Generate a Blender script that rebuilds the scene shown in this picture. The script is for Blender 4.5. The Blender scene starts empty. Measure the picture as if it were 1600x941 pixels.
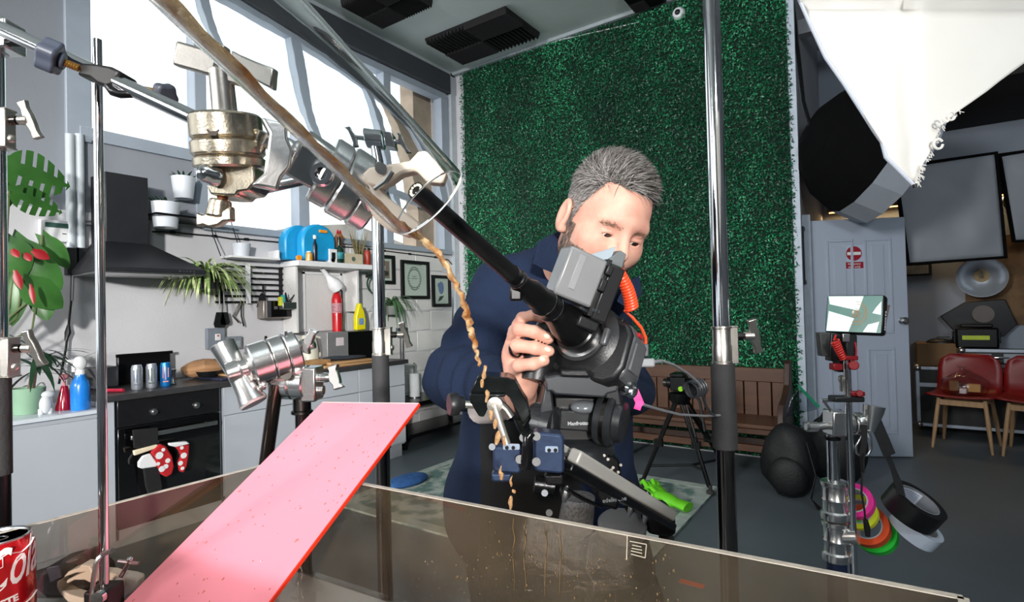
import bpy, bmesh, math, random
import numpy as np
from mathutils import Vector, Matrix, noise

random.seed(7); rng = np.random.default_rng(7)
SC = bpy.context.scene
COL = SC.collection
V = Vector
PI = math.pi
# ------------------------------------------------------------------ camera
F = 860.0                      # focal length in pixels of the 1600x941 frame
CZ = 1.33                      # camera height
YAW, PITCH, ROLL = math.radians(34.45), math.radians(0.9), math.radians(1.45)
_r0 = V((math.cos(YAW), math.sin(YAW), 0))
CF = V((-math.sin(YAW)*math.cos(PITCH), math.cos(YAW)*math.cos(PITCH), math.sin(PITCH)))
_u0 = _r0.cross(CF)
CR = _r0*math.cos(ROLL) - _u0*math.sin(ROLL)
CU = _u0*math.cos(ROLL) + _r0*math.sin(ROLL)
CO = V((0, 0, CZ))
cam_d = bpy.data.cameras.new('camera'); cam = bpy.data.objects.new('camera', cam_d); COL.objects.link(cam)
cam_d.sensor_width = 36; cam_d.lens = 36*F/1600; cam_d.clip_start = 0.02; cam_d.clip_end = 300
cam.matrix_world = Matrix(((CR.x, CU.x, -CF.x, CO.x), (CR.y, CU.y, -CF.y, CO.y), (CR.z, CU.z, -CF.z, CO.z), (0, 0, 0, 1)))
SC.camera = cam
def ray(px, py): return CF + CR*((px-800)/F) + CU*((470.5-py)/F)
def P(px, py, d): return CO + ray(px, py)*d                 # point at view depth d
def on(ax, val, px, py):
    q = ray(px, py); return CO + q*((val-CO[ax])/q[ax])
def depth(p): return (V(p)-CO).dot(CF)
# ------------------------------------------------------------------ world, lights, exposure
SC.view_settings.view_transform = 'Standard'; SC.view_settings.look = 'None'
SC.view_settings.gamma = 1.0; SC.view_settings.use_curve_mapping = False
SC.view_settings.exposure = 0.0
SC.cycles.use_denoising = True
SC.cycles.max_bounces = 10; SC.cycles.transparent_max_bounces = 24; SC.cycles.transmission_bounces = 10
SC.cycles.sample_clamp_indirect = 6.0
def lin(c):
    return tuple((x/255/12.92 if x/255 <= 0.04045 else ((x/255+0.055)/1.055)**2.4) for x in c)
W = bpy.data.worlds.new('world'); SC.world = W; W.use_nodes = True
wn = W.node_tree.nodes; wl = W.node_tree.links; wn.clear()
_o = wn.new('ShaderNodeOutputWorld'); _b = wn.new('ShaderNodeBackground'); _tc = wn.new('ShaderNodeTexCoord')
_n = wn.new('ShaderNodeTexNoise'); _n.inputs['Scale'].default_value = 2.6; _n.inputs['Detail'].default_value = 6
_cr = wn.new('ShaderNodeValToRGB')
_cr.color_ramp.elements[0].position = 0.36; _cr.color_ramp.elements[0].color = (0.80, 0.91, 1.0, 1)
_cr.color_ramp.elements[1].position = 0.56; _cr.color_ramp.elements[1].color = (1, 1, 1, 1)
wl.new(_tc.outputs['Generated'], _n.inputs['Vector']); wl.new(_n.outputs['Fac'], _cr.inputs['Fac'])
wl.new(_cr.outputs['Color'], _b.inputs['Color']); _b.inputs['Strength'].default_value = 1.8
wl.new(_b.outputs['Background'], _o.inputs['Surface'])

def spot(name, loc, target, power, size, blend, rad, col=(1, 1, 1)):
    l = bpy.data.lights.new(name, 'SPOT'); l.energy = power; l.spot_size = math.radians(size); l.spot_blend = blend
    l.shadow_soft_size = rad; l.color = col
    o = bpy.data.objects.new(name, l); COL.objects.link(o); o.location = loc
    o.rotation_euler = (V(target)-V(loc)).to_track_quat('-Z', 'Y').to_euler(); return o
def area(name, loc, target, power, sx, sy, col=(1, 1, 1), spread=180):
    l = bpy.data.lights.new(name, 'AREA'); l.shape = 'RECTANGLE'; l.size = sx; l.size_y = sy; l.energy = power; l.color = col
    l.spread = math.radians(spread)
    o = bpy.data.objects.new(name, l); COL.objects.link(o); o.location = loc
    o.rotation_euler = (V(target)-V(loc)).to_track_quat('-Z', 'Y').to_euler(); return o
KEY = spot('studio_key_spot', (4.0, -5.2, 2.7), (-4.0, 2.6, 1.35), 4500, 34, 1.0, 0.25, (1.0, 0.97, 0.93))
area('added_ceiling_fill', (1.2, 0.6, 4.12), (1.4, 2.4, 0), 16, 2.4, 2.4, (0.86, 0.93, 1.0))  # unseen overhead fill, added to lift the alcove and ambient level
area('added_front_fill', (-2.4, -5.2, 3.1), (-2.4, 4.6, 1.7), 72, 1.3, 1.3, (1.0, 0.98, 0.96), 70)  # no softbox stands here: soft fill added for man, gear and hedge
area('added_upward_fill', (1.8, -1.2, 2.7), (0.6, 1.2, 4.2), 70, 0.8, 0.8, (0.92, 0.97, 1.0), 140)  # added fill aimed upwards to brighten the ceiling
CLOTHL = spot('added_cloth_lamp', P(1250, -560, 0.75), P(1470, 70, 0.66), 2.6, 95, 0.3, 0.04, (1.0, 0.97, 0.92))  # unseen lamp added to brighten the white cloth
# ------------------------------------------------------------------ materials
MATS = {}
def M(name, rgb, rough=0.5, metal=0.0, var=0.06, scale=12.0, bump=0.0, bscale=None, spec=0.5, trans=0.0, alpha=None, emit=0, coat=0.0, rgb2=None, lo=0.35, hi=0.65, stretch=None, detail=3, sheen=0, rvar=0.0):
    if name in MATS: return MATS[name]
    m = bpy.data.materials.new(name); m.use_nodes = True; MATS[name] = m
    nt = m.node_tree; n = nt.nodes; L = nt.links; bs = n['Principled BSDF']
    c = lin(rgb)
    tc = n.new('ShaderNodeTexCoord'); src = tc.outputs['Object']
    if stretch:
        mp = n.new('ShaderNodeMapping'); mp.inputs['Scale'].default_value = stretch; L.new(src, mp.inputs['Vector']); src = mp.outputs['Vector']
    nz = n.new('ShaderNodeTexNoise'); nz.inputs['Scale'].default_value = scale; nz.inputs['Detail'].default_value = detail
    L.new(src, nz.inputs['Vector'])
    cr = n.new('ShaderNodeValToRGB'); cr.color_ramp.elements[0].position = lo; cr.color_ramp.elements[1].position = hi
    c2 = lin(rgb2) if rgb2 else tuple(min(1, x*(1+var)) for x in c)
    c1 = c if rgb2 else tuple(x*(1-var) for x in c)
    cr.color_ramp.elements[0].color = (*c1, 1); cr.color_ramp.elements[1].color = (*c2, 1)
    L.new(nz.outputs['Fac'], cr.inputs['Fac']); L.new(cr.outputs['Color'], bs.inputs['Base Color'])
    bs.inputs['Roughness'].default_value = rough; bs.inputs['Metallic'].default_value = metal
    bs.inputs['Specular IOR Level'].default_value = spec; bs.inputs['Coat Weight'].default_value = coat
    bs.inputs['Transmission Weight'].default_value = trans
    if sheen: bs.inputs['Sheen Weight'].default_value = sheen
    if rvar:
        mr = n.new('ShaderNodeMapRange'); mr.inputs['To Min'].default_value = max(0.02, rough-rvar); mr.inputs['To Max'].default_value = min(1, rough+rvar)
        L.new(nz.outputs['Fac'], mr.inputs['Value']); L.new(mr.outputs['Result'], bs.inputs['Roughness'])
    if emit:
        bs.inputs['Emission Color'].default_value = (*c, 1); bs.inputs['Emission Strength'].default_value = emit
    if bump:
        b = n.new('ShaderNodeBump'); b.inputs['Strength'].default_value = bump; b.inputs['Distance'].default_value = 0.01
        n2 = n.new('ShaderNodeTexNoise'); n2.inputs['Scale'].default_value = bscale or scale*3; n2.inputs['Detail'].default_value = 4
        L.new(src, n2.inputs['Vector']); L.new(n2.outputs['Fac'], b.inputs['Height']); L.new(b.outputs['Normal'], bs.inputs['Normal'])
    return m
def clear_mat(name, tint, ior=1.45, rough=0.02, refl=1.0, tvar=None, bump=0, bscale=30, haze=0, hcol=(140, 122, 98)):
    """clear sheet: fresnel mix of a tinted see-through and a mirror-like reflection"""
    m = bpy.data.materials.new(name); m.use_nodes = True; MATS[name] = m
    nt = m.node_tree; n = nt.nodes; L = nt.links; n.clear()
    o = n.new('ShaderNodeOutputMaterial'); mx = n.new('ShaderNodeMixShader'); t = n.new('ShaderNodeBsdfTransparent'); g = n.new('ShaderNodeBsdfGlossy')
    fr = n.new('ShaderNodeFresnel'); fr.inputs['IOR'].default_value = ior; g.inputs['Roughness'].default_value = rough
    mu = n.new('ShaderNodeMath'); mu.operation = 'MULTIPLY'; mu.inputs[1].default_value = refl
    ge = n.new('ShaderNodeNewGeometry'); iv = n.new('ShaderNodeMath'); iv.operation = 'SUBTRACT'; iv.inputs[0].default_value = 1.0
    m2 = n.new('ShaderNodeMath'); m2.operation = 'MULTIPLY'; m2.use_clamp = True
    L.new(ge.outputs['Backfacing'], iv.inputs[1]); L.new(iv.outputs[0], m2.inputs[0]); L.new(mu.outputs[0], m2.inputs[1])   # one reflection per sheet, from its front side
    L.new(fr.outputs['Fac'], mu.inputs[0]); L.new(m2.outputs[0], mx.inputs['Fac'])
    L.new(t.outputs[0], mx.inputs[1]); L.new(g.outputs[0], mx.inputs[2]); L.new(mx.outputs[0], o.inputs['Surface'])
    t.inputs['Color'].default_value = (*tint, 1)
    if tvar:
        tc = n.new('ShaderNodeTexCoord'); nz = n.new('ShaderNodeTexNoise'); nz.inputs['Scale'].default_value = 6; nz.inputs['Detail'].default_value = 5
        cr = n.new('ShaderNodeValToRGB'); cr.color_ramp.elements[0].position = .4; cr.color_ramp.elements[1].position = .62
        cr.color_ramp.elements[0].color = (*tint, 1); cr.color_ramp.elements[1].color = (*tvar, 1)
        L.new(tc.outputs['Object'], nz.inputs['Vector']); L.new(nz.outputs['Fac'], cr.inputs['Fac']); L.new(cr.outputs['Color'], t.inputs['Color'])
    if haze:                                            # dried film, with the sheet's bright reflections also mixed in as diffuse colour
        df = n.new('ShaderNodeBsdfDiffuse'); df.inputs['Color'].default_value = (*lin(hcol), 1); mh = n.new('ShaderNodeMixShader')
        tc = n.new('ShaderNodeTexCoord'); nh = n.new('ShaderNodeTexNoise'); nh.inputs['Scale'].default_value = 9; nh.inputs['Detail'].default_value = 6
        rh = n.new('ShaderNodeMapRange'); rh.inputs['From Min'].default_value = .35; rh.inputs['From Max'].default_value = .7; rh.inputs['To Min'].default_value = haze*.5; rh.inputs['To Max'].default_value = haze*1.5
        L.new(tc.outputs['Object'], nh.inputs['Vector']); L.new(nh.outputs['Fac'], rh.inputs['Value']); L.new(rh.outputs['Result'], mh.inputs['Fac'])
        L.new(mx.outputs[0], mh.inputs[1]); L.new(df.outputs[0], mh.inputs[2]); L.new(mh.outputs[0], o.inputs['Surface'])
    if bump:
        tc = n.new('ShaderNodeTexCoord'); nz = n.new('ShaderNodeTexNoise'); nz.inputs['Scale'].default_value = bscale
        b = n.new('ShaderNodeBump'); b.inputs['Strength'].default_value = bump; b.inputs['Distance'].default_value = 0.01
        L.new(tc.outputs['Object'], nz.inputs['Vector']); L.new(nz.outputs['Fac'], b.inputs['Height'])
        L.new(b.outputs['Normal'], g.inputs['Normal']); L.new(b.outputs['Normal'], fr.inputs['Normal'])
    return m
# ------------------------------------------------------------------ mesh builder
def perp(a):
    a = V(a).normalized(); t = V((0, 0, 1)) if abs(a.z) < 0.9 else V((1, 0, 0))
    x = t.cross(a).normalized(); return x, a.cross(x)
class MB:
    def __init__(s): s.v = []; s.f = []
    def add(s, vs, fs):
        k = len(s.v); s.v += [V(v) for v in vs]; s.f += [tuple(i+k for i in f) for f in fs]; return s
    def box(s, c, size, X=(1, 0, 0), Y=(0, 1, 0), Z=(0, 0, 1)):
        c = V(c); X = V(X)*size[0]/2; Y = V(Y)*size[1]/2; Z = V(Z)*size[2]/2
        vs = [c+a*X+b*Y+d*Z for d in (-1, 1) for b in (-1, 1) for a in (-1, 1)]
        return s.add(vs, [(0, 2, 3, 1), (4, 5, 7, 6), (0, 1, 5, 4), (2, 6, 7, 3), (0, 4, 6, 2), (1, 3, 7, 5)])
    def bb(s, a, b):
        return s.box([(a[i]+b[i])/2 for i in range(3)], [abs(b[i]-a[i]) for i in range(3)])
    def cyl(s, a, b, r0, r1=None, n=20, cap=True):
        return s.tube([a, b], [r0, r0 if r1 is None else r1], n, cap)
    def tube(s, pts, r, n=10, cap=True, flat=1.0):
        pts = [V(p) for p in pts]; m = len(pts); rs = r if isinstance(r, (list, tuple)) else [r]*m
        k = len(s.v); x = None
        for i, p in enumerate(pts):
            t = (pts[min(i+1, m-1)]-pts[max(i-1, 0)])
            t = t.normalized() if t.length > 1e-9 else V((0, 0, 1))
            if x is None: x, y = perp(t)
            else:
                x = x - t*x.dot(t)
                x = x.normalized() if x.length > 1e-6 else perp(t)[0]
                y = t.cross(x)
            for j in range(n):
                q = 2*PI*j/n; s.v.append(p+(x*math.cos(q)+y*math.sin(q)*flat)*rs[i])
        for i in range(m-1):
            for j in range(n):
                a = k+i*n+j; b = k+i*n+(j+1) % n; s.f.append((a, b, b+n, a+n))
        if cap:
            s.f.append(tuple(k+j for j in reversed(range(n)))); s.f.append(tuple(k+(m-1)*n+j for j in range(n)))
        return s
    def lathe(s, o, axis, prof, n=24, cap=True, closed=False):
        """prof: (radius, height) along axis"""
        o = V(o); a = V(axis).normalized(); x, y = perp(a); k = len(s.v); m = len(prof)
        for r, h in prof:
            for j in range(n):
                q = 2*PI*j/n; s.v.append(o+a*h+(x*math.cos(q)+y*math.sin(q))*max(r, 1e-5))
        for i in range(m if closed else m-1):
            for j in range(n):
                a0 = k+i*n+j; b0 = k+i*n+(j+1) % n; i2 = (i+1) % m
                s.f.append((a0, b0, k+i2*n+(j+1) % n, k+i2*n+j))
        if cap and not closed:
            if prof[0][0] > 1e-4: s.f.append(tuple(k+j for j in reversed(range(n))))
            if prof[-1][0] > 1e-4: s.f.append(tuple(k+(m-1)*n+j for j in range(n)))
        return s
    def prism(s, poly, ext):
        poly = [V(p) for p in poly]; e = V(ext); n = len(poly); k = len(s.v)
        s.v += poly + [p+e for p in poly]
        s.f.append(tuple(k+i for i in reversed(range(n)))); s.f.append(tuple(k+n+i for i in range(n)))
        for i in range(n): s.f.append((k+i, k+(i+1) % n, k+n+(i+1) % n, k+n+i))
        return s
    def ell(s, c, rad, X=(1, 0, 0), Y=(0, 1, 0), Z=(0, 0, 1), nu=16, nv=10):
        c = V(c); X = V(X); Y = V(Y); Z = V(Z); k = len(s.v)
        for i in range(nv+1):
            t = PI*i/nv
            for j in range(nu):
                q = 2*PI*j/nu
                s.v.append(c+X*(rad[0]*math.sin(t)*math.cos(q))+Y*(rad[1]*math.sin(t)*math.sin(q))+Z*(rad[2]*math.cos(t)))
        for i in range(nv):
            for j in range(nu):
                a = k+i*nu+j; b = k+i*nu+(j+1) % nu; s.f.append((a, a+nu, b+nu, b))
        return s
    def ring(s, o, axis, R, r, n=24, m=8):
        o = V(o); a = V(axis).normalized()
        return s.lathe(o, a, [(R+r*math.cos(2*PI*i/m), r*math.sin(2*PI*i/m)) for i in range(m)], n, closed=True)
    def ribbon(s, pts, w, side=None, th=0.0):
        """flat strip: pts centreline, w half widths, side direction(s)"""
        pts = [V(p) for p in pts]; m = len(pts); ws = w if isinstance(w, (list, tuple)) else [w]*m; k = len(s.v)
        for i, p in enumerate(pts):
            t = (pts[min(i+1, m-1)]-pts[max(i-1, 0)]).normalized()
            d = V(side) if side is not None else perp(t)[0]
            d = (d-t*d.dot(t)).normalized()
            s.v += [p-d*ws[i], p+d*ws[i]]
            if th:
                nn = t.cross(d)*th; s.v += [p-d*ws[i]+nn, p+d*ws[i]+nn]
        if not th:
            for i in range(m-1): s.f.append((k+2*i, k+2*i+1, k+2*i+3, k+2*i+2))
        else:
            for i in range(m-1):
                a = k+4*i; b = a+4
                s.f += [(a, b, b+1, a+1), (a+2, a+3, b+3, b+2), (a, a+2, b+2, b), (a+1, b+1, b+3, a+3)]
            s.f += [(k, k+1, k+3, k+2)]; e = k+4*(m-1); s.f += [(e, e+2, e+3, e+1)]
        return s
    def xf(s, Mx):
        s.v = [Mx @ v for v in s.v]; return s
    def mesh(s, name, o=(0, 0, 0), ang=38):
        me = bpy.data.meshes.new(name); o = V(o)
        me.from_pydata([tuple(v-o) for v in s.v], [], s.f); me.update()
        b = bmesh.new(); b.from_mesh(me); bmesh.ops.recalc_face_normals(b, faces=b.faces); b.to_mesh(me); b.free()
        me.shade_smooth()
        if ang < 170: me.set_sharp_from_angle(angle=math.radians(ang))
        return me
def frame(o, x, z):
    """matrix from origin, x direction and approximate z direction"""
    x = V(x).normalized(); z = V(z); z = (z-x*z.dot(x)).normalized(); y = z.cross(x)
    return Matrix(((x.x, y.x, z.x, o[0]), (x.y, y.y, z.y, o[1]), (x.z, y.z, z.z, o[2]), (0, 0, 0, 1)))
def link(name, me, mat, parent=None):
    o = bpy.data.objects.new(name, me); COL.objects.link(o)
    if mat is not None: me.materials.append(mat)
    if parent is not None: o.parent = parent
    return o
def bevel(o, w=0.002, seg=2):
    b = o.modifiers.new('bevel', 'BEVEL'); b.width = w; b.segments = seg; b.limit_method = 'ANGLE'; b.angle_limit = math.radians(40); return o
def tag(o, label=None, cat=None, group=None, kind=None):
    if label: o['label'] = label
    if cat: o['category'] = cat
    if group: o['group'] = group
    if kind: o['kind'] = kind
    return o
class T:
    """a thing: Empty at its base that parents its parts"""
    def __init__(s, name, label, cat, loc, group=None, kind=None):
        s.o = bpy.data.objects.new(name, None); COL.objects.link(s.o); s.loc = V(loc); s.o.location = s.loc
        s.o.empty_display_size = 0.05
        tag(s.o, label, cat, group, kind)
    def part(s, name, mb, mat, bev=0, parent=None, ang=38, label=None, kind=None):
        o = link(name, mb.mesh(name, s.loc, ang), mat, parent or s.o)
        if bev: bevel(o, bev)
        tag(o, label, None, None, kind); return o
def solo(name, label, cat, mb, mat, group=None, kind=None, bev=0, ang=38):
    xs = [v.x for v in mb.v]; ys = [v.y for v in mb.v]; zs = [v.z for v in mb.v]
    c = V(((min(xs)+max(xs))/2, (min(ys)+max(ys))/2, min(zs)))
    o = link(name, mb.mesh(name, c, ang), mat); o.location = c; tag(o, label, cat, group, kind)
    if bev: bevel(o, bev)
    return o
def copy_thing(o, loc, label=None, rz=None):
    c = o.copy(); COL.objects.link(c); c.location = loc
    if rz is not None: c.rotation_euler = (0, 0, rz)
    if label: c['label'] = label
    for ch in o.children:
        d = ch.copy(); COL.objects.link(d); d.parent = c
        for g in ch.children:
            e = g.copy(); COL.objects.link(e); e.parent = d
    return c
def struct(name, mb, mat, bev=0, label=None):
    o = solo(name, label, None, mb, mat, None, 'structure', bev); return o
def text_mb(txt, size, Mx, th=0.0006, shear=0.0, align='CENTER', bold=0.0):
    cu = bpy.data.curves.new('t', 'FONT'); cu.body = txt; cu.size = size; cu.extrude = th; cu.shear = shear; cu.align_x = align; cu.align_y = 'CENTER'
    cu.offset = bold; cu.resolution_u = 3
    ob = bpy.data.objects.new('t', cu); COL.objects.link(ob)
    dg = bpy.context.evaluated_depsgraph_get(); me = bpy.data.meshes.new_from_object(ob.evaluated_get(dg))
    mb = MB(); mb.add([v.co.copy() for v in me.vertices], [tuple(p.vertices) for p in me.polygons])
    bpy.data.objects.remove(ob); bpy.data.curves.remove(cu); bpy.data.meshes.remove(me)
    return mb.xf(Mx) if Mx is not None else mb
def facing(o, n, up=(0, 0, 1)):
    """matrix: local z -> n (towards the reader), local y -> up"""
    n = V(n).normalized(); up = V(up); up = (up-n*up.dot(n)).normalized(); x = up.cross(n)
    return Matrix(((x.x, up.x, n.x, o[0]), (x.y, up.y, n.y, o[1]), (x.z, up.z, n.z, o[2]), (0, 0, 0, 1)))
# shared materials
chrome = M('polished_chrome', (228, 228, 230), 0.09, 1, 0.03, 30)
nickel = M('brushed_nickel', (214, 207, 198), 0.3, 1, 0.05, 60, 0.03, 400)
castal = M('cast_aluminium', (226, 224, 222), 0.24, 1, 0.05, 30, 0.025, 260)
darkst = M('dark_steel', (92, 88, 84), 0.25, 1, 0.1, 20)
blackp = M('black_plastic', (22, 23, 25), 0.42, 0, 0.15, 40, 0.05, 300)
blackm = M('black_metal', (16, 16, 18), 0.3, 0.4, 0.2, 40, 0.05, 300)
rubber = M('black_rubber_sleeve', (50, 49, 50), 0.75, 0, 0.12, 25, 0.15, 200)
whitep = M('white_plastic', (225, 226, 228), 0.4, 0, 0.02, 20)
# ================================================================== THE SETTING
XW = -4.33; YB = 5.13; HC = 4.21
plaster = M('white_plaster', (196, 196, 200), 0.75, 0, 0.05, 2.2, 0.12, 60)
plaster_l = M('painted_blockwork', (214, 213, 212), 0.7, 0, 0.04, 3, 0.25, 45)
greyw = M('grey_plaster', (150, 152, 158), 0.8, 0, 0.08, 1.5, 0.1, 50)
floorm = M('grey_floor_paint', (98, 106, 112), 0.42, 0, 0.16, 1.6, 0.06, 14, rvar=0.1, lo=.3, hi=.7, detail=6)
ceilm = M('ceiling_paint', (188, 196, 194), 0.8, 0, 0.1, 1.3, 0.05, 30, detail=6)
framem = M('window_frame_grey', (150, 160, 172), 0.45, 0, 0.04, 6)
darkgrey = M('dark_grey_header', (58, 62, 68), 0.6, 0, 0.06, 6)
struct('floor', MB().bb((-4.6, -6, -0.1), (5, 8, 0)), floorm)
struct('ceiling', MB().bb((-4.6, -6, HC), (5, 7.6, HC+0.1)), ceilm)
# window wall: openings above and beside the grey panel
wl_ = MB()
wl_.bb((XW-.2, 2.13, 0), (XW, YB+.2, 2.03)); wl_.bb((XW-.2, 1.36, 0), (XW, 2.13, 2.04))
wl_.bb((XW-.2, -.9, 0), (XW, 1.36, 2.04)); wl_.bb((XW-.2, -6, 0), (XW, -.9, 1.0)); wl_.bb((XW-.2, -6, 3.97), (XW, -.9, HC)); wl_.bb((XW-.2, -6, 1), (XW, -5.2, 3.97)); wl_.bb((XW-.2, 1.36, 3.97), (XW, YB+.2, HC)); wl_.bb((XW-.2, 4.97, 2.03), (XW, YB+.2, 3.97))
WL = struct('wall_left', wl_, plaster)
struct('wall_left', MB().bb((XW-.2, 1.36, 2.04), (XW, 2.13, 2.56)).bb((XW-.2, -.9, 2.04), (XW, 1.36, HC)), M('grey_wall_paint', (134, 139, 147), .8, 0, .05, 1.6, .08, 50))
# painted blocks that show beyond the worktop
bm = MB().box((0, 0, 0), (0.012, 0.44, 0.213)).mesh('brick')
for k in range(9):
    for j in range(6):
        z = 0.112+k*0.224; y = 3.30+(j+(0.5 if k % 2 else 0))*0.45
        if y > 5.0 or z > 1.95: continue
        b = link('brick', bm, plaster_l, WL); bevel(b, 0.006, 1)
        b.location = V((XW+0.002, y, z))-WL.location
struct('wall_back', MB().bb((XW-.2, YB, 0), (-0.60, YB+.15, HC)), plaster)
struct('wall_right', MB().bb((-0.75, YB+.15, 0), (-0.60, 7.2, HC)), greyw)           # side of the alcove
struct('wall_alcove', MB().bb((-0.75, 7.2, 0), (5, 7.35, HC)), M('alcove_paint', (140, 148, 160), 0.8, 0, 0.06, 1.5))
struct('wall_side', MB().bb((4.6, -6, 0), (4.8, 7.3, HC)), greyw)
struct('wall_rear', MB().bb((-4.5, -6.2, 0), (4.8, -6, 1.0)).bb((-4.5, -6.2, 3.9), (4.8, -6, HC)).bb((-4.5, -6.2, 1), (-3.6, -6, 3.9)).bb((.6, -6.2, 1), (4.8, -6, 3.9)), plaster)
struct('ceiling_alcove', MB().bb((0.35, 5.7, 3.05), (4.6, 7.19, 3.15)), M('dark_brown_boarding', (30, 24, 24), 0.8, 0, .2, 3))
struct('trim_1', MB().bb((-0.64, YB-.05, 0), (-0.585, YB+.0, HC-.02)), M('white_edge_trim', (196, 206, 218), .6))
struct('trim_2', MB().bb((XW, YB-.09, 0), (XW+.06, YB-.01, HC-.02)), M('white_corner_trim', (176, 184, 190), .6))
struct('trim_3', MB().bb((XW, 1.36, HC-.05), (XW+.06, YB, HC)), M('white_ceiling_trim', (168, 176, 180), .6))
struct('trim_4', MB().bb((XW+.06, YB-.06, HC-.035), (-0.6, YB-.01, HC)), MATS['white_ceiling_trim'])
struct('trim_5', MB().bb((-0.6, 5.5, 3.72), (0.0, 5.6, 3.85)), greyw)
# ---- window
win = T('window_1', None, None, (XW, 3.2, 2.03), kind='structure')
def wpart(name, a, b, m=framem): return win.part(name, MB().bb(a, b), m, 0.006)
FX0, FX1 = XW-.10, XW+.025
wpart('blind_box', (XW-.05, 1.40, 3.93), (XW+.10, 4.99, 4.15), darkgrey)
wpart('top_rail', (FX0-.003, 1.36, 3.86), (FX1+.003, 4.99, 3.945))
wpart('transom', (FX0-.004, 1.36, 2.515), (FX1+.004, 4.99, 2.60))
wpart('sill', (FX0-.006, 2.13, 2.00), (XW+.06, 4.99, 2.055))
for y, w in ((1.36, .07), (2.13, .045), (3.02, .055), (4.05, .05), (4.96, .06)):
    z0 = 2.03 if y > 2 else 2.5
    wpart('mullion', (FX0, y-w, z0), (FX1, y+w, 3.9))
ys = (1.36, 2.13, 3.02, 4.05, 4.96)
glassp = clear_mat('window_glass', (0.97, 0.98, 0.98), 1.45, 0.0, 0.6)
for i in range(4):
    wpart('pane', (XW-.06, ys[i]+.03, 2.58), (XW-.052, ys[i+1]-.03, 3.88), glassp)
    if i: wpart('pane', (XW-.06, ys[i]+.03, 2.05), (XW-.052, ys[i+1]-.03, 2.53), glassp)
# ---- the windows behind the viewer
w2 = T('window_2', None, None, (XW, -3.05, 1.0), kind='structure')
w2.part('pane', MB().bb((XW-.06, -5.2, 1.0), (XW-.052, -.9, 3.97)), glassp)
for y in (-5.18, -3.75, -2.3, -.92): w2.part('mullion', MB().bb((XW-.1, y-.04, 1.0), (XW+.02, y+.04, 3.97)), framem)
w3 = T('window_3', None, None, (-1.5, -6.1, 1.0), kind='structure')
w3.part('pane', MB().bb((-3.6, -6.1, 1.0), (.6, -6.092, 3.9)), glassp)
for x in (-3.58, -2.2, -.8, .58): w3.part('mullion', MB().bb((x-.04, -6.15, 1.0), (x+.04, -6.02, 3.9)), framem)
# ---- outside
brickout = M('weathered_render', (168, 150, 132), 0.9, 0, 0.12, 6, 0.3, 40)
solo('pier_outside', 'weathered masonry pier standing outside the end window pane', 'pier', MB().bb((XW-.42, 4.67, 0), (XW-.21, 4.98, 5.0)), brickout)
rb = MB()
qa, qb, qc, qd = on(0, -14, 405, 368), on(0, -14, 470, 353), on(0, -14, 552, 350), on(0, -14, 660, 392)
for q in (qa, qb, qc, qd): pass
ro = T('rooftop', 'grey brown rooftop seen beyond the windows', 'roof', (-15, 8, 0))
ro.part('wall', MB().prism([(-14, qa.y-2, 0), (-14, qa.y-2, qa.z), (-14, qa.y, qa.z), (-14, qb.y, qb.z), (-14, qc.y, qc.z), (-14, qd.y, qd.z), (-14, 30, qd.z), (-14, 30, 0)], (-4, 0, 0)), M('slate_grey_brown', (134, 130, 122), .9, 0, .15, 1.2))
qs = on(0, -14.2, 556, 366)
ro.part('chimney', MB().cyl((-14.2, qs.y, qs.z-.6), (-14.2, qs.y, qs.z+.32), .26, n=12).cyl((-14.2, qs.y, qs.z+.32), (-14.2, qs.y, qs.z+.62), .33, n=12), M('chimney_grey', (150, 156, 158), .8))
cb = on(0, -7, 644, 215)
solo('chimney_cowl', 'small square grey flue outside the end window pane', 'flue', MB().bb((-7.2, cb.y-.09, 0), (-7, cb.y+.09, on(0, -7, 644, 187).z)), darkgrey)
# ---- hedge wall of artificial leaves
GX0, GX1 = -4.12, -0.655
hb = solo('artificial_hedge', 'tall dark green artificial leaf wall behind the man', 'hedge wall', MB().bb((GX0, YB-.035, 0.02), (GX1, YB-.004, HC-.045)), M('hedge_backing', (8, 40, 26), .9, 0, .3, 20), kind='stuff')
N = 84000
cx = rng.uniform(GX0-.01, GX1+.012, N); cz = rng.uniform(0.03, HC-.05, N); cy = YB-.035-rng.uniform(0, .045, N)
cx = np.where(rng.random(N) < .02, rng.choice([GX0-.015, GX1+.02], N)+rng.normal(0, .012, N), cx)
th = rng.uniform(0, 2*PI, N); L_ = rng.uniform(.009, .017, N); Wd = L_*rng.uniform(.32, .5, N)
d = np.stack([np.cos(th), rng.uniform(-.9, .25, N), np.sin(th)], 1); d /= np.linalg.norm(d, axis=1)[:, None]
nn = np.stack([rng.normal(0, .6, N), -np.ones(N), rng.normal(.25, .6, N)], 1); s = np.cross(d, nn); s /= np.linalg.norm(s, axis=1)[:, None]
c = np.stack([cx, cy, cz], 1)
vv = np.stack([c-d*L_[:, None], c-s*Wd[:, None], c+d*L_[:, None], c+s*Wd[:, None]], 1).reshape(-1, 3)
me = bpy.data.meshes.new('leaves'); me.from_pydata((vv-np.array(hb.location)).tolist(), [], np.arange(4*N).reshape(-1, 4).tolist())
att = me.attributes.new('tone', 'FLOAT', 'FACE'); patch = np.array([noise.noise(V((x*1.6, 0, z*.55)))+.6*noise.noise(V((x*5, 3, z*2))) for x, z in zip(cx.tolist(), cz.tolist())])   # broad random tone patches, stretched upwards
att.data.foreach_set('value', np.clip(rng.random(N)*.8+.08+.45*patch, 0, 1).astype(np.float32))
lm = M('artificial_leaf', (10, 92, 56), 0.42, 0, .1, 4, spec=.5)
n_ = lm.node_tree.nodes; at = n_.new('ShaderNodeAttribute'); at.attribute_name = 'tone'; cr = n_.new('ShaderNodeValToRGB')
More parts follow.
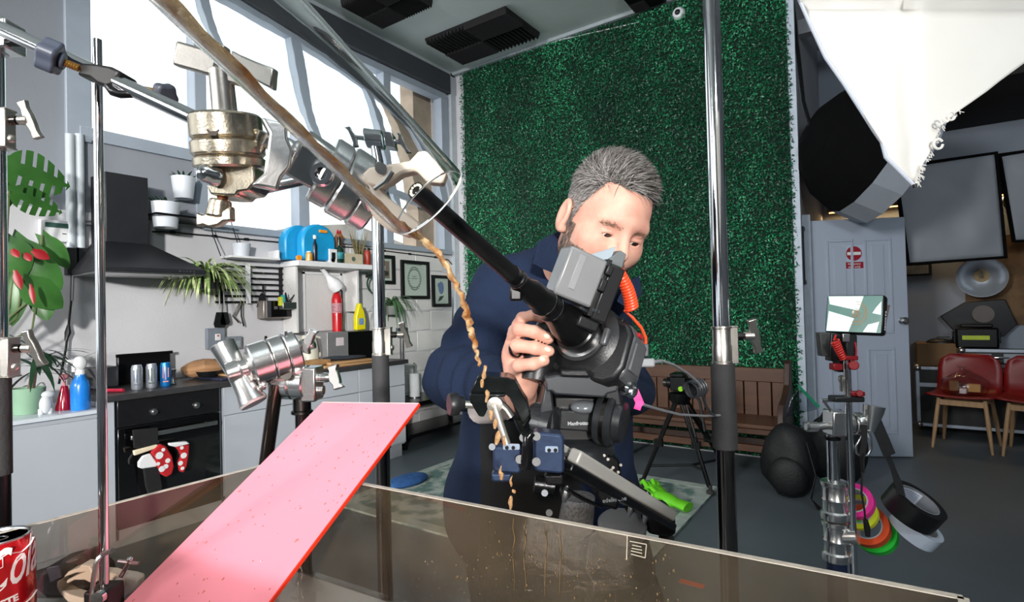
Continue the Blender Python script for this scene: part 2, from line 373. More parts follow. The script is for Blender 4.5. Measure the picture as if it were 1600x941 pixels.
els = cr.color_ramp.elements; els[0].color = (*lin((6, 54, 36)), 1); els[1].color = (*lin((70, 190, 130)), 1); e = els.new(.75); e.color = (*lin((14, 112, 70)), 1)
lm.node_tree.links.new(at.outputs['Fac'], cr.inputs['Fac']); lm.node_tree.links.new(cr.outputs['Color'], n_['Principled BSDF'].inputs['Base Color'])
lv = link('leaves', me, lm, hb); lv['kind'] = 'stuff'
# ---- acoustic foam tiles on the ceiling
foam = M('charcoal_foam', (30, 29, 30), .95, 0, .2, 30)
def on_c(px, py): return on(2, HC, px, py)
def foam_panel(lab, cs):
    """cs: four picture corners on the ceiling; a slab with wedge ridges"""
    pts = [on_c(*c) for c in cs]
    x0 = min(p.x for p in pts); x1 = max(p.x for p in pts); y0 = min(p.y for p in pts); y1 = max(p.y for p in pts)
    t = T('acoustic_foam_panel', lab, 'acoustic panel', ((x0+x1)/2, (y0+y1)/2, HC), 'foam panels on the ceiling')
    t.part('backing', MB().bb((x0, y0, HC-.02), (x1, y1, HC-.001)), foam)
    nx, ny = 2, 1
    nt = 22
    for i in range(2):
        for j in range(2):
            xa, xb = x0+(x1-x0)*i/2, x0+(x1-x0)*(i+1)/2; ya, yb = y0+(y1-y0)*j/2, y0+(y1-y0)*(j+1)/2
            m = MB(); k = 11
            for q in range(k):
                if (i+j) % 2 == 0:
                    a, b = xa+(xb-xa)*q/k, xa+(xb-xa)*(q+1)/k
                    m.prism([(a, ya, HC-.02), (b, ya, HC-.02), ((a+b)/2, ya, HC-.07)], (0, yb-ya, 0))
                else:
                    a, b = ya+(yb-ya)*q/k, ya+(yb-ya)*(q+1)/k
                    m.prism([(xa, a, HC-.02), (xa, b, HC-.02), (xa, (a+b)/2, HC-.07)], (xb-xa, 0, 0))
            t.part('foam_tile', m, foam)
    return t
foam_panel('charcoal foam panel on the ceiling, whole, near the hedge wall corner', [(664, 60), (782, 12), (843, 50), (727, 92)])
foam_panel('charcoal foam panel cut by the top of the picture above the window', [(532, 0), (592, 30), (676, 0), (610, -30)])
foam_panel('charcoal foam panel with only its front corner in view above the man', [(985, 2), (1010, 5), (1040, -8), (1010, -30)])
# ---- ceiling camera dome on the hedge wall
pd = on(1, YB-.09, 1058, 18)
t = T('security_camera', 'small white dome camera at the top of the hedge wall', 'camera', pd)
t.part('housing', MB().lathe(pd+V((0, .07, 0)), (0, -1, 0), [(.058, 0), (.06, .03), (.045, .055), (.03, .06)]), whitep)
t.part('lens_dome', MB().ell(pd+V((0, .012, 0)), (.026, .02, .026)), blackp)
t.part('cable', MB().tube([pd+V((-.05, .07, .02)), pd+V((-.16, .08, .05)), pd+V((-.4, .06, .05)), pd+V((-1.4, .06, .15))], .008, 6), whitep)
# ---- rug
rg = T('rug', 'faded sage green and cream patterned rug on the grey floor', 'rug', (-2.2, 3.4, 0))
rugm = M('faded_sage_rug', (104, 132, 124), .95, 0, .1, 9, .3, 120, rgb2=(186, 194, 186), lo=.42, hi=.58, detail=8)
rg.part('pile', MB().bb((-3.25, 2.45, 0.001), (-1.06, 4.12, .012)), rugm)
b = MB()
for a0, b0 in (((-3.25, 2.45), (-1.06, 2.53)), ((-3.25, 4.04), (-1.06, 4.12)), ((-3.25, 2.53), (-3.17, 4.04)), ((-1.14, 2.53), (-1.06, 4.04))):
    b.bb((*a0, .0121), (*b0, .0145))
rg.part('border', b, M('rug_border_cream', (176, 186, 178), .95, 0, .12, 14))
# ================================================================== KITCHEN ALONG THE WINDOW WALL
XF = -3.72                                  # front of the units
WT = 0.872                                  # worktop height
def oW(px, py, off=0.0): return on(0, XW+off, px, py)
unitm = M('white_laminate', (176, 182, 190), 0.35, 0, 0.02, 3)
wtopm = M('charcoal_worktop', (52, 52, 54), 0.4, 0, 0.15, 30)
ovenm = M('oven_black_enamel', (24, 24, 26), 0.22, 0, 0.1, 20)
oveng = M('oven_black_glass', (7, 7, 8), 0.08, 0, 0.1, 20, coat=.5)
steel = M('satin_steel', (190, 190, 190), 0.3, 1, .04, 40)
# --- white appliance / low unit
t = T('white_unit', 'low white unit under the green plant pot beside the oven', 'unit', (-4.0, .3, 0))
t.part('carcass', MB().bb((XW+.01, -.6, .02), (XF-.02, 1.255, .80)), unitm, .004)
t.part('top', MB().bb((XW+.01, -.62, .80), (XF+.01, 1.262, .825)), M('white_top', (206, 214, 222), .3), .004)
for a, b in ((-.6, .32), (.325, 1.25)): t.part('door', MB().bb((XF-.02, a+.003, .06), (XF, b, .775)), unitm, .004)
# --- oven
oy0, oy1 = 1.335, 1.925
t = T('oven', 'built-in black oven with steel bar handle under the worktop', 'oven', (-4.0, 1.62, 0))
t.part('housing', MB().bb((XW+.05, 1.27, .0), (XF-.03, 1.95, .858)), unitm)
t.part('side_panel', MB().bb((XF-.05, 1.275, .05), (XF+.0, 1.325, .858)), unitm, .002)
t.part('control_panel', MB().bb((XF-.03, oy0, .70), (XF+.012, oy1, .855)), ovenm, .003)
dr = t.part('oven_door', MB().bb((XF-.03, oy0, .11), (XF+.012, oy1, .695)), oveng, .004)
t.part('door_window', MB().bb((XF+.012, oy0+.10, .22), (XF+.0135, oy1-.10, .56)), M('oven_window', (20, 20, 22), .12), parent=dr)
hz = .625
t.part('handle', MB().bb((XF+.045, oy0+.05, hz), (XF+.062, oy1-.04, hz+.026)).bb((XF+.012, oy0+.09, hz+.004), (XF+.05, oy0+.105, hz+.022)).bb((XF+.012, oy1-.09, hz+.004), (XF+.05, oy1-.075, hz+.022)), steel, .004, parent=dr)
for y in (oy0+.19, oy1-.15):
    t.part('knob', MB().cyl((XF+.012, y, .765), (XF+.022, y, .765), .02, n=16).cyl((XF+.022, y, .765), (XF+.04, y, .765), .013, .011, 16), steel)
# mitts hanging on the oven handle
redm = M('red_dotted_cotton', (176, 22, 30), .9, 0, .08, 10)
blk = M('black_cotton', (20, 20, 22), .95, 0, .2, 30)
crm = M('cream_cotton', (222, 208, 180), .95, 0, .06, 20)
mX = XF+.07
def front(px, py, off=.07): return on(0, XF+off, px, py)
t = T('oven_glove', 'red dotted double oven glove with white cuffs hanging on the oven handle', 'oven glove', front(262, 740))
def flat(poly, off, th): return MB().prism([front(*p, off) for p in poly], (th, 0, 0))
t.part('strap', flat([(208, 700), (226, 704), (246, 700), (246, 668), (206, 672)], .062, .012), blk, .004)
t.part('cuff', flat([(206, 704), (244, 694), (247, 699), (208, 712)], .066, .02), crm, .006)
t.part('mitt', flat([(233, 707), (247, 693), (256, 697), (266, 712), (269, 728), (266, 740), (257, 745), (249, 740), (243, 727), (240, 715)], .07, .03), redm, .008)
t.part('mitt', flat([(271, 697), (293, 694), (292, 710), (289, 728), (284, 738), (278, 736), (276, 722), (280, 712), (277, 704)], .07, .03), redm, .008)
t.part('cuff', flat([(261, 692), (288, 689), (293, 693), (271, 698), (262, 696)], .068, .034), whitep, .006)
dots = MB()
for px, py, r in ((249, 712, 6), (255, 703, 3), (262, 720, 4), (253, 733, 5), (259, 729, 4), (287, 712, 5), (284, 700, 3), (282, 724, 4), (285, 732, 3), (247, 725, 3)):
    q = front(px, py, .101); dots.cyl(q, q+V((.002, 0, 0)), r*.0036, n=10)
t.part('dots', dots, whitep, kind='stuff')
t = T('tea_towel', 'black tea towel with white top hanging beside the red oven glove', 'towel', front(235, 770))
t.part('cloth', flat([(222, 730), (246, 728), (252, 760), (250, 775), (232, 776), (226, 760)], .06, .02), blk, .006)
t.part('white_panel', flat([(214, 722), (221, 712), (233, 708), (243, 722), (243, 729), (220, 732), (214, 730)], .066, .02), whitep, .006)
# --- base units
ys = (1.955, 2.53, 3.10, 3.64)
for i in range(3):
    t = T('base_unit', ('white base unit with a shallow drawer directly beside the oven', 'white drawer base unit in the middle of the worktop run', 'white drawer base unit at the far end of the worktop')[i], 'kitchen unit', (-4, (ys[i]+ys[i+1])/2, 0), 'white base units')
    t.part('carcass', MB().bb((XW+.02, ys[i]+.002, .12), (XF-.02, ys[i+1]-.002, .855)), unitm)
    t.part('drawer', MB().bb((XF-.02, ys[i]+.003, .665), (XF, ys[i+1]-.003, .852)), unitm, .003)
    t.part('door', MB().bb((XF-.02, ys[i]+.003, .135), (XF, ys[i+1]-.003, .66)), unitm, .003)
    t.part('plinth', MB().bb((XW+.02, ys[i], .0), (XF-.06, ys[i+1], .125)), unitm)
solo('worktop', 'long charcoal worktop over the oven and white base units', 'worktop', MB().bb((XW+.014, 1.262, WT-.014), (XF+.025, 3.665, WT+.022)), wtopm, bev=.003)
WZ = WT+.022
def onw(px, py): return on(2, WZ+.001, px, py)
# --- extractor hood
hm = M('charcoal_hood', (32, 33, 37), .45, 0, .08, 8)
yL, yR = oW(168, 282).y+.03, oW(238, 287).y+.02
t = T('cooker_hood', 'tall charcoal chimney cooker hood on the wall above the oven', 'cooker hood', (XW, 1.6, 1.7))
hz1 = 2.275; czz = 1.80
y0, y1 = 1.42, 1.665
t.part('chimney', MB().bb((XW+.01, y0, czz), (XW+.25, y1, hz1)), hm, .004)
h0, h1 = 1.30, 1.915; hx = XW+.50
lo_ = 1.625; hi_ = 1.65
cv = [(XW+.01, h0, lo_), (hx, h0, lo_), (hx, h1, lo_), (XW+.01, h1, lo_), (XW+.01, h0, hi_), (hx, h0, hi_), (hx, h1, hi_), (XW+.01, h1, hi_), (XW+.01, y0-.003, czz+.03), (XW+.253, y0-.003, czz+.03), (XW+.253, y1+.003, czz+.03), (XW+.01, y1+.003, czz+.03)]
t.part('canopy', MB().add(cv, [(0, 3, 2, 1), (0, 1, 5, 4), (1, 2, 6, 5), (2, 3, 7, 6), (3, 0, 4, 7), (4, 5, 9, 8), (5, 6, 10, 9), (6, 7, 11, 10), (7, 4, 8, 11), (8, 9, 10, 11)]), hm, .003)
t.part('lower_rim', MB().bb((XW+.02, h0+.01, lo_-.012), (hx-.01, h1-.01, lo_)), steel)
kb = MB()
for k in range(5): kb.cyl((hx, h1-.17+k*.022, lo_+.013), (hx+.003, h1-.17+k*.022, lo_+.013), .006, n=8)
t.part('buttons', kb, steel, kind='stuff')
# --- plants helpers
leafg = M('glossy_leaf_green', (56, 104, 44), .35, 0, .25, 6, spec=.5)
leafd = M('dark_leaf_green', (30, 62, 40), .4, 0, .3, 8)
leafl = M('spider_plant_green', (128, 160, 84), .5, 0, .2, 20, rgb2=(206, 214, 160), lo=.45, hi=.6)
soil = M('potting_soil', (48, 36, 28), .95, 0, .3, 60)
wpot = M('white_glazed_pot', (206, 212, 220), .3, 0, .02, 5)
def blade(mb, p, dirv, L, w, droop, n=6, up=V((0, 0, 1))):
    d = V(dirv).normalized(); pts = []
    q = V(p); v = d.copy()
    for i in range(n+1):
        pts.append(q.copy()); v = (v+V((0, 0, -droop/n))).normalized(); q = q+v*(L/n)
    ws = [w*(.6 if i == 0 else math.sin(PI*(.25+.75*i/n))**.7 if i < n else .08) for i in range(n+1)]
    ws = [max(x, w*.06) for x in ws]
    mb.ribbon(pts, ws, side=d.cross(up) if abs(d.z) < .95 else (1, 0, 0), th=.0008)
def leaf(mb, p, tipv, nrm, L, Wd, curl=.15, n=8, splits=0):
    """heart shaped leaf from stem point p along tipv"""
    a = V(tipv).normalized(); nn = V(nrm); nn = (nn-a*nn.dot(a)).normalized(); s = a.cross(nn); p = V(p)
    k = len(mb.v); rows = []
    for i in range(n+1):
        u = i/n
        w = Wd*(math.sin(PI*min(1, u*1.0+.0))**.6)*(1.15-.55*u) if 0 < u < 1 else 0
        if i == 0: w = Wd*.35
        back = -.12*L if i == 0 else 0
        c = p+a*(u*L)+nn*(-curl*L*u*u)
        for j in ((-1, -.3, 0, .3, 1) if splits else (-1, -.5, 0, .5, 1)):
            mb.v.append(c+s*(w*j)+nn*(-.18*w*abs(j))+a*(back*abs(j)))
    for i in range(n):
        for j in range(4):
            if splits and ((j in (0, 3) and i % 3 == 1 and i > 1) or (i % 3 == 1 and i > 4 and j in (1, 2) and (i//3) % 2 == 0 and False)): continue
            q = k+i*5+j; mb.f.append((q, q+1, q+6, q+5))
def pot(t, name, o, r0, r1, h, mat, th=.006):
    t.part(name, MB().lathe(o, (0, 0, 1), [(r0*.2, 0), (r0, 0), (r0*1.03, .004), (r1, h), (r1-th, h), (r1-th*1.2, h-.03), (.001, h-.03)], 24), mat)
    t.part('soil', MB().cyl(V(o)+V((0, 0, h-.028)), V(o)+V((0, 0, h-.018)), r1-th*1.4, n=20), soil)
# white wall pots
def wallpot(lab, px0, px1, pyt, pyb, off, plant=True):
    c0 = oW((px0+px1)/2, pyb, off); d = depth(c0); r1 = (px1-px0)/2*d/F; h = (pyb-pyt)*d/F
    t = T('plant_pot', lab, 'plant pot', c0, 'white planters on the kitchen wall')
    pot(t, 'pot', c0, r1*.76, r1, h, wpot)
    if plant:
        m = MB()
        for k in range(26):
            a = rng.uniform(0, 2*PI); blade(m, c0+V((math.cos(a)*r1*.5, math.sin(a)*r1*.5, h-.02)), (math.cos(a)*.7, math.sin(a)*.7, 1), rng.uniform(.05, .09), .009, .7, 4)
        t.part('succulent', m, leafd)
    return t, c0
wallpot('smaller white planter mounted high on the grey wall panel', 270, 304, 277, 311, .10)
wallpot('larger white planter standing on the thin rail beside the hood', 238, 280, 317, 356, .21)
wallpot('plain white planter on the white shelf above the wall rack', 363, 391, 381, 404, .09, False)
q0 = oW(344, 402); q1 = oW(421, 410)
t = T('wall_shelf', 'small white wall shelf holding a plain white planter', 'shelf', (XW, (q0.y+q1.y)/2, 1.80))
t.part('board', MB().bb((XW+.005, q0.y, 1.790), (XW+.16, q1.y, 1.806)), whitep, .002)
t.part('bracket', MB().bb((XW+.005, q1.y-.012, 1.806), (XW+.15, q1.y, 1.875)), whitep, .002)
# thin black rail and cables along the wall
q0, q1 = oW(240, 356, .1), oW(335, 363, .1)
solo('wall_rail', 'thin black metal rail under the larger white planter', 'rail', MB().bb((XW+.01, 1.69, 2.03), (XW+.3, q1.y, 2.045)), blackm)
pts = [oW(*p, .014) for p in ((238, 362), (270, 363), (300, 366), (335, 369), (360, 373), (385, 374), (440, 379), (500, 384), (560, 387), (600, 392), (640, 397), (680, 402), (700, 406), (707, 414), (708, 440), (708, 480), (706, 520))]
mb = MB().tube(pts, .006, 6)
cab = solo('light_cable', 'black festoon cable clipped along the wall under the window sill', 'cable', mb, blackp)
for i in (1, 3, 5, 6, 7, 9, 10, 11):
    o = link('clip', MB().box(pts[i], (.022, .03, .02)).mesh('clip', cab.location), blackp, cab)
# hanging wires to pots
mb = MB().tube([oW(328, 345, .05), oW(333, 368, .08), oW(345, 400, .14)], .004, 5).tube([oW(358, 310, .03), oW(362, 350, .05), oW(372, 382, .09)], .004, 5)
solo('hanging_wire', 'thin dark wires hanging over the spider plant', 'wire', mb, blackp)
# spider plant in dark pot
c0 = oW(322, 452, .22); d = depth(c0)
t = T('spider_plant', 'drooping spider plant in a dark pot below the hood corner', 'plant', c0)
pot(t, 'pot', c0, .075, .09, .12, M('dark_pot', (34, 34, 38), .6))
m = MB()
for k in range(120):
    a = rng.uniform(0, 2*PI); e = rng.uniform(.3, 1.6)
    blade(m, c0+V((math.cos(a)*.03, math.sin(a)*.03, .12)), (math.cos(a), math.sin(a), e), rng.uniform(.22, .42), .009, rng.uniform(1.6, 3.2), 9)
t.part('leaves', m, leafl)
# --- wall rack with utensils
rz = [oW(350, p).z for p in ()]
ry0, ry1 = oW(332, 420).y, oW(438, 425).y
t = T('wall_rack', 'black slatted utensil rack on the white wall below the shelf', 'rack', (XW, (ry0+ry1)/2, 1.45))
ztop, zbot = oW(438, 420).z, oW(438, 472).z
for k in range(7):
    z = zbot+(ztop-zbot)*k/6
    t.part('slat', MB().bb((XW+.03, ry0, z-.007), (XW+.04, ry1, z+.007)), blackm, .001)
yk = oW(387, 440, .04).y
t.part('upright', MB().bb((XW+.041, yk-.018, zbot-.012), (XW+.052, yk+.018, ztop+.02)), whitep)
for y in (ry0+.06, ry1-.012): t.part('upright', MB().bb((XW+.005, y-.008, zbot-.01), (XW+.03, y+.008, ztop+.01)), blackm)
def utens(name, lab, cat, px, py0, py1, px1, headw, headh, mat, hmat):
    a = oW(px, py0, .06); b = oW(px1, py1, .06)
    t = T(name, lab, cat, b)
    t.part('handle', MB().tube([a, a.lerp(b, .5), b], .0055, 8), hmat)
    hw = headw*depth(b)/F; hh = headh*depth(b)/F
    t.part('blade', MB().prism([b+V((0, -hw*.55, 0)), b+V((0, hw*.55, 0)), b+V((0, hw, -hh*.8)), b+V((0, hw*.7, -hh)), b+V((0, -hw*.8, -hh)), b+V((0, -hw, -hh*.75))], (.006, 0, 0)), mat, .002)
utens('spatula', 'black slotted spatula hanging first under the spider plant', 'spatula', 343, 452, 488, 343, 10, 24, blackp, steel)
utens('turner', 'black fish turner hanging close beside the slotted spatula', 'turner', 349, 452, 488, 351, 8, 20, blackp, steel)
t = T('kitchen_tongs', 'small dark tongs hanging alone below the wall rack', 'tongs', oW(372, 500, .05))
t.part('arms', MB().tube([oW(377, 470, .05), oW(364, 494, .05), oW(373, 504, .05)], .007, 6).tube([oW(377, 470, .05), oW(377, 494, .05), oW(381, 510, .05)], .006, 6), darkst)
a = oW(405, 470, .07); b = oW(457, 497, .07)
t = T('steel_holder', 'steel box holder with dark opening hooked on the wall rack', 'holder', V((a.x, (a.y+b.y)/2, b.z)))
t.part('shell', MB().bb((XW+.03, a.y, b.z), (XW+.13, b.y, a.z)), M('taupe_steel', (150, 142, 136), .35, .6), .008)
t.part('front_panel', MB().bb((XW+.13, oW(416, 470, .13).y, b.z+.012), (XW+.134, b.y-.005, a.z-.004)), M('mirror_black', (16, 16, 18), .08, .3), .003)
t.part('highlight_strip', MB().bb((XW+.134, oW(416, 470, .13).y, b.z+.012), (XW+.137, oW(423, 470, .13).y, a.z-.004)), chrome)
q = oW(448, 478, .16)
t = T('sponge_holder', 'clear steel basket with a yellow and teal sponge on the wall', 'basket', q-V((0, 0, .03)))
t.part('basket', MB().bb((XW+.14, q.y-.06, q.z-.03), (XW+.2, q.y+.07, q.z+.03)), steel, .004)
t.part('sponge', MB().bb((XW+.15, q.y-.075, q.z), (XW+.19, q.y-.05, q.z+.075)), M('yellow_sponge', (196, 200, 50), .9), .004)
t.part('scourer', MB().bb((XW+.15, q.y-.05, q.z), (XW+.19, q.y-.03, q.z+.09)), M('teal_scourer', (40, 160, 170), .9), .004)
t = T('scissors', 'black handled scissors standing open in the steel basket', 'scissors', q)
for s in (-1, 1):
    t.part('blade', MB().tube([q+V((.01, 0, .02)), q+V((.015, s*.05+.03, .11))], [.012, .008], 6, flat=.4), blackp)
t = T('black_oven_mitt', 'small black mitt hanging on the rack above the steel holder', 'mitt', oW(408, 478, .06))
t.part('cloth', MB().prism([oW(*p, .045) for p in ((404, 463), (408, 458), (413, 460), (414, 472), (404, 474))], (.015, 0, 0)).tube([oW(411, 458, .05), oW(411, 445, .05)], .008, 6).tube([oW(404, 474, .05), oW(401, 480, .05), oW(406, 479, .05)], .004, 5), blk)
# --- wall cupboard (box with open side) and its shelf top
cy0, cy1 = 2.80, 3.74
cz1 = 1.79; cz0 = 1.745
t = T('wall_cupboard', 'white shallow wall cupboard with panelled front and shelf top', 'cupboard', (XW, 3.4, .9))
t.part('top_board', MB().bb((XW+.01, cy0-.02, cz0), (XW+.27, cy1, cz1)), whitep, .003)
t.part('side', MB().bb((XW+.01, cy0, 1.18), (XW+.20, cy0+.02, cz0)), plaster_l)
t.part('panel', MB().bb((XW+.01, cy0+.02, 1.18), (XW+.03, 3.45, cz0)), plaster_l)
for a, b in ((2.98, 3.0), (3.38, 3.4)): t.part('stile', MB().bb((XW+.03, a, 1.2), (XW+.045, b, cz0-.03)), whitep)
t.part('rail', MB().bb((XW+.03, 2.98, cz0-.05), (XW+.045, 3.4, cz0-.03)), whitep)
t.part('divider', MB().bb((XW+.01, 3.45, 1.35), (XW+.20, 3.47, cz0)), plaster_l)
# things on the shelf top
SZ = cz1+.001
def onsh(px, off): q = on(0, XW+off, px, 410); return V((XW+off, q.y, SZ))
bluep = M('bright_blue_plastic', (28, 150, 205), .35, 0, .06, 8)
def dome(y0, y1, x0, x1, h):
    pr = []
    ym = (y0+y1)/2; hw = (y1-y0)/2
    poly = [V((x0, y0, SZ+.012)), V((x0, y1, SZ+.012)), V((x0, y1, SZ+h*.55))]
    for k in range(1, 10):
        a = PI*k/10; poly.append(V((x0, ym+hw*math.cos(a), SZ+h*.55+h*.45*math.sin(a))))
    poly.append(V((x0, y0, SZ+h*.55)))
    return MB().prism(poly, (x1-x0, 0, 0))
a, b = onsh(444, .12), onsh(512, .12)
t = T('blue_case', 'bright blue arched plastic case with orange feet on the shelf', 'case', V((XW+.12, (a.y+b.y)/2, SZ)))
t.part('front_half', dome(a.y+.10, b.y, XW+.14, XW+.24, .33), bluep, .018)
t.part('rear_half', dome(a.y, b.y-.12, XW+.03, XW+.138, .32), bluep, .018)
orm = M('orange_plastic', (236, 150, 40), .5)
for y in (a.y+.06, a.y+.17, b.y-.04): t.part('foot', MB().cyl((XW+.225, y, SZ+.022), (XW+.25, y, SZ+.022), .022, n=12), orm)
t.part('latch', MB().bb((XW+.242, a.y+.26, SZ+.255), (XW+.255, a.y+.34, SZ+.28)), orm, .003)
def bottle(name, lab, cat, base, h, r, mat, capm, neck=.35, capr=.42, grp=None, label=None, shoulder=.62, label_m=None):
    t = T(name, lab, cat, base, grp)
    b = MB().lathe(base, (0, 0, 1), [(.001, 0), (r*.92, 0), (r, h*.02), (r, h*shoulder), (r*.85, h*(shoulder+.06)), (r*neck, h*(shoulder+.16)), (r*neck, h*.88)], 18)
    t.part('body', b, mat)
    t.part('cap', MB().cyl(V(base)+V((0, 0, h*.86)), V(base)+V((0, 0, h)), r*capr, n=14), capm)
    if label_m: t.part('paper_label', MB().lathe(base, (0, 0, 1), [(r*1.01, h*.15), (r*1.01, h*(shoulder-.1))], 18, cap=False), label_m)
    return t
def sh_bottle(px, pyt, off, wpx, **k):
    b = onsh(px, off); d = depth(b); top = on(0, XW+off, px, pyt).z
    return bottle(base=b, h=top-SZ, r=wpx/2*d/F, **k)
glassdk = M('dark_green_glass', (18, 46, 36), .1, 0, .2, 10, spec=.8)
navyp = M('navy_plastic', (28, 30, 48), .3)
amber = M('honey_amber', (200, 150, 70), .2, 0, .2, 12)
sh_bottle(492, 368, .235, 8, name='pump_bottle', lab='slim navy bottle with white cap in front of the blue case', cat='bottle', mat=navyp, capm=whitep, neck=.5, capr=.8)
sh_bottle(483, 393, .245, 11, name='honey_jar', lab='little amber jar with a pale lid in front of the blue case', cat='jar', mat=amber, capm=whitep, shoulder=.75, neck=.6, capr=.65)
sh_bottle(530, 370, .22, 15, name='wine_bottle', lab='dark green glass bottle in front of the rooster on the shelf', cat='bottle', mat=glassdk, capm=blackp, neck=.3, capr=.34, shoulder=.5, label_m=M('teal_label', (40, 130, 140), .6, 0, .4, 30))
b = onsh(523, .13)
t = T('rooster_figurine', 'brown rooster figurine with red comb standing on the shelf', 'figurine', b)
rm = M('brown_ceramic', (150, 96, 60), .4, 0, .25, 30)
t.part('body', MB().ell(b+V((0, 0, .10)), (.05, .07, .075)).tube([b+V((0, .02, .14)), b+V((.01, .04, .2)), b+V((.01, .04, .25))], [.045, .035, .028], 12).ell(b+V((.01, .045, .26)), (.03, .04, .03)).cyl(b, b+V((0, 0, .05)), .05), rm)
t.part('comb', MB().prism([b+V((.005, .015, .27)), b+V((.005, .03, .32)), b+V((.005, .045, .29)), b+V((.005, .06, .32)), b+V((.005, .075, .27))], (.014, 0, 0)), redm)
t.part('beak', MB().cyl(b+V((.01, .08, .26)), b+V((.01, .115, .25)), .012, .001, 8), orm)
t.part('tail', MB().ell(b+V((0, -.06, .17)), (.02, .04, .06)), whitep)
b = onsh(518, .22)
t = T('small_box', 'little white box with a dark window between case and green bottle', 'box', b)
t.part('carton', MB().bb((b.x-.03, b.y-.045, SZ), (b.x+.03, b.y+.04, SZ+.12)), whitep, .003)
t.part('window', MB().bb((b.x+.03, b.y-.02, SZ+.03), (b.x+.032, b.y+.02, SZ+.09)), blackp)
b = onsh(547, .2)
t = T('wooden_box', 'pale wooden box with a small printed motif on the shelf', 'box', b)
t.part('carton', MB().bb((b.x-.05, b.y-.09, SZ), (b.x+.05, b.y+.11, SZ+.095)), M('pale_wood_box', (190, 178, 152), .7), .003)
t.part('motif', MB().cyl((b.x+.05, b.y, SZ+.045), (b.x+.0515, b.y, SZ+.045), .022, n=10), M('motif_green', (80, 100, 90), .8))
b = onsh(561, .17)
t = T('reed_vase', 'glass vase of dried grass stems on the shelf', 'vase', b)
t.part('vase', MB().lathe(b, (0, 0, 1), [(.03, 0), (.036, .01), (.036, .13), (.033, .13), (.033, .015), (.001, .012)], 16), clear_mat('vase_glass', (.85, .88, .8)))
m = MB()
for k in range(46):
    a = rng.uniform(0, 2*PI); blade(m, b+V((math.cos(a)*.012, math.sin(a)*.012, .015)), (math.cos(a)*.22, math.sin(a)*.22, 1), rng.uniform(.2, .34), .004, .25, 4)
t.part('stems', m, M('dried_grass', (120, 110, 76), .9, 0, .3, 30))
sh_bottle(574, 388, .22, 10, name='spice_jar', lab='small red spice jar at the far end of the shelf', cat='jar', mat=M('rust_red', (150, 50, 34), .4), capm=blackp, shoulder=.8, neck=.8, capr=.9)
# picture frames on the wall below the window
fb = M('black_frame', (18, 18, 20), .5)
paper = M('pale_green_print', (176, 190, 180), .8, 0, .04, 6)
def picture(lab, y0, y1, z0, z1, art, w=.035):
    t = T('picture_frame', lab, 'picture', (XW, (y0+y1)/2, z0), 'framed prints on the wall')
    t.part('frame', MB().bb((XW+.012, y0, z1-w), (XW+.04, y1, z1)).bb((XW+.012, y0, z0), (XW+.04, y1, z0+w)).bb((XW+.012, y0, z0+w), (XW+.04, y0+w, z1-w)).bb((XW+.012, y1-w, z0+w), (XW+.04, y1, z1-w)), fb)
    t.part('print', MB().bb((XW+.012, y0+w*.5, z0+w*.5), (XW+.018, y1-w*.5, z1-w*.5)), paper)
    art(t); return t
ink = M('grey_green_ink', (108, 126, 116), .9); bluek = M('blue_ink', (96, 116, 150), .9); dki = M('dark_ink', (50, 70, 66), .9)
def art_wreath(t):
    c = V((XW+.019, 4.395, 1.70)); m = MB().ring(c, (1, 0, 0), .10, .006, 28, 5)
    for k in range(26):
        a = 2*PI*k/26; m.box(c+V((0, .10*math.cos(a)*.9, .125*math.sin(a))), (.001, .03, .012))
    m.box(c, (.001, .09, .008)); m.box(c+V((0, 0, .022)), (.001, .06, .008)); m.box(c+V((0, 0, .155)), (.001, .24, .012))
    t.part('wreath_drawing', m, ink)
def art_flower(t):
    c = V((XW+.019, 4.83, 1.575))
    t.part('petal_drawing', MB().ell(c+V((0, 0, .03)), (.001, .05, .075), nu=10, nv=6).ell(c+V((0, -.04, .06)), (.001, .02, .03), nu=8, nv=5), bluek)
    t.part('leaf_drawing', MB().prism([c+V((0, -.06, -.13)), c+V((0, -.03, -.07)), c+V((0, .05, -.06)), c+V((0, .0, -.11))], (.001, 0, 0)), dki)
picture('black framed wreath print, tallest of the prints under the window', 4.19, 4.62, 1.475, 1.895, art_wreath)
picture('black framed blue flower print nearest the hedge wall', 4.67, 4.985, 1.385, 1.75, art_flower)
picture('dark wooden framed picture half behind the middle light stand', 3.86, 4.095, 1.63, 1.93, lambda t: t.part('mat_board', MB().bb((XW+.0185, 3.93, 1.69), (XW+.019, 4.03, 1.87)), M('brown_print', (120, 106, 96), .8)))
# trailing plant under the pictures
c0 = oW(600, 505, .14)
t = T('trailing_plant', 'dark green trailing plant in a clear pot behind the middle stand', 'plant', c0)
pot(t, 'pot', oW(612, 492, .14), .05, .06, .09, M('smoked_pot', (120, 124, 120), .3))
m = MB(); q = oW(612, 480, .14)
for k in range(46):
    a = rng.uniform(0, 2*PI); blade(m, q+V((0, 0, .05)), (math.cos(a), math.sin(a), rng.uniform(.4, 1.7)), rng.uniform(.2, .42), .009, rng.uniform(2.2, 4.2), 10)
t.part('leaves', m, M('olive_leaf', (70, 104, 66), .45, 0, .3, 14))
q = oW(585, 445, .12)
t = T('wall_hook', 'dark green coiled hose loop hung on the wall beside the stand', 'hose', q)
t.part('loop', MB().ring(q, (1, 0, .1), .09, .009, 26, 6), M('dark_green_hose', (36, 70, 56), .5))
t.part('hook', MB().box(q+V((-.05, 0, .09)), (.12, .03, .03)), blackp)
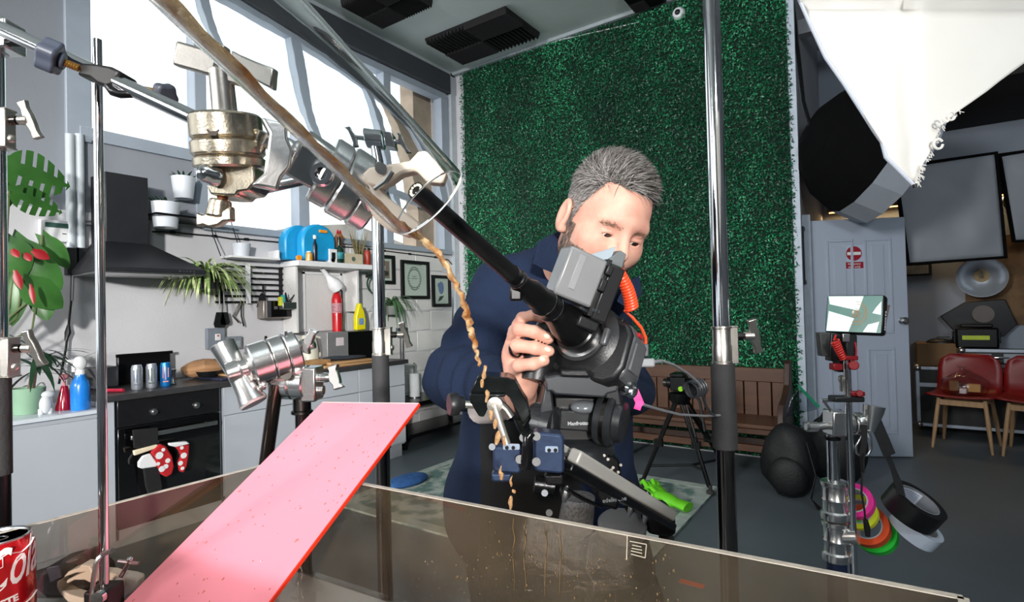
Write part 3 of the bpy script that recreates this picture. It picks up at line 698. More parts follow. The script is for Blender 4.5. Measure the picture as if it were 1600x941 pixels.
# --- fire extinguisher and things at the end of the worktop
q = onw(527, 522); q = V((XW+.13, on(0, XW+.13, 527, 510).y, 1.16))
t = T('fire_extinguisher', 'small red fire extinguisher on the wall above the grey box', 'extinguisher', q)
t.part('cylinder', MB().lathe(q, (0, 0, 1), [(.03, 0), (.045, .01), (.047, .30), (.035, .35), (.018, .37), (.018, .39)], 18), M('extinguisher_red', (190, 26, 36), .25, 0, .05))
t.part('instruction_label', MB().lathe(q, (0, 0, 1), [(.0475, .18), (.0475, .27)], 18, cap=False), M('pale_label', (186, 130, 140), .6, 0, .4, 90))
t.part('valve', MB().box(q+V((.0, .01, .405)), (.03, .06, .03)).tube([q+V((0, .03, .41)), q+V((0, .06, .38)), q+V((.0, .062, .2)), q+V((0, .05, .05))], .009, 6), blackp)
q = oW(516, 440, .16)
t = T('white_scoop', 'white plastic scoop hanging under the shelf over the extinguisher', 'scoop', q)
t.part('bowl', MB().lathe(q+V((0, .08, -.06)), (0, -.7, .72), [(.001, -.02), (.06, 0), (.065, .06), (.03, .13), (.02, .16), (.02, .24)], 18), whitep)
# microwave (steel with black side) 
def onw3(px, off, z=None): q = on(0, XW+off, px, 560); return V((XW+off, q.y, WZ+.001))
a, b = onw3(512, .37), onw3(545, .37)
t = T('toaster_oven', 'steel fronted worktop oven with a black end beside the kettle', 'microwave', V((a.x, (a.y+b.y)/2, WZ)))
zt = on(0, XW+.37, 508, 520).z
t.part('steel_side', MB().bb((XW+.08, a.y, WZ+.004), (XW+.37, b.y, zt)), M('matt_steel', (150, 150, 152), .45, .5), .004)
t.part('sticker', MB().bb((XW+.37, a.y+.09, zt-.12), (XW+.3715, a.y+.17, zt-.05)), M('pink_white_sticker', (206, 196, 198), .7))
t.part('black_end', MB().bb((XW+.08, b.y+.002, WZ+.004), (XW+.36, b.y+.30, zt-.005)), blackm, .004)
for y in (a.y+.03, b.y+.27): t.part('foot', MB().cyl((XW+.2, y, WZ+.001), (XW+.2, y, WZ+.006), .015, n=10), blackp)
q = V((XW+.22, on(0, XW+.22, 561, 500).y, zt+.001))
t = T('detergent_bottle', 'yellow detergent bottle with a blue label standing on the steel oven', 'bottle', q)
ym = M('yellow_plastic', (226, 214, 30), .35, 0, .04)
t.part('body', MB().prism([q+V((-.02, -.055, 0)), q+V((-.02, .055, 0)), q+V((-.02, .06, .10)), q+V((-.02, .045, .17)), q+V((-.02, .02, .22)), q+V((-.02, .012, .25)), q+V((-.02, -.015, .25)), q+V((-.02, -.03, .2)), q+V((-.02, -.055, .12))], (.05, 0, 0)), ym, .01)
t.part('paper_label', MB().prism([q+V((.031, -.03, .05)), q+V((.031, .03, .05)), q+V((.031, .028, .11)), q+V((.031, -.025, .11))], (.001, 0, 0)), M('blue_label', (120, 150, 190), .5, 0, .3, 60))
# kettle
q = V((XW+.24, on(0, XW+.24, 482, 545).y, WZ+.001)); km = M('cream_kettle', (208, 204, 186), .3)
t = T('kettle', 'tall cream kettle standing on the worktop beside the steel oven', 'kettle', q)
t.part('body', MB().lathe(q, (0, 0, 1), [(.07, .02), (.085, .03), (.08, .14), (.062, .24), (.05, .262), (.001, .268)], 22), km)
t.part('base', MB().cyl(q, q+V((0, 0, .02)), .08, n=20), blackp)
t.part('handle', MB().tube([q+V((.02, .05, .25)), q+V((.03, .11, .23)), q+V((.03, .12, .14)), q+V((.02, .085, .07))], .012, 8), km)
t.part('spout', MB().prism([q+V((-.012, -.05, .25)), q+V((-.012, -.09, .235)), q+V((-.012, -.06, .17))], (.024, 0, 0)), km)
q = onw(500, 562)
t = T('mug', 'dark teal mug in front of the kettle', 'mug', q)
t.part('cup', MB().lathe(q, (0, 0, 1), [(.03, 0), (.038, .004), (.04, .085), (.036, .085), (.034, .01), (.001, .008)], 18), M('teal_glaze', (20, 44, 50), .2))
t.part('handle', MB().ring(q+V((0, .045, .045)), (1, 0, 0), .022, .006, 14, 6), MATS['teal_glaze'])
# chopping boards & folded cloth
woodm = M('board_wood', (176, 138, 96), .6, 0, .15, 5, stretch=(4, .5, 4))
for k, (x0, x1, w0, w1, h) in enumerate(((508, 566, .06, .34, .018), (502, 578, .04, .36, .020))):
    a, b = onw(505+k*2, 580), onw(583, 573)
    z = WZ+.001+(1-k)*.022
    solo('chopping_board', ('upper wooden chopping board stacked on another by the steel oven', 'lower wooden chopping board on the worktop end')[k], 'chopping board', MB().bb((XF-.33+k*.02, 2.84-k*.06, z), (XF-.02, 3.28+k*.04, z+.02)), woodm, 'wooden chopping boards', bev=.004)
m = MB().ell((XF-.18, 3.12, WZ+.058), (.13, .2, .014), nu=20, nv=8).ell((XF-.2, 3.02, WZ+.064), (.09, .12, .014), nu=16, nv=6)
solo('folded_cloth', 'crumpled navy cloth lying on the chopping boards', 'cloth', m, M('navy_cloth', (44, 50, 62), .95, 0, .2, 20, .5, 60))
# paper bag, boards and pan near the oven end
q = V((XW+.24, on(0, XW+.24, 326, 560).y-.02, WZ))
t = T('paper_bag', 'crumpled brown paper bag lying on the worktop behind the clamp', 'paper bag', V((XW+.25, q.y, WZ)))
kraft = M('kraft_paper', (150, 112, 78), .8, 0, .12, 8, .6, 22)
m = MB().ell((XW+.24, q.y+.02, WZ+.07), (.14, .17, .07), nu=18, nv=10)
for i, v in enumerate(m.v):
    w = noise.noise(v*14)*.03; m.v[i] = v+V((w, w, w*.6)); m.v[i].z = max(m.v[i].z, WZ+.001)
t.part('bag', m, kraft, ang=20)
t.part('folded_mouth', MB().prism([(XW+.32, q.y+.06, WZ+.02), (XW+.38, q.y+.14, WZ+.015), (XW+.38, q.y+.2, WZ+.1), (XW+.3, q.y+.12, WZ+.13)], (.012, .0, .01)), kraft)
bluet = M('navy_tray', (32, 36, 60), .5)
solo('navy_tray', 'thin navy tray under a wooden board beside the oven', 'tray', MB().bb((XF-.36, 1.96, WZ+.001), (XF-.03, 2.36, WZ+.016)), bluet, bev=.004)
solo('bread_board', 'pale wooden board lying on the navy tray', 'board', MB().bb((XF-.32, 2.05, WZ+.017), (XF-.07, 2.40, WZ+.032)), woodm, bev=.004)
q = V((XF-.2, 2.0, WZ+.045))
t = T('frying_pan', 'black frying pan with its handle over the navy tray', 'pan', V((XF-.2, 1.99, WZ+.017)))
t.part('pan_body', MB().lathe((XF-.28, 2.0, WZ+.018), (0, 0, 1), [(.06, 0), (.085, .04), (.082, .04), (.057, .004), (.001, .004)], 20), blackp)
t.part('handle', MB().tube([(XF-.21, 2.03, WZ+.05), (XF-.14, 2.10, WZ+.075), (XF-.08, 2.17, WZ+.085)], [.012, .014, .011], 8, flat=.6), blackp)
# cans by the oven
def can(lab, px, mat, markm, group='drink cans on the oven worktop'):
    q = onw(px, 601); q = V((XF-.12, on(0, XF-.12, px, 600).y, WZ+.001)); d = depth(q); r = .031; h = .152
    t = T('drink_can', lab, 'can', q, group)
    t.part('can_body', MB().lathe(q, (0, 0, 1), [(.001, 0), (r*.8, 0), (r, .012), (r, h-.02), (r*.82, h-.003), (r*.82, h), (r*.76, h-.004), (.001, h-.004)], 24), mat)
    m = MB(); n = (CO-q); n.z = 0; n.normalize(); s = V((0, 0, 1)).cross(n)
    for k, (o, z0, z1) in enumerate(((-.014, .055, .125), (0, .045, .13), (.014, .06, .12))):
        a = q+n*math.sqrt(r*r-o*o)+s*o
        m.box(a+V((0, 0, (z0+z1)/2)), (.005, .0012, z1-z0), X=s, Y=n)
    m.box(q+n*(r+.0002)+V((0, 0, .034)), (.03, .0012, .006), X=s, Y=n)
    t.part('claw_emblem', m, markm); return t
silv = M('silver_can_paint', (176, 182, 192), .3, .6); 
can('silver drink can standing first in the row on the oven worktop', 214, silv, M('slate_print', (70, 82, 100), .5))
can('silver drink can in the middle of the row of three cans', 237, silv, M('moss_print', (44, 66, 50), .5))
can('bright blue drink can last in the row of three cans', 259, M('blue_can_paint', (30, 118, 190), .3, .4), M('coral_print', (220, 130, 110), .5))
t = T('roasting_tin', 'dark roasting tin leaning on the wall behind the three cans', 'roasting tin', V((XW+.1, 1.6, WZ)))
t.part('tin_base', MB().bb((XW+.06, 1.53, WZ+.005), (XW+.09, 1.86, WZ+.2)), blackm, .01)
t.part('rim', MB().bb((XW+.09, 1.52, WZ+.003), (XW+.10, 1.87, WZ+.02)).bb((XW+.09, 1.52, WZ+.185), (XW+.10, 1.87, WZ+.205)), blackm)
q = onw(271, 601)
t = T('spice_grinder', 'small steel grinder beside the blue drink can', 'grinder', q)
t.part('grinder_body', MB().lathe(q, (0, 0, 1), [(.018, 0), (.02, .006), (.012, .02), (.011, .08), (.018, .09), (.018, .1), (.001, .105)], 16), steel)
solo('black_speaker', 'small grey box with rounded corners behind the steel pole on the worktop', 'box', MB().bb((XW+.05, 1.29, WZ+.001), (XW+.2, 1.5, WZ+.135)), M('grey_box', (92, 92, 96), .5), bev=.01)
q = onw(190, 601)
solo('red_lighter', 'red plastic stick lying on the worktop beside the steel pole', 'stick', MB().tube([V((XF-.2, 1.35, WZ+.012)), V((XF-.08, 1.40, WZ+.012))], .01, 8), M('crimson_plastic', (200, 40, 70), .4))
# yellow rack, strainer & utensils behind clamp
q = V((XW+.22, on(0, XW+.22, 418, 535).y, WZ+.001))
t = T('knife_block', 'orange wooden knife block behind the silver clamp', 'knife block', q)
t.part('block', MB().prism([q+V((-.03, -.05, 0)), q+V((-.03, .05, 0)), q+V((-.03, .06, .2)), q+V((-.03, -.04, .235))], (.07, 0, 0)), M('orange_wood', (206, 150, 70), .5), .004)
for k in range(3): t.part('knife_handle', MB().box(q+V((.01, -.02+k*.03, .25-.012*k)), (.016, .014, .05)), orm if k else blackp)
q = V((XW+.3, on(0, XW+.3, 445, 545).y, WZ+.001))
t = T('utensil_pot', 'steel pot of whisk and ladle beside the knife block', 'utensil pot', q)
t.part('pot', MB().lathe(q, (0, 0, 1), [(.045, 0), (.05, .005), (.05, .12), (.046, .12), (.046, .01), (.001, .008)], 18), steel)
t.part('ladle', MB().tube([q+V((0, .01, .02)), q+V((0, .04, .22))], .005, 6).ell(q+V((0, .05, .235)), (.02, .03, .03)), steel)
t.part('whisk', MB().tube([q+V((0, -.01, .02)), q+V((0, -.03, .17))], .005, 6).ring(q+V((0, -.04, .21)), (1, 0, 0), .035, .002, 16, 4).ring(q+V((0, -.04, .21)), (.6, .8, 0), .035, .002, 16, 4), steel)
q = V((XW+.42, on(0, XW+.42, 400, 560).y, WZ+.001))
solo('green_cloth', 'small bright green cloth on the worktop behind the clamp', 'cloth', MB().ell(q+V((0, 0, .02)), (.06, .1, .022), nu=14, nv=6), M('bright_green_cloth', (80, 170, 60), .9, 0, .2, 30))
q = V((XW+.5, on(0, XW+.5, 440, 580).y, WZ+.001))
solo('bread_loaf', 'brown baguette lying on the worktop behind the clamp', 'bread', MB().tube([q+V((-.1, -.1, .03)), q+V((-.05, 0, .035)), q+V((0, .12, .035)), q+V((.02, .3, .045)), q+V((.02, .42, .05))], [.02, .034, .036, .034, .018], 12), M('bread_crust', (160, 122, 80), .8, 0, .2, 14, .3))
# sockets
sw = M('grey_socket_box', (120, 128, 138), .5)
q = oW(335, 529, .02)
t = T('isolator_switch', 'taller grey switch box with a red rocker on the wall', 'switch', q)
t.part('box', MB().box(q+V((.01, 0, 0)), (.04, .135, .16)), sw, .004)
t.part('rocker', MB().box(q+V((.033, .01, .01)), (.008, .04, .05)), whitep, .002)
t.part('red_mark', MB().box(q+V((.038, .01, .02)), (.002, .015, .01)), redm)
q = oW(361, 536, .02)
t = T('wall_socket', 'shorter grey double socket box beside the switch with red rocker', 'socket', q)
t.part('box', MB().box(q+V((.008, 0, 0)), (.035, .15, .1)), sw, .004)
for s in (-1, 1): t.part('outlet', MB().box(q+V((.027, s*.035, -.01)), (.004, .05, .05)), M('socket_grey', (150, 158, 166), .5), .001)
q = oW(628, 519, .02)
t = T('metal_socket', 'brushed metal socket plate on the wall beside the middle stand', 'socket', q)
t.part('plate', MB().box(q, (.03, .15, .09)), M('gunmetal', (90, 98, 104), .4, .6), .003)
for s in (-1, 1): t.part('pipe', MB().tube([q+V((-.005, s*.02, -.04)), q+V((-.005, s*.02, -.36))], .011, 8), steel)
q = V((XW+.18, on(0, XW+.18, 616, 560).y, WZ+.001))
bottle('teal_bottle', 'small teal glass bottle at the far end of the worktop', 'bottle', V((XW+.3, 3.56, WZ+.001)), .17, .045, M('teal_glass', (40, 140, 140), .15), whitep, neck=.3, capr=.34, shoulder=.45)
# dark bench beyond the worktop with paper roll
t = T('dark_bench', 'low dark bench against the wall beyond the white units', 'bench', (-4.1, 4.3, 0))
t.part('top', MB().bb((XW+.02, 3.74, .40), (XW+.46, 5.0, .44)), blackm, .004)
for y in (3.8, 4.9):
    for x in (XW+.05, XW+.42): t.part('leg', MB().bb((x-.02, y-.02, 0), (x+.02, y+.02, .4)), blackm)
t.part('lower_shelf', MB().bb((XW+.03, 3.8, .1), (XW+.44, 4.92, .13)), blackm)
q = V((XW+.2, on(0, XW+.2, 648, 625).y, .441))
t = T('paper_roll', 'white paper roll on a steel holder on the dark bench', 'paper roll', q)
t.part('roll', MB().lathe(q, (0, 0, 1), [(.02, .01), (.055, .01), (.055, .25), (.02, .25)], 22), M('tissue', (208, 212, 214), .9))
t.part('holder', MB().cyl(q, q+V((0, 0, .01)), .065, n=20).cyl(q, q+V((0, 0, .33)), .008, n=8).ring(q+V((0, 0, .34)), (1, 0, 0), .015, .005, 12, 5), steel)
q = V((XW+.25, on(0, XW+.25, 669, 625).y, .441))
t = T('glass_tumbler', 'clear tumbler beside the paper roll on the dark bench', 'glass', q)
t.part('tumbler', MB().lathe(q, (0, 0, 1), [(.03, 0), (.035, .13), (.032, .13), (.028, .006), (.001, .006)], 18), MATS['vase_glass'])
solo('blue_cloth', 'blue cloth heap lying on the rug by the end unit', 'cloth', MB().ell((-3.12, 3.05, .03), (.12, .2, .035), nu=16, nv=8), M('blue_microfibre', (56, 104, 168), .95, 0, .15, 20, .4, 60))
# ------------------------------------------------------------------ left end: alarm panel, trunking, plants
q = oW(86, 362, .0)
t = T('alarm_panel', 'white alarm keypad with a green display on the wall', 'keypad', q)
t.part('case', MB().box(q+V((.02, 0, 0)), (.04, .17, .135)), whitep, .006)
t.part('display', MB().box(q+V((.041, 0, .035)), (.003, .12, .03)), M('lcd_green', (60, 92, 84), .3))
t.part('indicator', MB().box(q+V((.041, .035, -.015)), (.003, .02, .005)), blackp)
t = T('cable_trunking', 'pair of white vertical conduits beside the window with black ends', 'conduit', oW(115, 385, .02))
for px in (109, 124):
    a, b = oW(px, 210, .025), oW(px+3, 388, .025); b = V((a.x, a.y, b.z)); c = V((a.x, a.y, oW(px, 430).z))
    t.part('conduit', MB().cyl(a, b, .026, n=12), M('white_conduit', (184, 192, 198), .5))
    t.part('black_end', MB().bb((a.x-.03, a.y-.03, c.z), (a.x+.03, a.y+.03, b.z)), blackp)
solo('black_flex', 'black flex hanging down the wall below the conduit ends', 'cable', MB().tube([oW(112, 428, .02), oW(111, 470, .02), oW(107, 510, .03), oW(103, 545, .04), oW(92, 600, .1)], .007, 6).tube([oW(107, 508, .03), oW(106, 520, .03), oW(103, 532, .04)], [.008, .018, .008], 8), blackp)
solo('grey_flex', 'thin grey flex looping from the hood to the conduit ends', 'cable', MB().tube([oW(168, 375, .04), oW(140, 398, .04), oW(122, 412, .05), oW(114, 432, .04), oW(113, 470, .03)], .006, 6), M('grey_flex', (120, 122, 128), .5))
mb = MB()
for z in (0, 6): mb.tube([oW(128, 345+z, .012), oW(170, 347+z, .012)], .006, 5)
solo('thin_conduit', 'two thin grey pipes running from conduit to the hood', 'pipe', mb, MATS['grey_flex'])
# Monstera: big leaves in front of the wall
UZ = .826
def onu(px, py): return on(2, UZ, px, py)
c0 = V((-4.02, .62, UZ))
t = T('monstera', 'tall monstera with split glossy leaves at the edge of the picture', 'plant', c0)
pot(t, 'pot', c0, .11, .13, .2, wpot)
def L2(mb, base, tip, Wpx, off0, off1, tilt=V((.6, -.3, .6)), splits=1, curl=.1, stem=True, stm=None):
    a, b = oW(*base, off0), oW(*tip, off1)
    leaf(mb, a, b-a, ((CO-a).normalized()+V((0, 0, .35))) if splits else tilt, (b-a).length, Wpx*depth(a)/F, curl, 18 if splits else 10, splits)
stems = MB()
for i, (ba, ti, w, o0, o1, tl) in enumerate((
    ((6, 256), (114, 290), 44, .45, .42, V((.5, -.5, .7))), ((14, 298), (102, 332), 26, .5, .45, V((.5, -.4, .6))),
    ((-14, 290), (30, 320), 26, .5, .4, V((.7, -.4, .5))), ((66, 368), (108, 420), 17, .3, .32, V((.8, -.5, .3))))):
    m = MB(); L2(m, ba, ti, w, o0, o1, tl, 1 if i < 3 else 0); t.part('leaf', m, leafg, ang=80)
    stems.tube([oW(*ba, o0), oW(ba[0]-5, ba[1]+90, .4), c0+V((0, 0, .2))], .007, 6)
for (ba, ti, w, o0, o1) in (((18, 372), (80, 455), 30, .38, .45), ((40, 400), (96, 452), 26, .4, .46), ((36, 438), (100, 482), 27, .42, .45), ((24, 420), (14, 508), 22, .36, .4), ((60, 455), (72, 500), 18, .35, .4), ((0, 372), (40, 430), 30, .4, .44)):
    m = MB(); L2(m, ba, ti, w, o0, o1, V((.85, -.45, .25)), 0, .18); t.part('leaf', m, leafg, ang=80)
    stems.tube([oW(*ba, o0), oW(ba[0]-10, ba[1]+60, .36), c0+V((0, 0, .2))], .006, 6)
t.part('stems', stems, M('stem_green', (92, 104, 66), .6))
t = T('red_flowers', 'red anthurium blooms among the big glossy leaves', 'flower', oW(50, 420, .4))
REDP = M('anthurium_red', (150, 16, 28), .4)
for (ba, ti, w) in (((52, 392), (78, 404), 9), ((20, 390), (29, 402), 6), ((40, 396), (48, 408), 6), ((24, 424), (33, 452), 6), ((48, 446), (53, 476), 4)):
    m = MB(); L2(m, ba, ti, w, .5, .52, V((.9, -.3, .3)), 0, .1); t.part('petal', m, REDP, ang=80)
# leaning plants and bottles on the white unit
q = onu(44, 646)
t = T('potted_dracaena', 'dark spiky plant in a pale green pot with drips on the white unit', 'plant', q)
d = depth(q); gp = M('sage_glaze', (134, 168, 142), .35, 0, .1, 5)
pot(t, 'pot', q, .064, .078, 40*d/F, gp)
t.part('trunk', MB().tube([q+V((0, .01, .1)), q+V((0, .03, .25)), q+V((0, .04, .34))], [.018, .015, .012], 8), M('trunk_brown', (100, 84, 74), .8))
m = MB()
for k in range(30):
    a = rng.uniform(0, 2*PI); blade(m, q+V((0, .04, .3+rng.uniform(-.08, .06))), (math.cos(a), math.sin(a)+.3, rng.uniform(-.2, 1.0)), rng.uniform(.16, .36), .013, rng.uniform(.8, 2.0), 7)
t.part('leaves', m, leafd)
q = onu(78, 625)
t = T('terracotta_pot', 'small orange pot with thin grassy leaves behind the pale green pot', 'plant', q)
pot(t, 'pot', q, .045, .062, .10, M('terracotta', (176, 106, 50), .7))
m = MB()
for k in range(30):
    a = rng.uniform(-.9, 2.6); blade(m, q+V((0, 0, .08)), (math.cos(a)*.5, math.sin(a), rng.uniform(.4, 1.2)), rng.uniform(.25, .46), .006, rng.uniform(.5, 1.3), 7)
t.part('leaves', m, leafd)
q = onu(71, 647)
t = T('white_figurine', 'little white animal figurine between the green pot and red bottle', 'figurine', q)
t.part('body', MB().ell(q+V((0, 0, .05)), (.022, .028, .05)).ell(q+V((0, .012, .105)), (.018, .03, .02)).cyl(q+V((0, -.02, 0)), q+V((0, -.02, .03)), .012).cyl(q+V((0, .02, 0)), q+V((0, .02, .03)), .012), M('white_porcelain', (206, 210, 212), .3))
q = onu(101, 640); d = depth(q)
t = T('red_perfume_bottle', 'small conical red bottle with a pale ball top beside the blue spray', 'bottle', q)
t.part('body', MB().lathe(q, (0, 0, 1), [(.001, 0), (.044, 0), (.044, .01), (.018, .125), (.014, .135)], 20), M('ruby_glass', (140, 14, 40), .12, 0, .1, spec=.8))
t.part('ball_top', MB().cyl(q+V((0, 0, .135)), q+V((0, 0, .165)), .008, n=10).ell(q+V((0, 0, .185)), (.022, .022, .018)), M('rose_knob', (188, 120, 128), .25))
q = onu(126, 640)
t = T('spray_bottle', 'bright blue spray bottle with white trigger on the white unit', 'spray bottle', q)
t.part('body', MB().lathe(q, (0, 0, 1), [(.001, 0), (.042, 0), (.046, .008), (.046, .13), (.04, .16), (.024, .185), (.024, .2)], 22), M('sky_blue_plastic', (30, 124, 214), .25, 0, .12, 9, spec=.6))
t.part('collar', MB().cyl(q+V((0, 0, .195)), q+V((0, 0, .225)), .024, n=16), whitep)
t.part('trigger', MB().ell(q+V((0, -.002, .262)), (.022, .036, .04)).box(q+V((0, -.04, .275)), (.022, .04, .022)).box(q+V((0, -.032, .24)), (.012, .012, .05)), whitep)
solo('black_torch', 'black torch lying on the white unit beside the green pot', 'torch', MB().tube([onu(10, 640)+V((0, 0, .07)), onu(38, 632)+V((0, 0, .10))], [.014, .018], 10), blackp)
# ================================================================== BENCH, TRIPOD, BAGS IN FRONT OF THE HEDGE
pew = M('varnished_pine', (88, 55, 34), .45, 0, .16, 3, .1, 60, stretch=(1, 6, 6))
pewd = M('dark_bench_end', (62, 40, 30), .5, 0, .18, 3, stretch=(6, 6, 1))
BX0, BX1 = -3.0, -.72; BYB = 5.02
def zY(y, px, py): return on(1, y, px, py).z
zt = zY(BYB-.05, 1190, 575); zr = zY(BYB-.05, 1190, 597); zs = zY(4.56, 1190, 664)
t = T('bench', 'brown pine settle with slatted back in front of the leaf wall', 'bench', ((BX0+BX1)/2, 4.8, 0))
t.part('top_rail', MB().bb((BX0, BYB-.06, zr), (BX1, BYB-.015, zt)), pew, .006)
n = 21; w = (BX1-BX0)/n
for k in range(n):
    t.part('slat', MB().bb((BX0+w*k+.004, BYB-.048-(k % 2)*.002, zs-.02), (BX0+w*(k+1)-.004, BYB-.025, zr+.006)), pew, .004)
t.part('seat', MB().bb((BX0, 4.54, zs-.035), (BX1, BYB-.05, zs)), pew, .008)
t.part('seat_apron', MB().bb((BX0, 4.60, zs-.09), (BX1, 4.63, zs-.035)), pew, .003)
t.part('foot_rail', MB().bb((BX0, 4.60, .17), (BX1, 4.64, .225)), pew, .004)
t.part('back_rail', MB().bb((BX0, BYB-.06, .13), (BX1, BYB-.03, .2)), pewd, .004)
for x in (BX0-.045, BX1):
    pr = [(x, 4.50, 0), (x, BYB-.01, 0), (x, BYB-.01, zt+.02), (x, BYB-.05, zt+.075), (x, BYB-.11, zt+.05), (x, BYB-.17, zt-.12), (x, 4.72, zs+.2), (x, 4.56, zs+.16), (x, 4.50, zs+.08)]
    t.part('end_panel', MB().prism(pr, (.045, 0, 0)), pewd, .006)
t.part('leg', MB().bb((BX0+1.0, 4.6, 0), (BX0+1.05, 4.66, zs-.03)), pew, .003)
# --- video tripod
ap = P(1062, 612, 4.02); f1 = on(2, .03, 1002, 757); f2 = on(2, .03, 1110, 768); f3 = V((ap.x+.25, 4.38, .03))
t = T('tripod', 'black video tripod standing on the rug edge before the bench', 'tripod', V((ap.x, ap.y, .012)))
for f in (f1, f2, f3):
    top = ap+(f-ap)*.05; md = ap.lerp(f, .55)
    side = (f-ap).cross(V((0, 0, 1))).normalized()
    m = MB()
    for s in (-1, 1): m.tube([top+side*s*.03, md+side*s*.018], .012, 8)
    m.tube([md-(f-ap)*.08, f-(f-ap)*.04], .016, 8).box(md, (.06, .04, .05))
    lg = t.part('leg', m, blackm)
    t.part('foot', MB().lathe(f-V((0, 0, .017)), (0, 0, 1), [(.028, 0), (.028, .02), (.014, .03), (.014, .06)], 12), rubber, parent=lg)
m = MB()
md = [ap.lerp(f, .80) for f in (f1, f2, f3)]; cn = (md[0]+md[1]+md[2])/3
for q in md: m.tube([q, cn], .010, 8)
t.part('spreader', m, blackp)
t.part('bowl', MB().lathe(ap-V((0, 0, .06)), (0, 0, 1), [(.05, -.03), (.075, 0), (.08, .05), (.05, .06)], 18), blackm)
t.part('fluid_head', MB().box(ap+V((0, 0, .06)), (.11, .1, .1)).cyl(ap+V((-.09, 0, .06)), ap+V((.09, 0, .06)), .04, n=16).box(ap+V((0, 0, .125)), (.1, .14, .025)), blackm, .006)
t.part('level_bubble', MB().cyl(ap+V((.03, -.06, .03)), ap+V((.03, -.075, .03)), .018, n=12), M('lime_bubble', (150, 220, 30), .3))
t.part('pan_handle', MB().tube([ap+V((.06, .0, .05)), ap+V((.16, -.06, -.05)), ap+V((.2, -.1, -.25))], .010, 8), blackp)
t.part('drag_knob', MB().cyl(ap+V((-.09, 0, .06)), ap+V((-.115, 0, .06)), .03, n=14), darkst)
t.part('drag_knob', MB().cyl(ap+V((.09, -.02, .02)), ap+V((.12, -.02, .02)), .02, n=12), darkst)
# --- rucksack and zip bag
bagm = M('black_nylon', (14, 14, 16), .6, 0, .25, 18, .25, 90)
q = on(2, 0, 1252, 752); q = V((q.x-.02, 4.22, 0))
t = T('rucksack', 'black rucksack slumped on the floor beside the bench end', 'bag', q)
m = MB().ell(q+V((0, .0, .24)), (.17, .13, .26), nu=20, nv=14)
for i, v in enumerate(m.v):
    w = noise.noise(v*6)*.04; m.v[i] = v+V((w, w, 0)); m.v[i].z = max(m.v[i].z, .002)
t.part('bag_body', m, bagm)
t.part('pocket', MB().ell(q+V((0, -.11, .16)), (.12, .05, .13), nu=16, nv=10), bagm)
t.part('strap', MB().ribbon([q+V((.12, -.1, .4)), q+V((.17, -.14, .2)), q+V((.14, -.17, .05)), q+V((.2, -.24, .012))], .018, side=(0, 1, .3), th=.004), bagm)
q2 = V((-.36, 4.62, 0))
t = T('holdall', 'large black holdall behind the rucksack at the bench end', 'bag', q2)
m = MB().ell(q2+V((0, 0, .25)), (.2, .16, .27), nu=20, nv=14)
for i, v in enumerate(m.v):
    w = noise.noise(v*5+V((3, 0, 0)))*.05; m.v[i] = v+V((w, w, w)); m.v[i].z = max(m.v[i].z, .002)
t.part('bag_body', m, bagm)
t.part('handle', MB().tube([q2+V((-.08, -.1, .48)), q2+V((-.04, -.12, .56)), q2+V((.05, -.12, .56)), q2+V((.09, -.1, .48))], .012, 8), bagm)
clr = clear_mat('cloudy_film', (.72, .76, .8), 1.5, .15, 2.2, bump=.8, bscale=24)
a = P(1226, 652, 3.86); b = P(1278, 640, 3.86); c = P(1246, 606, 3.86); dd = CF*.0+V((0, .12, 0))
t = T('zip_bag', 'clear plastic zip bag with a green seal lying on the black rucksack', 'bag', (a+b)/2)
t.part('film', MB().prism([a, a.lerp(c, .5)+V((-.01, 0, .01)), c, b.lerp(c, .3), b], dd), clr, .01)
t.part('green_seal', MB().tube([c+V((0, .06, .004)), b+V((0, .06, .008))], .009, 6), M('green_seal', (40, 150, 110), .4))
# --- lime gloves on the rug
lime = M('lime_rubber', (120, 226, 40), .5, 0, .06, 20, .1)
g = on(2, .02, 1028, 778)
t = T('rubber_gloves', 'crumpled lime green rubber gloves on the rug behind the slider', 'gloves', V((g.x, g.y, .013)))
for k, (o, ang) in enumerate(((V((0, 0, 0)), 2.3), (V((.1, -.12, .01)), 2.9))):
    c = V((g.x, g.y, .055))+o; a_ = V((math.cos(ang), math.sin(ang), .1)); s = V((-a_.y, a_.x, 0))
    m = MB().ell(c, (.10, .06, .04), X=a_.normalized(), Y=s.normalized(), nu=16, nv=8)
    for j in range(4): m.tube([c+a_*.07+s*(-.04+j*.027), c+a_*.13+s*(-.05+j*.034)+V((0, 0, .01+.02*(j % 2))), c+a_*.17+s*(-.055+j*.037)], [.017, .015, .011], 8)
    m.tube([c+s*.05, c+a_*.06+s*.1, c+a_*.09+s*.11], [.018, .015, .012], 8).tube([c-a_*.07, c-a_*.16], [.05, .058], 12, flat=.5)
    t.part('glove', m, lime)
# ================================================================== DOOR AND ALCOVE
doorm = M('white_door_paint', (168, 178, 194), .4, 0, .02, 3)
h0 = V((-.55, 5.37, 0)); h1 = V((.125, 5.71, 0)); du = (h1-h0).normalized(); DW = (h1-h0).length; dn = V((du.y, -du.x, 0))
t = T('door_1', None, None, h0+du*DW/2, kind='structure')
def DP(u, z, n=0.0): return h0+du*u+V((0, 0, z))+dn*n
t.part('leaf', MB().box(DP(DW/2, 1.02, -.02), (DW, .04, 2.02), X=du, Y=dn), doorm, .003)
def dframe(u0, u1, z0, z1):
    m = MB(); w = .022
    for (ua, ub, za, zb) in ((u0, u1, z0, z0+w), (u0, u1, z1-w, z1), (u0, u0+w, z0+w, z1-w), (u1-w, u1, z0+w, z1-w)):
        m.box(DP((ua+ub)/2, (za+zb)/2, .004), (ub-ua, .010, zb-za), X=du, Y=dn)
    m.box(DP((u0+u1)/2, (z0+z1)/2, .002), (u1-u0-.12, .008, z1-z0-.12), X=du, Y=dn)
    t.part('panel', m, doorm, .003)
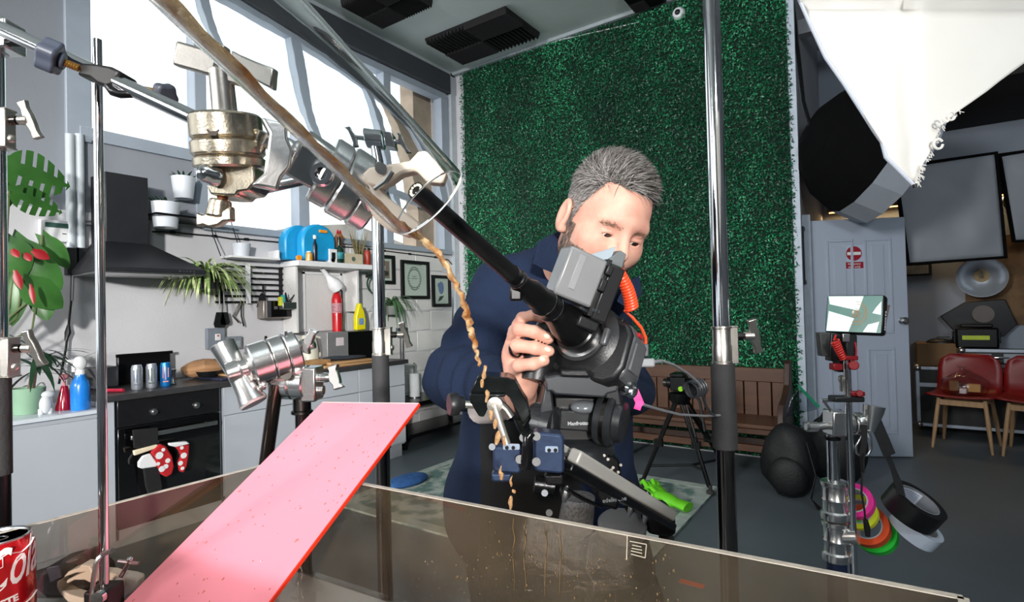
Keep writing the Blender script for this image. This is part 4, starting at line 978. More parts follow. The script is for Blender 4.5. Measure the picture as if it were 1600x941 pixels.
for a, b in ((.12, .34), (.42, .64)):
    dframe(a, b, 1.05, 1.86); dframe(a, b, .2, .93)
kb = DP(DW-.055, on(1, 5.68, 1407, 501).z)
t.part('handle', MB().lathe(kb, dn, [(.028, 0), (.028, .006), (.012, .01), (.012, .035), (.028, .045), (.03, .06), (.018, .072), (.001, .074)], 20), steel)
for z in (.25, 1.0, 1.8): t.part('hinge', MB().cyl(DP(.0, z-.045, .004), DP(.0, z+.045, .004), .008, n=8), steel)
sg = DP(.345, 1.70, .001); d = depth(sg)
tt = T('no_entry_sign', 'small white no entry sign with red disc on the open door', 'sign', sg-V((0, 0, .1)))
tt.part('plate', MB().box(sg+dn*.001, (.185, .002, .215), X=du, Y=dn), M('sign_white', (176, 188, 206), .4), .001)
sred = M('sign_red', (150, 24, 44), .4)
cc = sg+V((0, 0, .035))+dn*.002
tt.part('red_disc', MB().cyl(cc, cc+dn*.002, .062, n=32), sred)
tt.part('white_bar', MB().box(cc+dn*.0025, (.108, .003, .026), X=du, Y=dn), whitep)
cc = sg+V((0, 0, -.065))+dn*.002
tt.part('red_panel', MB().box(cc, (.145, .003, .055), X=du, Y=dn), sred)
tt.part('lettering', text_mb('No entry', .027, facing(cc+dn*.0018+V((0, 0, .011)), dn), .0005), whitep)
tt.part('lettering', text_mb('staff only', .027, facing(cc+dn*.0018+V((0, 0, -.014)), dn), .0005), whitep)
# door post
struct('trim_6', MB().box(h0-du*.045+V((0, 0, 1.04)), (.07, .09, 2.08), X=du, Y=dn), M('white_gloss_trim', (186, 196, 208), .4), .003)
# narrow picture on the side wall
xr = -.6
a = on(0, xr+.01, 1248, 356); b = on(0, xr+.01, 1263, 446)
y0, y1 = 5.2, 5.62
t = T('narrow_picture', 'slim dark framed picture on the side wall by the door post', 'picture', V((xr, (y0+y1)/2, b.z)))
z0, z1 = on(0, xr, 1256, 444).z, on(0, xr, 1256, 358).z
t.part('frame', MB().bb((xr+.003, y0, z0), (xr+.02, y0+.03, z1)).bb((xr+.003, y1-.03, z0), (xr+.02, y1, z1)).bb((xr+.003, y0+.03, z0), (xr+.02, y1-.03, z0+.03)).bb((xr+.003, y0+.03, z1-.03), (xr+.02, y1-.03, z1)), fb)
t.part('print', MB().bb((xr+.003, y0+.02, z0+.02), (xr+.008, y1-.02, z1-.02)), M('grey_print', (130, 136, 142), .6))
# --- red chairs
cred = M('red_chair_shell', (124, 18, 20), .4, 0, .06, 6); beech = M('beech', (176, 140, 102), .55, 0, .12, 5, stretch=(8, 8, 1))
def red_chair(L, R, lab):
    L = V(L); R = V(R); L.z = R.z = 0; s = (R-L).normalized(); n = V((s.y, -s.x, 0)); c = (L+R)/2 - n*.22
    t = T('red_chair', lab, 'chair', c, 'red chairs in the alcove')
    W2 = .235; zs = .46
    m = MB(); k = 0; rows = 12; cols = 11
    for i in range(rows+1):
        u = i/rows
        for j in range(cols):
            v = -1+2*j/(cols-1)
            if u < .45:
                q = u/.45; dep = .26-.46*q; zz = zs+.02*abs(v)**2-.012*math.sin(PI*q); wd = W2*(1.0+.0*q)
            else:
                q = (u-.45)/.55; dep = -.2-.06*q-.05*math.sin(q*PI/2)+.05*v*v*q; zz = zs+.015+.335*q**.9; wd = W2*(1-.18*max(0, q-.6)/.4) if q < 1 else W2*.7
            if i == rows: wd = W2*.62
            m.v.append(c+s*(v*wd)+n*(dep)+V((0, 0, zz)))
    for i in range(rows):
        for j in range(cols-1):
            a = i*cols+j; m.f.append((a, a+1, a+cols+1, a+cols))
    o = t.part('seat_shell', m, cred, ang=90); md = o.modifiers.new('thick', 'SOLIDIFY'); md.thickness = .014
    for (sx, sn) in ((-1, 1), (1, 1), (-1, -1), (1, -1)):
        ft = c+s*(sx*.205)+n*(sn*.22); tp = c+s*(sx*.16)+n*(sn*.15)+V((0, 0, zs-.02))
        t.part('leg', MB().tube([ft, ft.lerp(tp, .5), tp], [.011, .018, .016], 10), beech)
    for sn in (1, -1): t.part('crossbar', MB().box(c+n*(sn*.155)+V((0, 0, zs-.055)), (.34, .022, .05), X=s, Y=n), beech, .004)
    return t
cl, crr = on(2, 0, 1457, 699), on(2, 0, 1551, 712)
red_chair(cl, crr, 'red chair with beech legs carrying a knotted plastic bag')
c2 = on(2, 0, 1567, 713); red_chair(c2, c2+(crr-cl), 'empty red chair cut by the picture edge near the flight cases')
sc_ = (crr-cl).normalized(); nn_ = V((sc_.y, -sc_.x, 0)); cc = (cl+crr)/2-nn_*.22; cc.z = .47
t = T('carrier_bag', 'knotted clear carrier bag of food packs on the red chair seat', 'bag', cc)
film = clear_mat('pinkish_film', (.86, .78, .78), 1.5, .2, 2.0, bump=1.0, bscale=20)
m = MB().lathe(cc, (0, 0, 1), [(.001, .004), (.15, .006), (.17, .05), (.16, .12), (.10, .17), (.03, .215), (.015, .23), (.03, .245)], 26)
for i, v in enumerate(m.v):
    w = noise.noise(v*16)*.03; m.v[i] = v+V((w, w, 0))
t.part('film', m, film, ang=60)
t.part('knot_ears', MB().ribbon([cc+V((0, 0, .23)), cc+sc_*.05+V((0, 0, .27)), cc+sc_*.07+V((0, 0, .24))], .012, side=nn_, th=.002).ribbon([cc+V((0, 0, .23)), cc-sc_*.05+V((0, 0, .26))], .012, side=nn_, th=.002), film)
for (o, dim, m_) in ((sc_*.07+V((0, 0, .06)), (.09, .06, .07), M('buff_pack', (206, 168, 100), .6)), (sc_*-.07+V((0, 0, .07)), (.07, .08, .09), M('brown_pack', (132, 100, 60), .6)), (sc_*.0+nn_*.06+V((0, 0, .035)), (.05, .05, .045), whitep)):
    solo('food_pack', {'buff_pack': 'buff food pack seen through the carrier bag', 'brown_pack': 'brown food pack seen through the carrier bag', 'white_plastic': 'small white tub seen through the carrier bag'}[m_.name], 'packet', MB().box(cc+o, dim, X=sc_, Y=nn_), m_, 'food in the carrier bag', bev=.006)
# --- flight cases
fcm = M('black_case_laminate', (18, 19, 22), .5, 0, .1, 12); alu = M('case_aluminium', (176, 184, 196), .35, .7, .04, 20)
def flight_case(lab, x0, x1, y0, y1, z0, z1, bands):
    t = T('flight_case', lab, 'flight case', ((x0+x1)/2, (y0+y1)/2, z0))
    t.part('case_body', MB().bb((x0, y0, z0), (x1, y1, z1)), fcm, .004)
    e = .03; m = MB()
    for x in (x0, x1):
        for (y, z, a) in ((y0, None, 2), (y1, None, 2)): m.bb((x-e*.5, y-e*.5, z0), (x+e*.5, y+e*.5, z1))
    for z in (z0, z1):
        m.bb((x0, y0-e*.4, z-e*.5), (x1, y0+e*.4, z+e*.5)).bb((x0-e*.4, y0, z-e*.5), (x0+e*.4, y1, z+e*.5))
    for z in bands: m.bb((x0, y0-.008, z-.02), (x1, y0, z+.02))
    t.part('edge_trim', m, alu, .002)
    for z in (z0, z1):
        for x in (x0, x1): t.part('corner', MB().ell((x, y0, z), (.035, .035, .035), nu=10, nv=8), steel)
    return t
FY = 6.76
xl = on(1, FY, 1434, 600).x; xu = on(1, FY, 1503, 560).x
zb_, zl, zm, zu = on(1, FY, 1500, 675).z, on(1, FY, 1440, 575).z, on(1, FY, 1440, 601).z, on(1, FY, 1520, 548).z
t1 = flight_case('large black flight case with aluminium edges behind the red chairs', xl, 3.4, FY, 7.15, max(zb_, .10), zl, [zm])
for x in (xl+.15, 3.2):
    for y in (FY+.08, 7.05): t1.part('castor', MB().cyl((x, y-.0, .05), (x+.03, y, .05), .05, n=14).box((x+.015, y, .09), (.06, .06, .02)), rubber)
t2 = flight_case('upper black flight case with a name plate and latch', xu, 3.3, FY+.02, 7.1, zl+.034, zu, [])
pl = on(1, FY+.0, 1521, 561)
t2.part('name_plate', MB().box(pl+V((0, .008, 0)), (.26, .008, .10)), M('plate_white', (150, 160, 170), .5))
t2.part('lettering', text_mb('NOKL', .085, facing(pl+V((-.01, .003, -.002)), (0, -1, 0)), .001, bold=.0015), blackp)
lp = on(1, FY, 1553, 559)
t2.part('latch', MB().lathe(lp+V((-.09, .0, 0)), (1, 0, 0), [(.006, 0), (.012, .05), (.012, .15), (.006, .2)], 10), chrome)
lp = on(1, FY, 1596, 561); t2.part('blank_plate', MB().box(lp+V((.05, .008, 0)), (.34, .008, .085)), MATS['plate_white'])
q = on(1, 6.9, 1525, 545); q.z = zu+.016
t = T('yellow_label_case', 'black moulded case with a yellow label on the upper flight case', 'case', V((q.x, 6.9, q.z)))
t.part('shell', MB().bb((q.x-.16, 6.78, q.z), (q.x+.16, 7.0, q.z+.20)), blackm, .02)
t.part('lid', MB().bb((q.x-.12, 6.80, q.z+.20), (q.x+.12, 6.98, q.z+.235)), blackm, .01)
t.part('side_lugs', MB().bb((q.x-.175, 6.82, q.z+.05), (q.x+.175, 6.96, q.z+.16)), blackm, .006)
t.part('yellow_label', MB().bb((q.x-.11, 6.776, q.z+.085), (q.x+.09, 6.7795, q.z+.125)), M('label_yellow', (176, 200, 40), .5))
a = on(1, FY+.1, 1433, 572); b = on(1, FY+.1, 1492, 537)
t = T('cardboard_box', 'open brown cardboard box on the lower flight case', 'box', V(((a.x+b.x)/2, FY+.2, zl+.016)))
t.part('carton', MB().bb((a.x, FY+.06, zl+.016), (xu-.03, FY+.4, b.z)), M('dim_cardboard', (120, 92, 62), .85, 0, .1, 5), .003)
t.part('contents', MB().box(V((xu-.12, FY+.2, b.z+.03)), (.1, .1, .06)).ell(V((a.x+.2, FY+.2, b.z)), (.12, .1, .05)), blackp)
# --- board, dish and bracket on the alcove wall
YA = 7.2
a = on(1, YA, 1510, 508); b = on(1, YA, 1511, 372)
osb = M('brown_cork', (116, 92, 66), .9, 0, .25, 5, .4, 30, rgb2=(74, 58, 44), lo=.4, hi=.62, detail=7)
solo('cork_board', 'brown cork sheet on the alcove wall behind the silver dish', 'board', MB().bb((a.x, YA-.03, a.z), (3.2, YA-.002, b.z)), osb, bev=.002)
q = on(1, YA-.25, 1534, 433); d = depth(q); r = 31*d/F
t = T('beauty_dish', 'round silver reflector dish hanging on the brown cork sheet', 'reflector', q-V((0, 0, r)))
ax = (CO-q).normalized(); ax = (ax+V((0, 0, -.12))).normalized()
t.part('dish', MB().lathe(q, ax, [(r*.3, -.16), (r*.34, -.12), (r*.8, -.06), (r, .0), (r*1.02, .008), (r*.97, .004), (r*.78, -.05), (r*.3, -.11)], 36), M('satin_dish', (196, 204, 214), .32, .6, .04, 8))
t.part('hub', MB().cyl(q-ax*.14, q-ax*.09, r*.31, n=20), M('hub_brass', (150, 130, 96), .5, .5))
t.part('spigot', MB().cyl(q-ax*.1, q-ax*.02, r*.05, n=8).box(q-ax*.02+V((0, 0, .02)), (.012, .01, .06)), blackp)
q2 = q+V((-.02, .12, -.36))
t = T('barn_door_bracket', 'black folded metal holder hanging under the silver dish', 'bracket', q2-V((0, 0, .18)))
m = MB().prism([q2+V((-.30, 0, -.02)), q2+V((-.10, .0, .12)), q2+V((.20, 0, .14)), q2+V((.28, 0, -.1)), q2+V((.18, 0, -.22)), q2+V((-.14, 0, -.25))], (0, .1, 0))
t.part('holder_body', m, blackm, .006)
t.part('boss', MB().cyl(q2+V((.03, -.03, 0)), q2+V((.03, 0.0, 0)), .085, n=20), M('grey_boss', (90, 82, 78), .5))
a = on(1, YA, 1414, 432); b = on(1, YA, 1455, 411)
t = T('small_picture', 'small dark framed picture beside the top of the open door', 'picture', V(((a.x+b.x)/2, YA, a.z)))
t.part('frame', MB().bb((a.x-.2, YA-.03, a.z), (b.x, YA-.004, b.z)), MATS['black_frame'], .003)
t.part('print', MB().bb((a.x-.18, YA-.033, a.z+.02), (b.x-.025, YA-.0305, b.z-.02)), M('dim_print', (112, 118, 124), .4, 0, .4, 9))
# --- warm lit shelf behind the softboxes
zL = on(1, YA-.12, 1392, 325).z; x0 = on(1, YA-.1, 1290, 330).x; x1 = on(1, YA-.1, 1578, 312).x
t = T('lit_shelf', 'wooden wall shelf with a warm light strip behind the grey softboxes', 'shelf', ((x0+x1)/2, YA-.12, zL))
t.part('board', MB().bb((x0+.02, YA-.2, zL+.01), (x1+.5, YA-.004, zL+.05)), M('shelf_brown', (110, 84, 60), .6))
t.part('light_strip', MB().bb((x0+.04, YA-.19, zL), (x1+.48, YA-.165, zL+.009)), M('warm_strip', (255, 190, 110), .5, emit=5))
area('warm_shelf_lamp', ((x0+x1)/2, YA-.15, zL-.01), ((x0+x1)/2, YA-.1, 0), 5, x1-x0, .05, (1, .66, .32))
# --- softboxes
sfab = M('grey_softbox_fabric', (150, 156, 164), .8, 0, .05, 3, .15, 14)
def softbox(lab, cs, d, sag=.05, seed=0):
    A, B, C_, D = [P(x, y, d+dd) for (x, y), dd in zip(cs, (0.1, 0, 0, .1))]
    n = 18; m = MB(); nrm = (B-A).cross(D-A).normalized()
    if nrm.dot(CO-A) < 0: nrm = -nrm
    for i in range(n+1):
        for j in range(n+1):
            u, v = i/n, j/n; p = (A*(1-u)+B*u)*(1-v)+(D*(1-u)+C_*u)*v
            b = 16*u*(1-u)*v*(1-v)
            w = noise.noise(V((u*3+seed, v*3, 0)))*.05+math.sin((u+v)*9)*.012*(v)
            m.v.append(p+nrm*(b*(.06+w)))
    for i in range(n):
        for j in range(n):
            a = i*(n+1)+j; m.f.append((a, a+1, a+n+2, a+n+1))
    t = T('softbox', lab, 'softbox', (C_+D)/2, 'square softboxes by the alcove wall')
    o = t.part('front_cloth', m, sfab, ang=180); sm = o.modifiers.new('thick', 'SOLIDIFY'); sm.thickness = .004
    t.part('black_edge', MB().tube([A, B, C_, D, A], .018, 8), M('black_piping', (12, 12, 13), .95, spec=.1))
    bk = (A+B+C_+D)/4-nrm*.42
    bm_ = MB()
    vs = [A-nrm*.01, B-nrm*.01, C_-nrm*.01, D-nrm*.01]; s4 = [bk+(v-bk)*.18 for v in vs]
    bm_.add(vs+s4, [(0, 1, 5, 4), (1, 2, 6, 5), (2, 3, 7, 6), (3, 0, 4, 7), (4, 5, 6, 7)])
    t.part('black_back', bm_, MATS['black_piping'])
    t.part('speed_ring', MB().lathe(bk, nrm, [(.10, -.02), (.12, 0), (.12, .04), (.09, .05)], 20), steel)
    return t, bk
s1, k1 = softbox('square grey softbox face with black edge above the silver dish', [(1398, 262), (1556, 239), (1571, 402), (1419, 413)], 4.75, seed=1)
s2, k2 = softbox('second grey softbox cut by the picture edge beside the warm strip', [(1561, 243), (1700, 222), (1716, 372), (1584, 377)], 4.85, seed=5)
for k, s in ((k1, s1), (k2, s2)): s.part('hanging_arm', MB().tube([k, k+V((0, .15, .3)), V((k.x, k.y+.3, HC-.001))], .016, 8), blackm)
# big octagonal softbox hanging
q = P(1362, 236, 4.35)
ax = (CR*.86-CU*.40-CF*.12).normalized()
t = T('octagonal_softbox', 'large black dome softbox hanging above the open door', 'softbox', q)
pr = [(.06, -.52), (.17, -.50), (.33, -.41), (.46, -.24), (.53, -.02)]
t.part('black_dome', MB().lathe(q, ax, pr, 16), MATS['black_piping'], ang=20)
t.part('front_lip', MB().lathe(q, ax, [(.53, -.02), (.535, .2), (.51, .2), (.51, .0)], 16), sfab, ang=20)
t.part('front_cloth', MB().lathe(q, ax, [(.51, .10), (.3, .12), (.001, .125)], 16, cap=False), sfab)
t.part('hanging_arm', MB().tube([q-ax*.50, q-ax*.56+V((0, .05, .2)), V((q.x-.55, q.y+.1, HC-.001))], .016, 8), blackm)
# ================================================================== FOREGROUND GEAR
def zpx(p, py):
    """height at which the vertical line through p meets picture row py"""
    p = V(p); k = (470.5-py)/F
    # (v.CU) = k (v.CF),  v = (x, y, z-CZ)
    a = V((p.x, p.y, 0)); return CZ + (k*a.dot(CF)-a.dot(CU))/(CU.z-k*CF.z)
def at_z(p, z): return V((p.x, p.y, z))
def px2m(n, d): return n*d/F
def wing(mb, c, bar, ax, L, h, th, curve=0.0):
    """bow-tie wing handle: bar direction, axis direction; L half length"""
    bar = V(bar).normalized(); ax = V(ax); ax = (ax-bar*ax.dot(bar)).normalized(); n = bar.cross(ax)
    pr = [(-1, .5), (-.6, .32), (-.25, .42), (.25, .42), (.6, .32), (1, .5), (1, -.5), (.6, -.38), (.25, -.55), (-.25, -.55), (-.6, -.38), (-1, -.5)]
    poly = [V(c)+bar*(L*x)+ax*(h*y+curve*x*x)-n*(th/2) for x, y in pr]
    mb.prism(poly, n*th); return mb
def disc_stack(t, c, ax, R, mat, segs, name='disc'):
    """grooved clamp discs along ax; segs = list of (h0, h1, rscale)"""
    for k, (a, b, s) in enumerate(segs):
        r = R*s; e = min(.0025, (b-a)*.2)
        t.part(name, MB().lathe(c, ax, [(.002, a), (r-e, a), (r, a+e), (r, b-e), (r-e, b), (.002, b)], 40), mat)
# ---- thin chrome rod with base
r0 = P(163, 905, .62); zb0 = zpx(r0, 938); ztop = zpx(r0, 62)
TZ = .966                                        # tank floor level
t = T('steel_rod_stand', 'thin chrome rod on a blue base standing inside the tank', 'stand', at_z(r0, TZ))
t.part('rod', MB().cyl(at_z(r0, TZ+.008), at_z(r0, ztop), px2m(6.7, .62), n=24), chrome)
bx = (CR-V((0, 0, CR.z))).normalized(); by = V((CF.x, CF.y, 0)).normalized()
blue = M('blue_enamel', (52, 76, 160), .35)
t.part('base_plate', MB().box(at_z(r0, TZ+.006), (.09, .14, .012), X=bx, Y=by), blue, .003)
zk = zpx(r0, 915)
t.part('boss', MB().box(at_z(r0, (TZ+.012+zk)/2), (.026, .03, zk-TZ-.012), X=bx, Y=by), blackp, .003)
t.part('set_screw', MB().tube([at_z(r0, zk-.004)+bx*.008-by*.016, at_z(r0, zk-.004)+bx*.008-by*.022], .007, 12), chrome)
q = P(142, 941, .60)
solo('hex_key', 'bent steel hex key leaning against the thin chrome rod', 'hex key', MB().tube([at_z(P(137, 941, .60), TZ+.012), P(146, 905, .605), P(150, 882, .605), P(154, 872, .606), P(160, 867, .608), P(176, 860, .60)], .0026, 8), steel)
# ---- left stand with two collars, at the very edge
e0 = P(-6, 400, .66); ez = lambda y: zpx(e0, y)
t = T('chrome_stand', 'chrome light stand cut by the picture edge with two clamp collars', 'light stand', at_z(e0, .0), 'tall chrome light stands')
t.part('upper_pole', MB().cyl(at_z(e0, ez(232)), at_z(e0, ez(60)), px2m(13, .66), n=24), chrome)
t.part('middle_pole', MB().cyl(at_z(e0, ez(590)), at_z(e0, ez(232)), px2m(14, .66), n=24), chrome)
t.part('sleeve', MB().cyl(at_z(e0, ez(742)), at_z(e0, ez(590)), px2m(17, .66), n=24), rubber)
t.part('lower_pole', MB().cyl(at_z(e0, .03), at_z(e0, ez(742)), px2m(15, .66), n=24), blackm)
m = MB()
for k in range(3):
    a = .4+k*2*PI/3; m.tube([at_z(e0, .45), at_z(e0, .02)+V((math.cos(a)*.42, math.sin(a)*.42, 0))], .011, 8)
t.part('foot_leg', m, blackm, kind='stuff')
def collar(t, e, ya, yb, d, wpx, sidepx, mat=nickel, side=1):
    """clamp collar with a bracket and a wing screw on its side"""
    z1, z0 = zpx(e, ya), zpx(e, yb); r = px2m(wpx, d); h = z1-z0
    t.part('collar', MB().lathe(at_z(e, z0), (0, 0, 1), [(r*.9, 0), (r*1.08, .0), (r*1.08, h*.05), (r, h*.07), (r, h*.48), (r*.94, h*.52), (r*.94, h*.93), (r*1.06, h*.95), (r*1.06, h), (r*.9, h)], 28), mat)
    s = bx*side; L = px2m(sidepx, d)
    cb = t.part('bracket', MB().box(at_z(e, z0+h*.5)+s*(r*.7+L*.5), (L+r*.5, r*1.2, h), X=s, Y=by).box(at_z(e, z0+h*.985)+s*(r*.7+L*.5), (L+r*.5+.002, r*1.35, h*.05), X=s, Y=by).box(at_z(e, z0+h*.02)+s*(r*.7+L*.5), (L+r*.5+.002, r*1.35, h*.05), X=s, Y=by), mat, .0015)
    xo = at_z(e, z0+h*.72)+s*(r*.95+L)
    k = h/.047
    t.part('screw', MB().cyl(xo, xo+s*.008*k, .0052*k, n=14).cyl(xo+s*.008*k, xo+s*.012*k, .0034*k, n=12), darkst, parent=cb)
    m = MB().cyl(xo+s*.010*k, xo+s*.022*k, .0055*k, .0062*k, 16)
    wing(m, xo+s*.024*k, (V((0, 0, 1))*.92-s*.25-by*.2), s, .0225*k, .011*k, .008*k)
    t.part('wing_screw', m, mat, .0014, parent=cb)
    t.part('rivet', MB().ell(at_z(e, z0+h*.25)+s*(r*.95+L), (.004*k, .0052*k, .0055*k), nu=12, nv=8), mat, parent=cb)
collar(t, e0, 172, 233, .66, 17, 9)
collar(t, e0, 528, 590, .66, 19, 9)
t.part('stand_head', MB().lathe(at_z(e0, ez(84)), (0, 0, 1), [(.010, 0), (.02, .003), (.022, .01), (.022, .035), (.012, .045)], 24).box(at_z(e0, ez(60))+bx*.012, (.03, .03, .035), X=bx, Y=by), castal, .002)
m = MB(); wing(m, P(28, 62, .64), CR*.9+CU*.05, CU*-.3+CF, .012, .009, .014); t.part('wing_screw', m, blackp, .001)
# ---- boom rod
b0, b1 = P(-70, 12, .625), P(312, 188, .578)
solo('boom_rod', 'slanting chrome boom rod running from the left stand to the grip head', 'rod', MB().cyl(b0, b1, px2m(11.5, .6), n=24), chrome)
bd = (b1-b0).normalized()
# ---- black boss clamp joining rod and boom
t = T('boss_clamp', 'black boss clamp with blue grey knob joining boom and thin rod', 'clamp', P(150, 150, .6))
bo = P(155, 118, .604); nb = bd.cross(-CF).normalized()
body = [(121, 97), (150, 99), (172, 103), (188, 111), (183, 119), (176, 131), (166, 136), (150, 130), (139, 121), (118, 116), (124, 108)]
t.part('clamp_body', MB().prism([P(*p, .585) for p in body], CF*.03), M('black_cast_clamp', (16, 15, 15), .5, 0, .2, 30), .003)
t.part('hook', MB().tube([P(168, 132, .59), P(178, 143, .588), P(188, 147, .588), P(206, 147, .588), P(215, 143, .59)], [.0045, .0055, .0045, .004, .003], 10), blackm)
brass = M('brass_thread', (176, 132, 70), .35, .9)
s0, s1 = P(124, 107, .59), P(102, 98, .585)
t.part('thread', MB().lathe(s0, s1-s0, [(.0042 if k % 2 else .0036, k*.0011) for k in range(17)], 14), brass)
kn = M('slate_knob', (66, 72, 86), .45, 0, .06, 20)
ka = (s1-s0).normalized()
def lobed(o, ax, r, th, lobes=5):
    x, y = perp(ax); poly = []
    for k in range(40):
        a = 2*PI*k/40; rr = r*(1+.1*math.cos(lobes*a)); poly.append(V(o)+x*rr*math.cos(a)+y*rr*math.sin(a))
    return MB().prism(poly, V(ax).normalized()*th)
k_ = lobed(P(94, 95, .583), ka, .0165, .017); k_.cyl(s1, P(94, 95, .583), .009, n=14)
t.part('knob', k_, kn, .004)
k2 = lobed(P(252, 146, .615), (CR*.5-CU*.3-CF*.2), .013, .012); t.part('knob', k2, M('dark_slate_knob', (60, 64, 74), .45), .003)
t.part('thread', MB().cyl(P(222, 140, .60), P(252, 146, .615), .004, n=10), brass)
# ---- grip head with bronze tint at the end of the boom
bronze = M('warm_nickel', (200, 188, 168), .24, 1, .08, 60, .07, 380, rvar=.06)
g0 = P(357, 232, .575); ga = (CU*.985+CR*-.02-CF*.16).normalized()
R1 = px2m(52, .575); sc = .575/F
t = T('grip_head', 'warm nickel grip head with a T handle hanging on the boom end', 'grip head', g0-V((0, 0, .075)), 'metal grip heads')
disc_stack(t, g0, ga, R1, bronze, [(12*sc, 50*sc, 1.0), (-13*sc, 11*sc, 1.02), (-31*sc, -14*sc, 1.0)])
t.part('washer', MB().lathe(g0+ga*50*sc, ga, [(R1*.5, 0), (R1*.48, .002), (R1*.2, .0025)], 28), bronze)
m = MB()
for k, ang in enumerate((0,)):
    pass
vh = (-CF*.97+CR*.1).normalized()
t.part('hex_hole', MB().cyl(g0+ga*12*sc+vh*R1*.92, g0+ga*12*sc+vh*R1*1.005, 9*sc, n=6), M('hole_dark', (50, 44, 40), .4, .7))
m = MB().cyl(g0+ga*52*sc, g0+ga*118*sc, 18*sc, 17*sc, 24)
tb = (CR*.96-CU*.26+CF*.05).normalized()
t.part('stem', m, nickel, .001)
hb_ = g0+ga*118*sc+CR*2*sc
m = MB().box(hb_-tb*36*sc+ga*3*sc, (64*sc, 20*sc, 36*sc), X=tb, Y=ga.cross(tb).normalized(), Z=tb.cross(ga.cross(tb).normalized()).normalized()*-1)
m.box(hb_+tb*42*sc, (74*sc, 20*sc, 36*sc), X=tb, Y=ga.cross(tb).normalized(), Z=(ga-tb*ga.dot(tb)).normalized())
t.part('handle_bar', m, nickel, .0025)
yk = [(317, 258), (396, 258), (398, 285), (388, 298), (372, 300), (368, 306), (352, 306), (328, 304), (322, 292), (320, 272)]
t.part('yoke', MB().prism([P(*p, .562) for p in yk], CF*.04), bronze, .004)
a = P(330, 274, .553); t.part('acorn_nut', MB().lathe(a, (-CF*.8-CR*.5+CU*.1), [(.0105, -.006), (.0105, .0), (.009, .002), (.009, .008), (.006, .013), (.001, .015)], 20), chrome)
sa, sb = P(349, 303, .572), P(344, 330, .572)
t.part('screw', MB().lathe(sa, sb-sa, [(.0056 if k % 2 else .0048, k*.0009) for k in range(20)], 16), M('copper_thread', (150, 104, 80), .35, .9))
m = MB().cyl(P(345, 312, .572), P(341, 340, .572), .0105, .0125, 20)
wing(m, P(337, 342, .571), CR*.98+CU*.10-CF*.3, (sa-sb), 33*sc, 24*sc, 13*sc, .002)
t.part('wing_screw', m, bronze, .002)
t.part('link_pin', MB().cyl(g0+CR*R1*.8-CU*2*sc, P(412, 206, .572), .009, n=16), bronze)
# ---- second grip head (seen through the tube)
A2 = (CR*.80-CU*.44+CF*.42).normalized()
c2 = P(543, 288, .60); s2 = .60/F
t = T('grip_head', 'shining aluminium grip head seen partly through the clear tube', 'grip head', c2-V((0, 0, .045)), 'metal grip heads')
R2 = 56*s2
disc_stack(t, c2, A2, R2, castal, [(-44*s2, -14*s2, .93), (-13*s2, 20*s2, 1.0), (21*s2, 50*s2, 1.0)])
sd = (-CF*.92-CU*.3).normalized(); sd = (sd-A2*sd.dot(A2)).normalized()
blk_c = c2-A2*66*s2
t.part('yoke', MB().box(c2-A2*52*s2+sd*4*s2, (70*s2, 46*s2, 58*s2), X=A2, Y=sd, Z=A2.cross(sd)), castal, .004)
sn = P(501, 271, .555)
t.part('socket_bolt', MB().lathe(sn+CF*.012, -CF, [(.012, 0), (.0125, .008), (.011, .0115), (.0065, .0115), (.0055, .004), (.001, .003)], 24), chrome)
t.part('stem', MB().lathe(c2-A2*82*s2, -A2, [(22*s2, 0), (22*s2, 8*s2), (17*s2, 12*s2), (17*s2, 22*s2), (14*s2, 26*s2), (14*s2, 46*s2)], 24), castal)
hc = P(434, 246, .545)
m = MB(); wing(m, hc, (CU*.95+CR*.14), -A2, 51*s2*.93, 34*s2, 26*s2, .008)
t.part('handle_bar', m, castal, .003)
t.part('knurled_screw', MB().cyl(P(580, 322, .58), P(574, 306, .57), .0085, n=20), chrome)
t.part('cross_rod', MB().cyl(P(413, 294, .61), P(482, 279, .64), .0065, n=16), chrome)
# ---- white spring clamp holding the tube end
cream = M('cream_nylon', (232, 214, 196), .4, 0, .05, 20)
t = T('spring_clamp', 'cream plastic spring clamp biting the end of the clear tube', 'clamp', P(610, 360, .52), 'cream spring clamps')
arm1 = [(560, 276), (574, 263), (606, 256), (640, 249), (656, 232), (672, 226), (690, 246), (701, 264), (692, 285), (668, 283), (650, 264), (626, 271), (606, 286), (586, 296), (566, 292)]
t.part('upper_jaw', MB().prism([P(*p, .545) for p in arm1], CF*.022), cream, .003)
arm2 = [(566, 282), (586, 292), (602, 312), (640, 338), (656, 350), (655, 366), (634, 369), (604, 358), (584, 342), (572, 318)]
t.part('lower_jaw', MB().prism([P(*p, .558) for p in arm2], CF*.022), cream, .003)
t.part('pivot', MB().cyl(P(594, 264, .540), P(594, 264, .57), .0062, n=16), steel)
t.part('spring', MB().tube([P(612, 268, .54), P(600, 285, .54), P(580, 300, .545)], .0028, 8), steel)
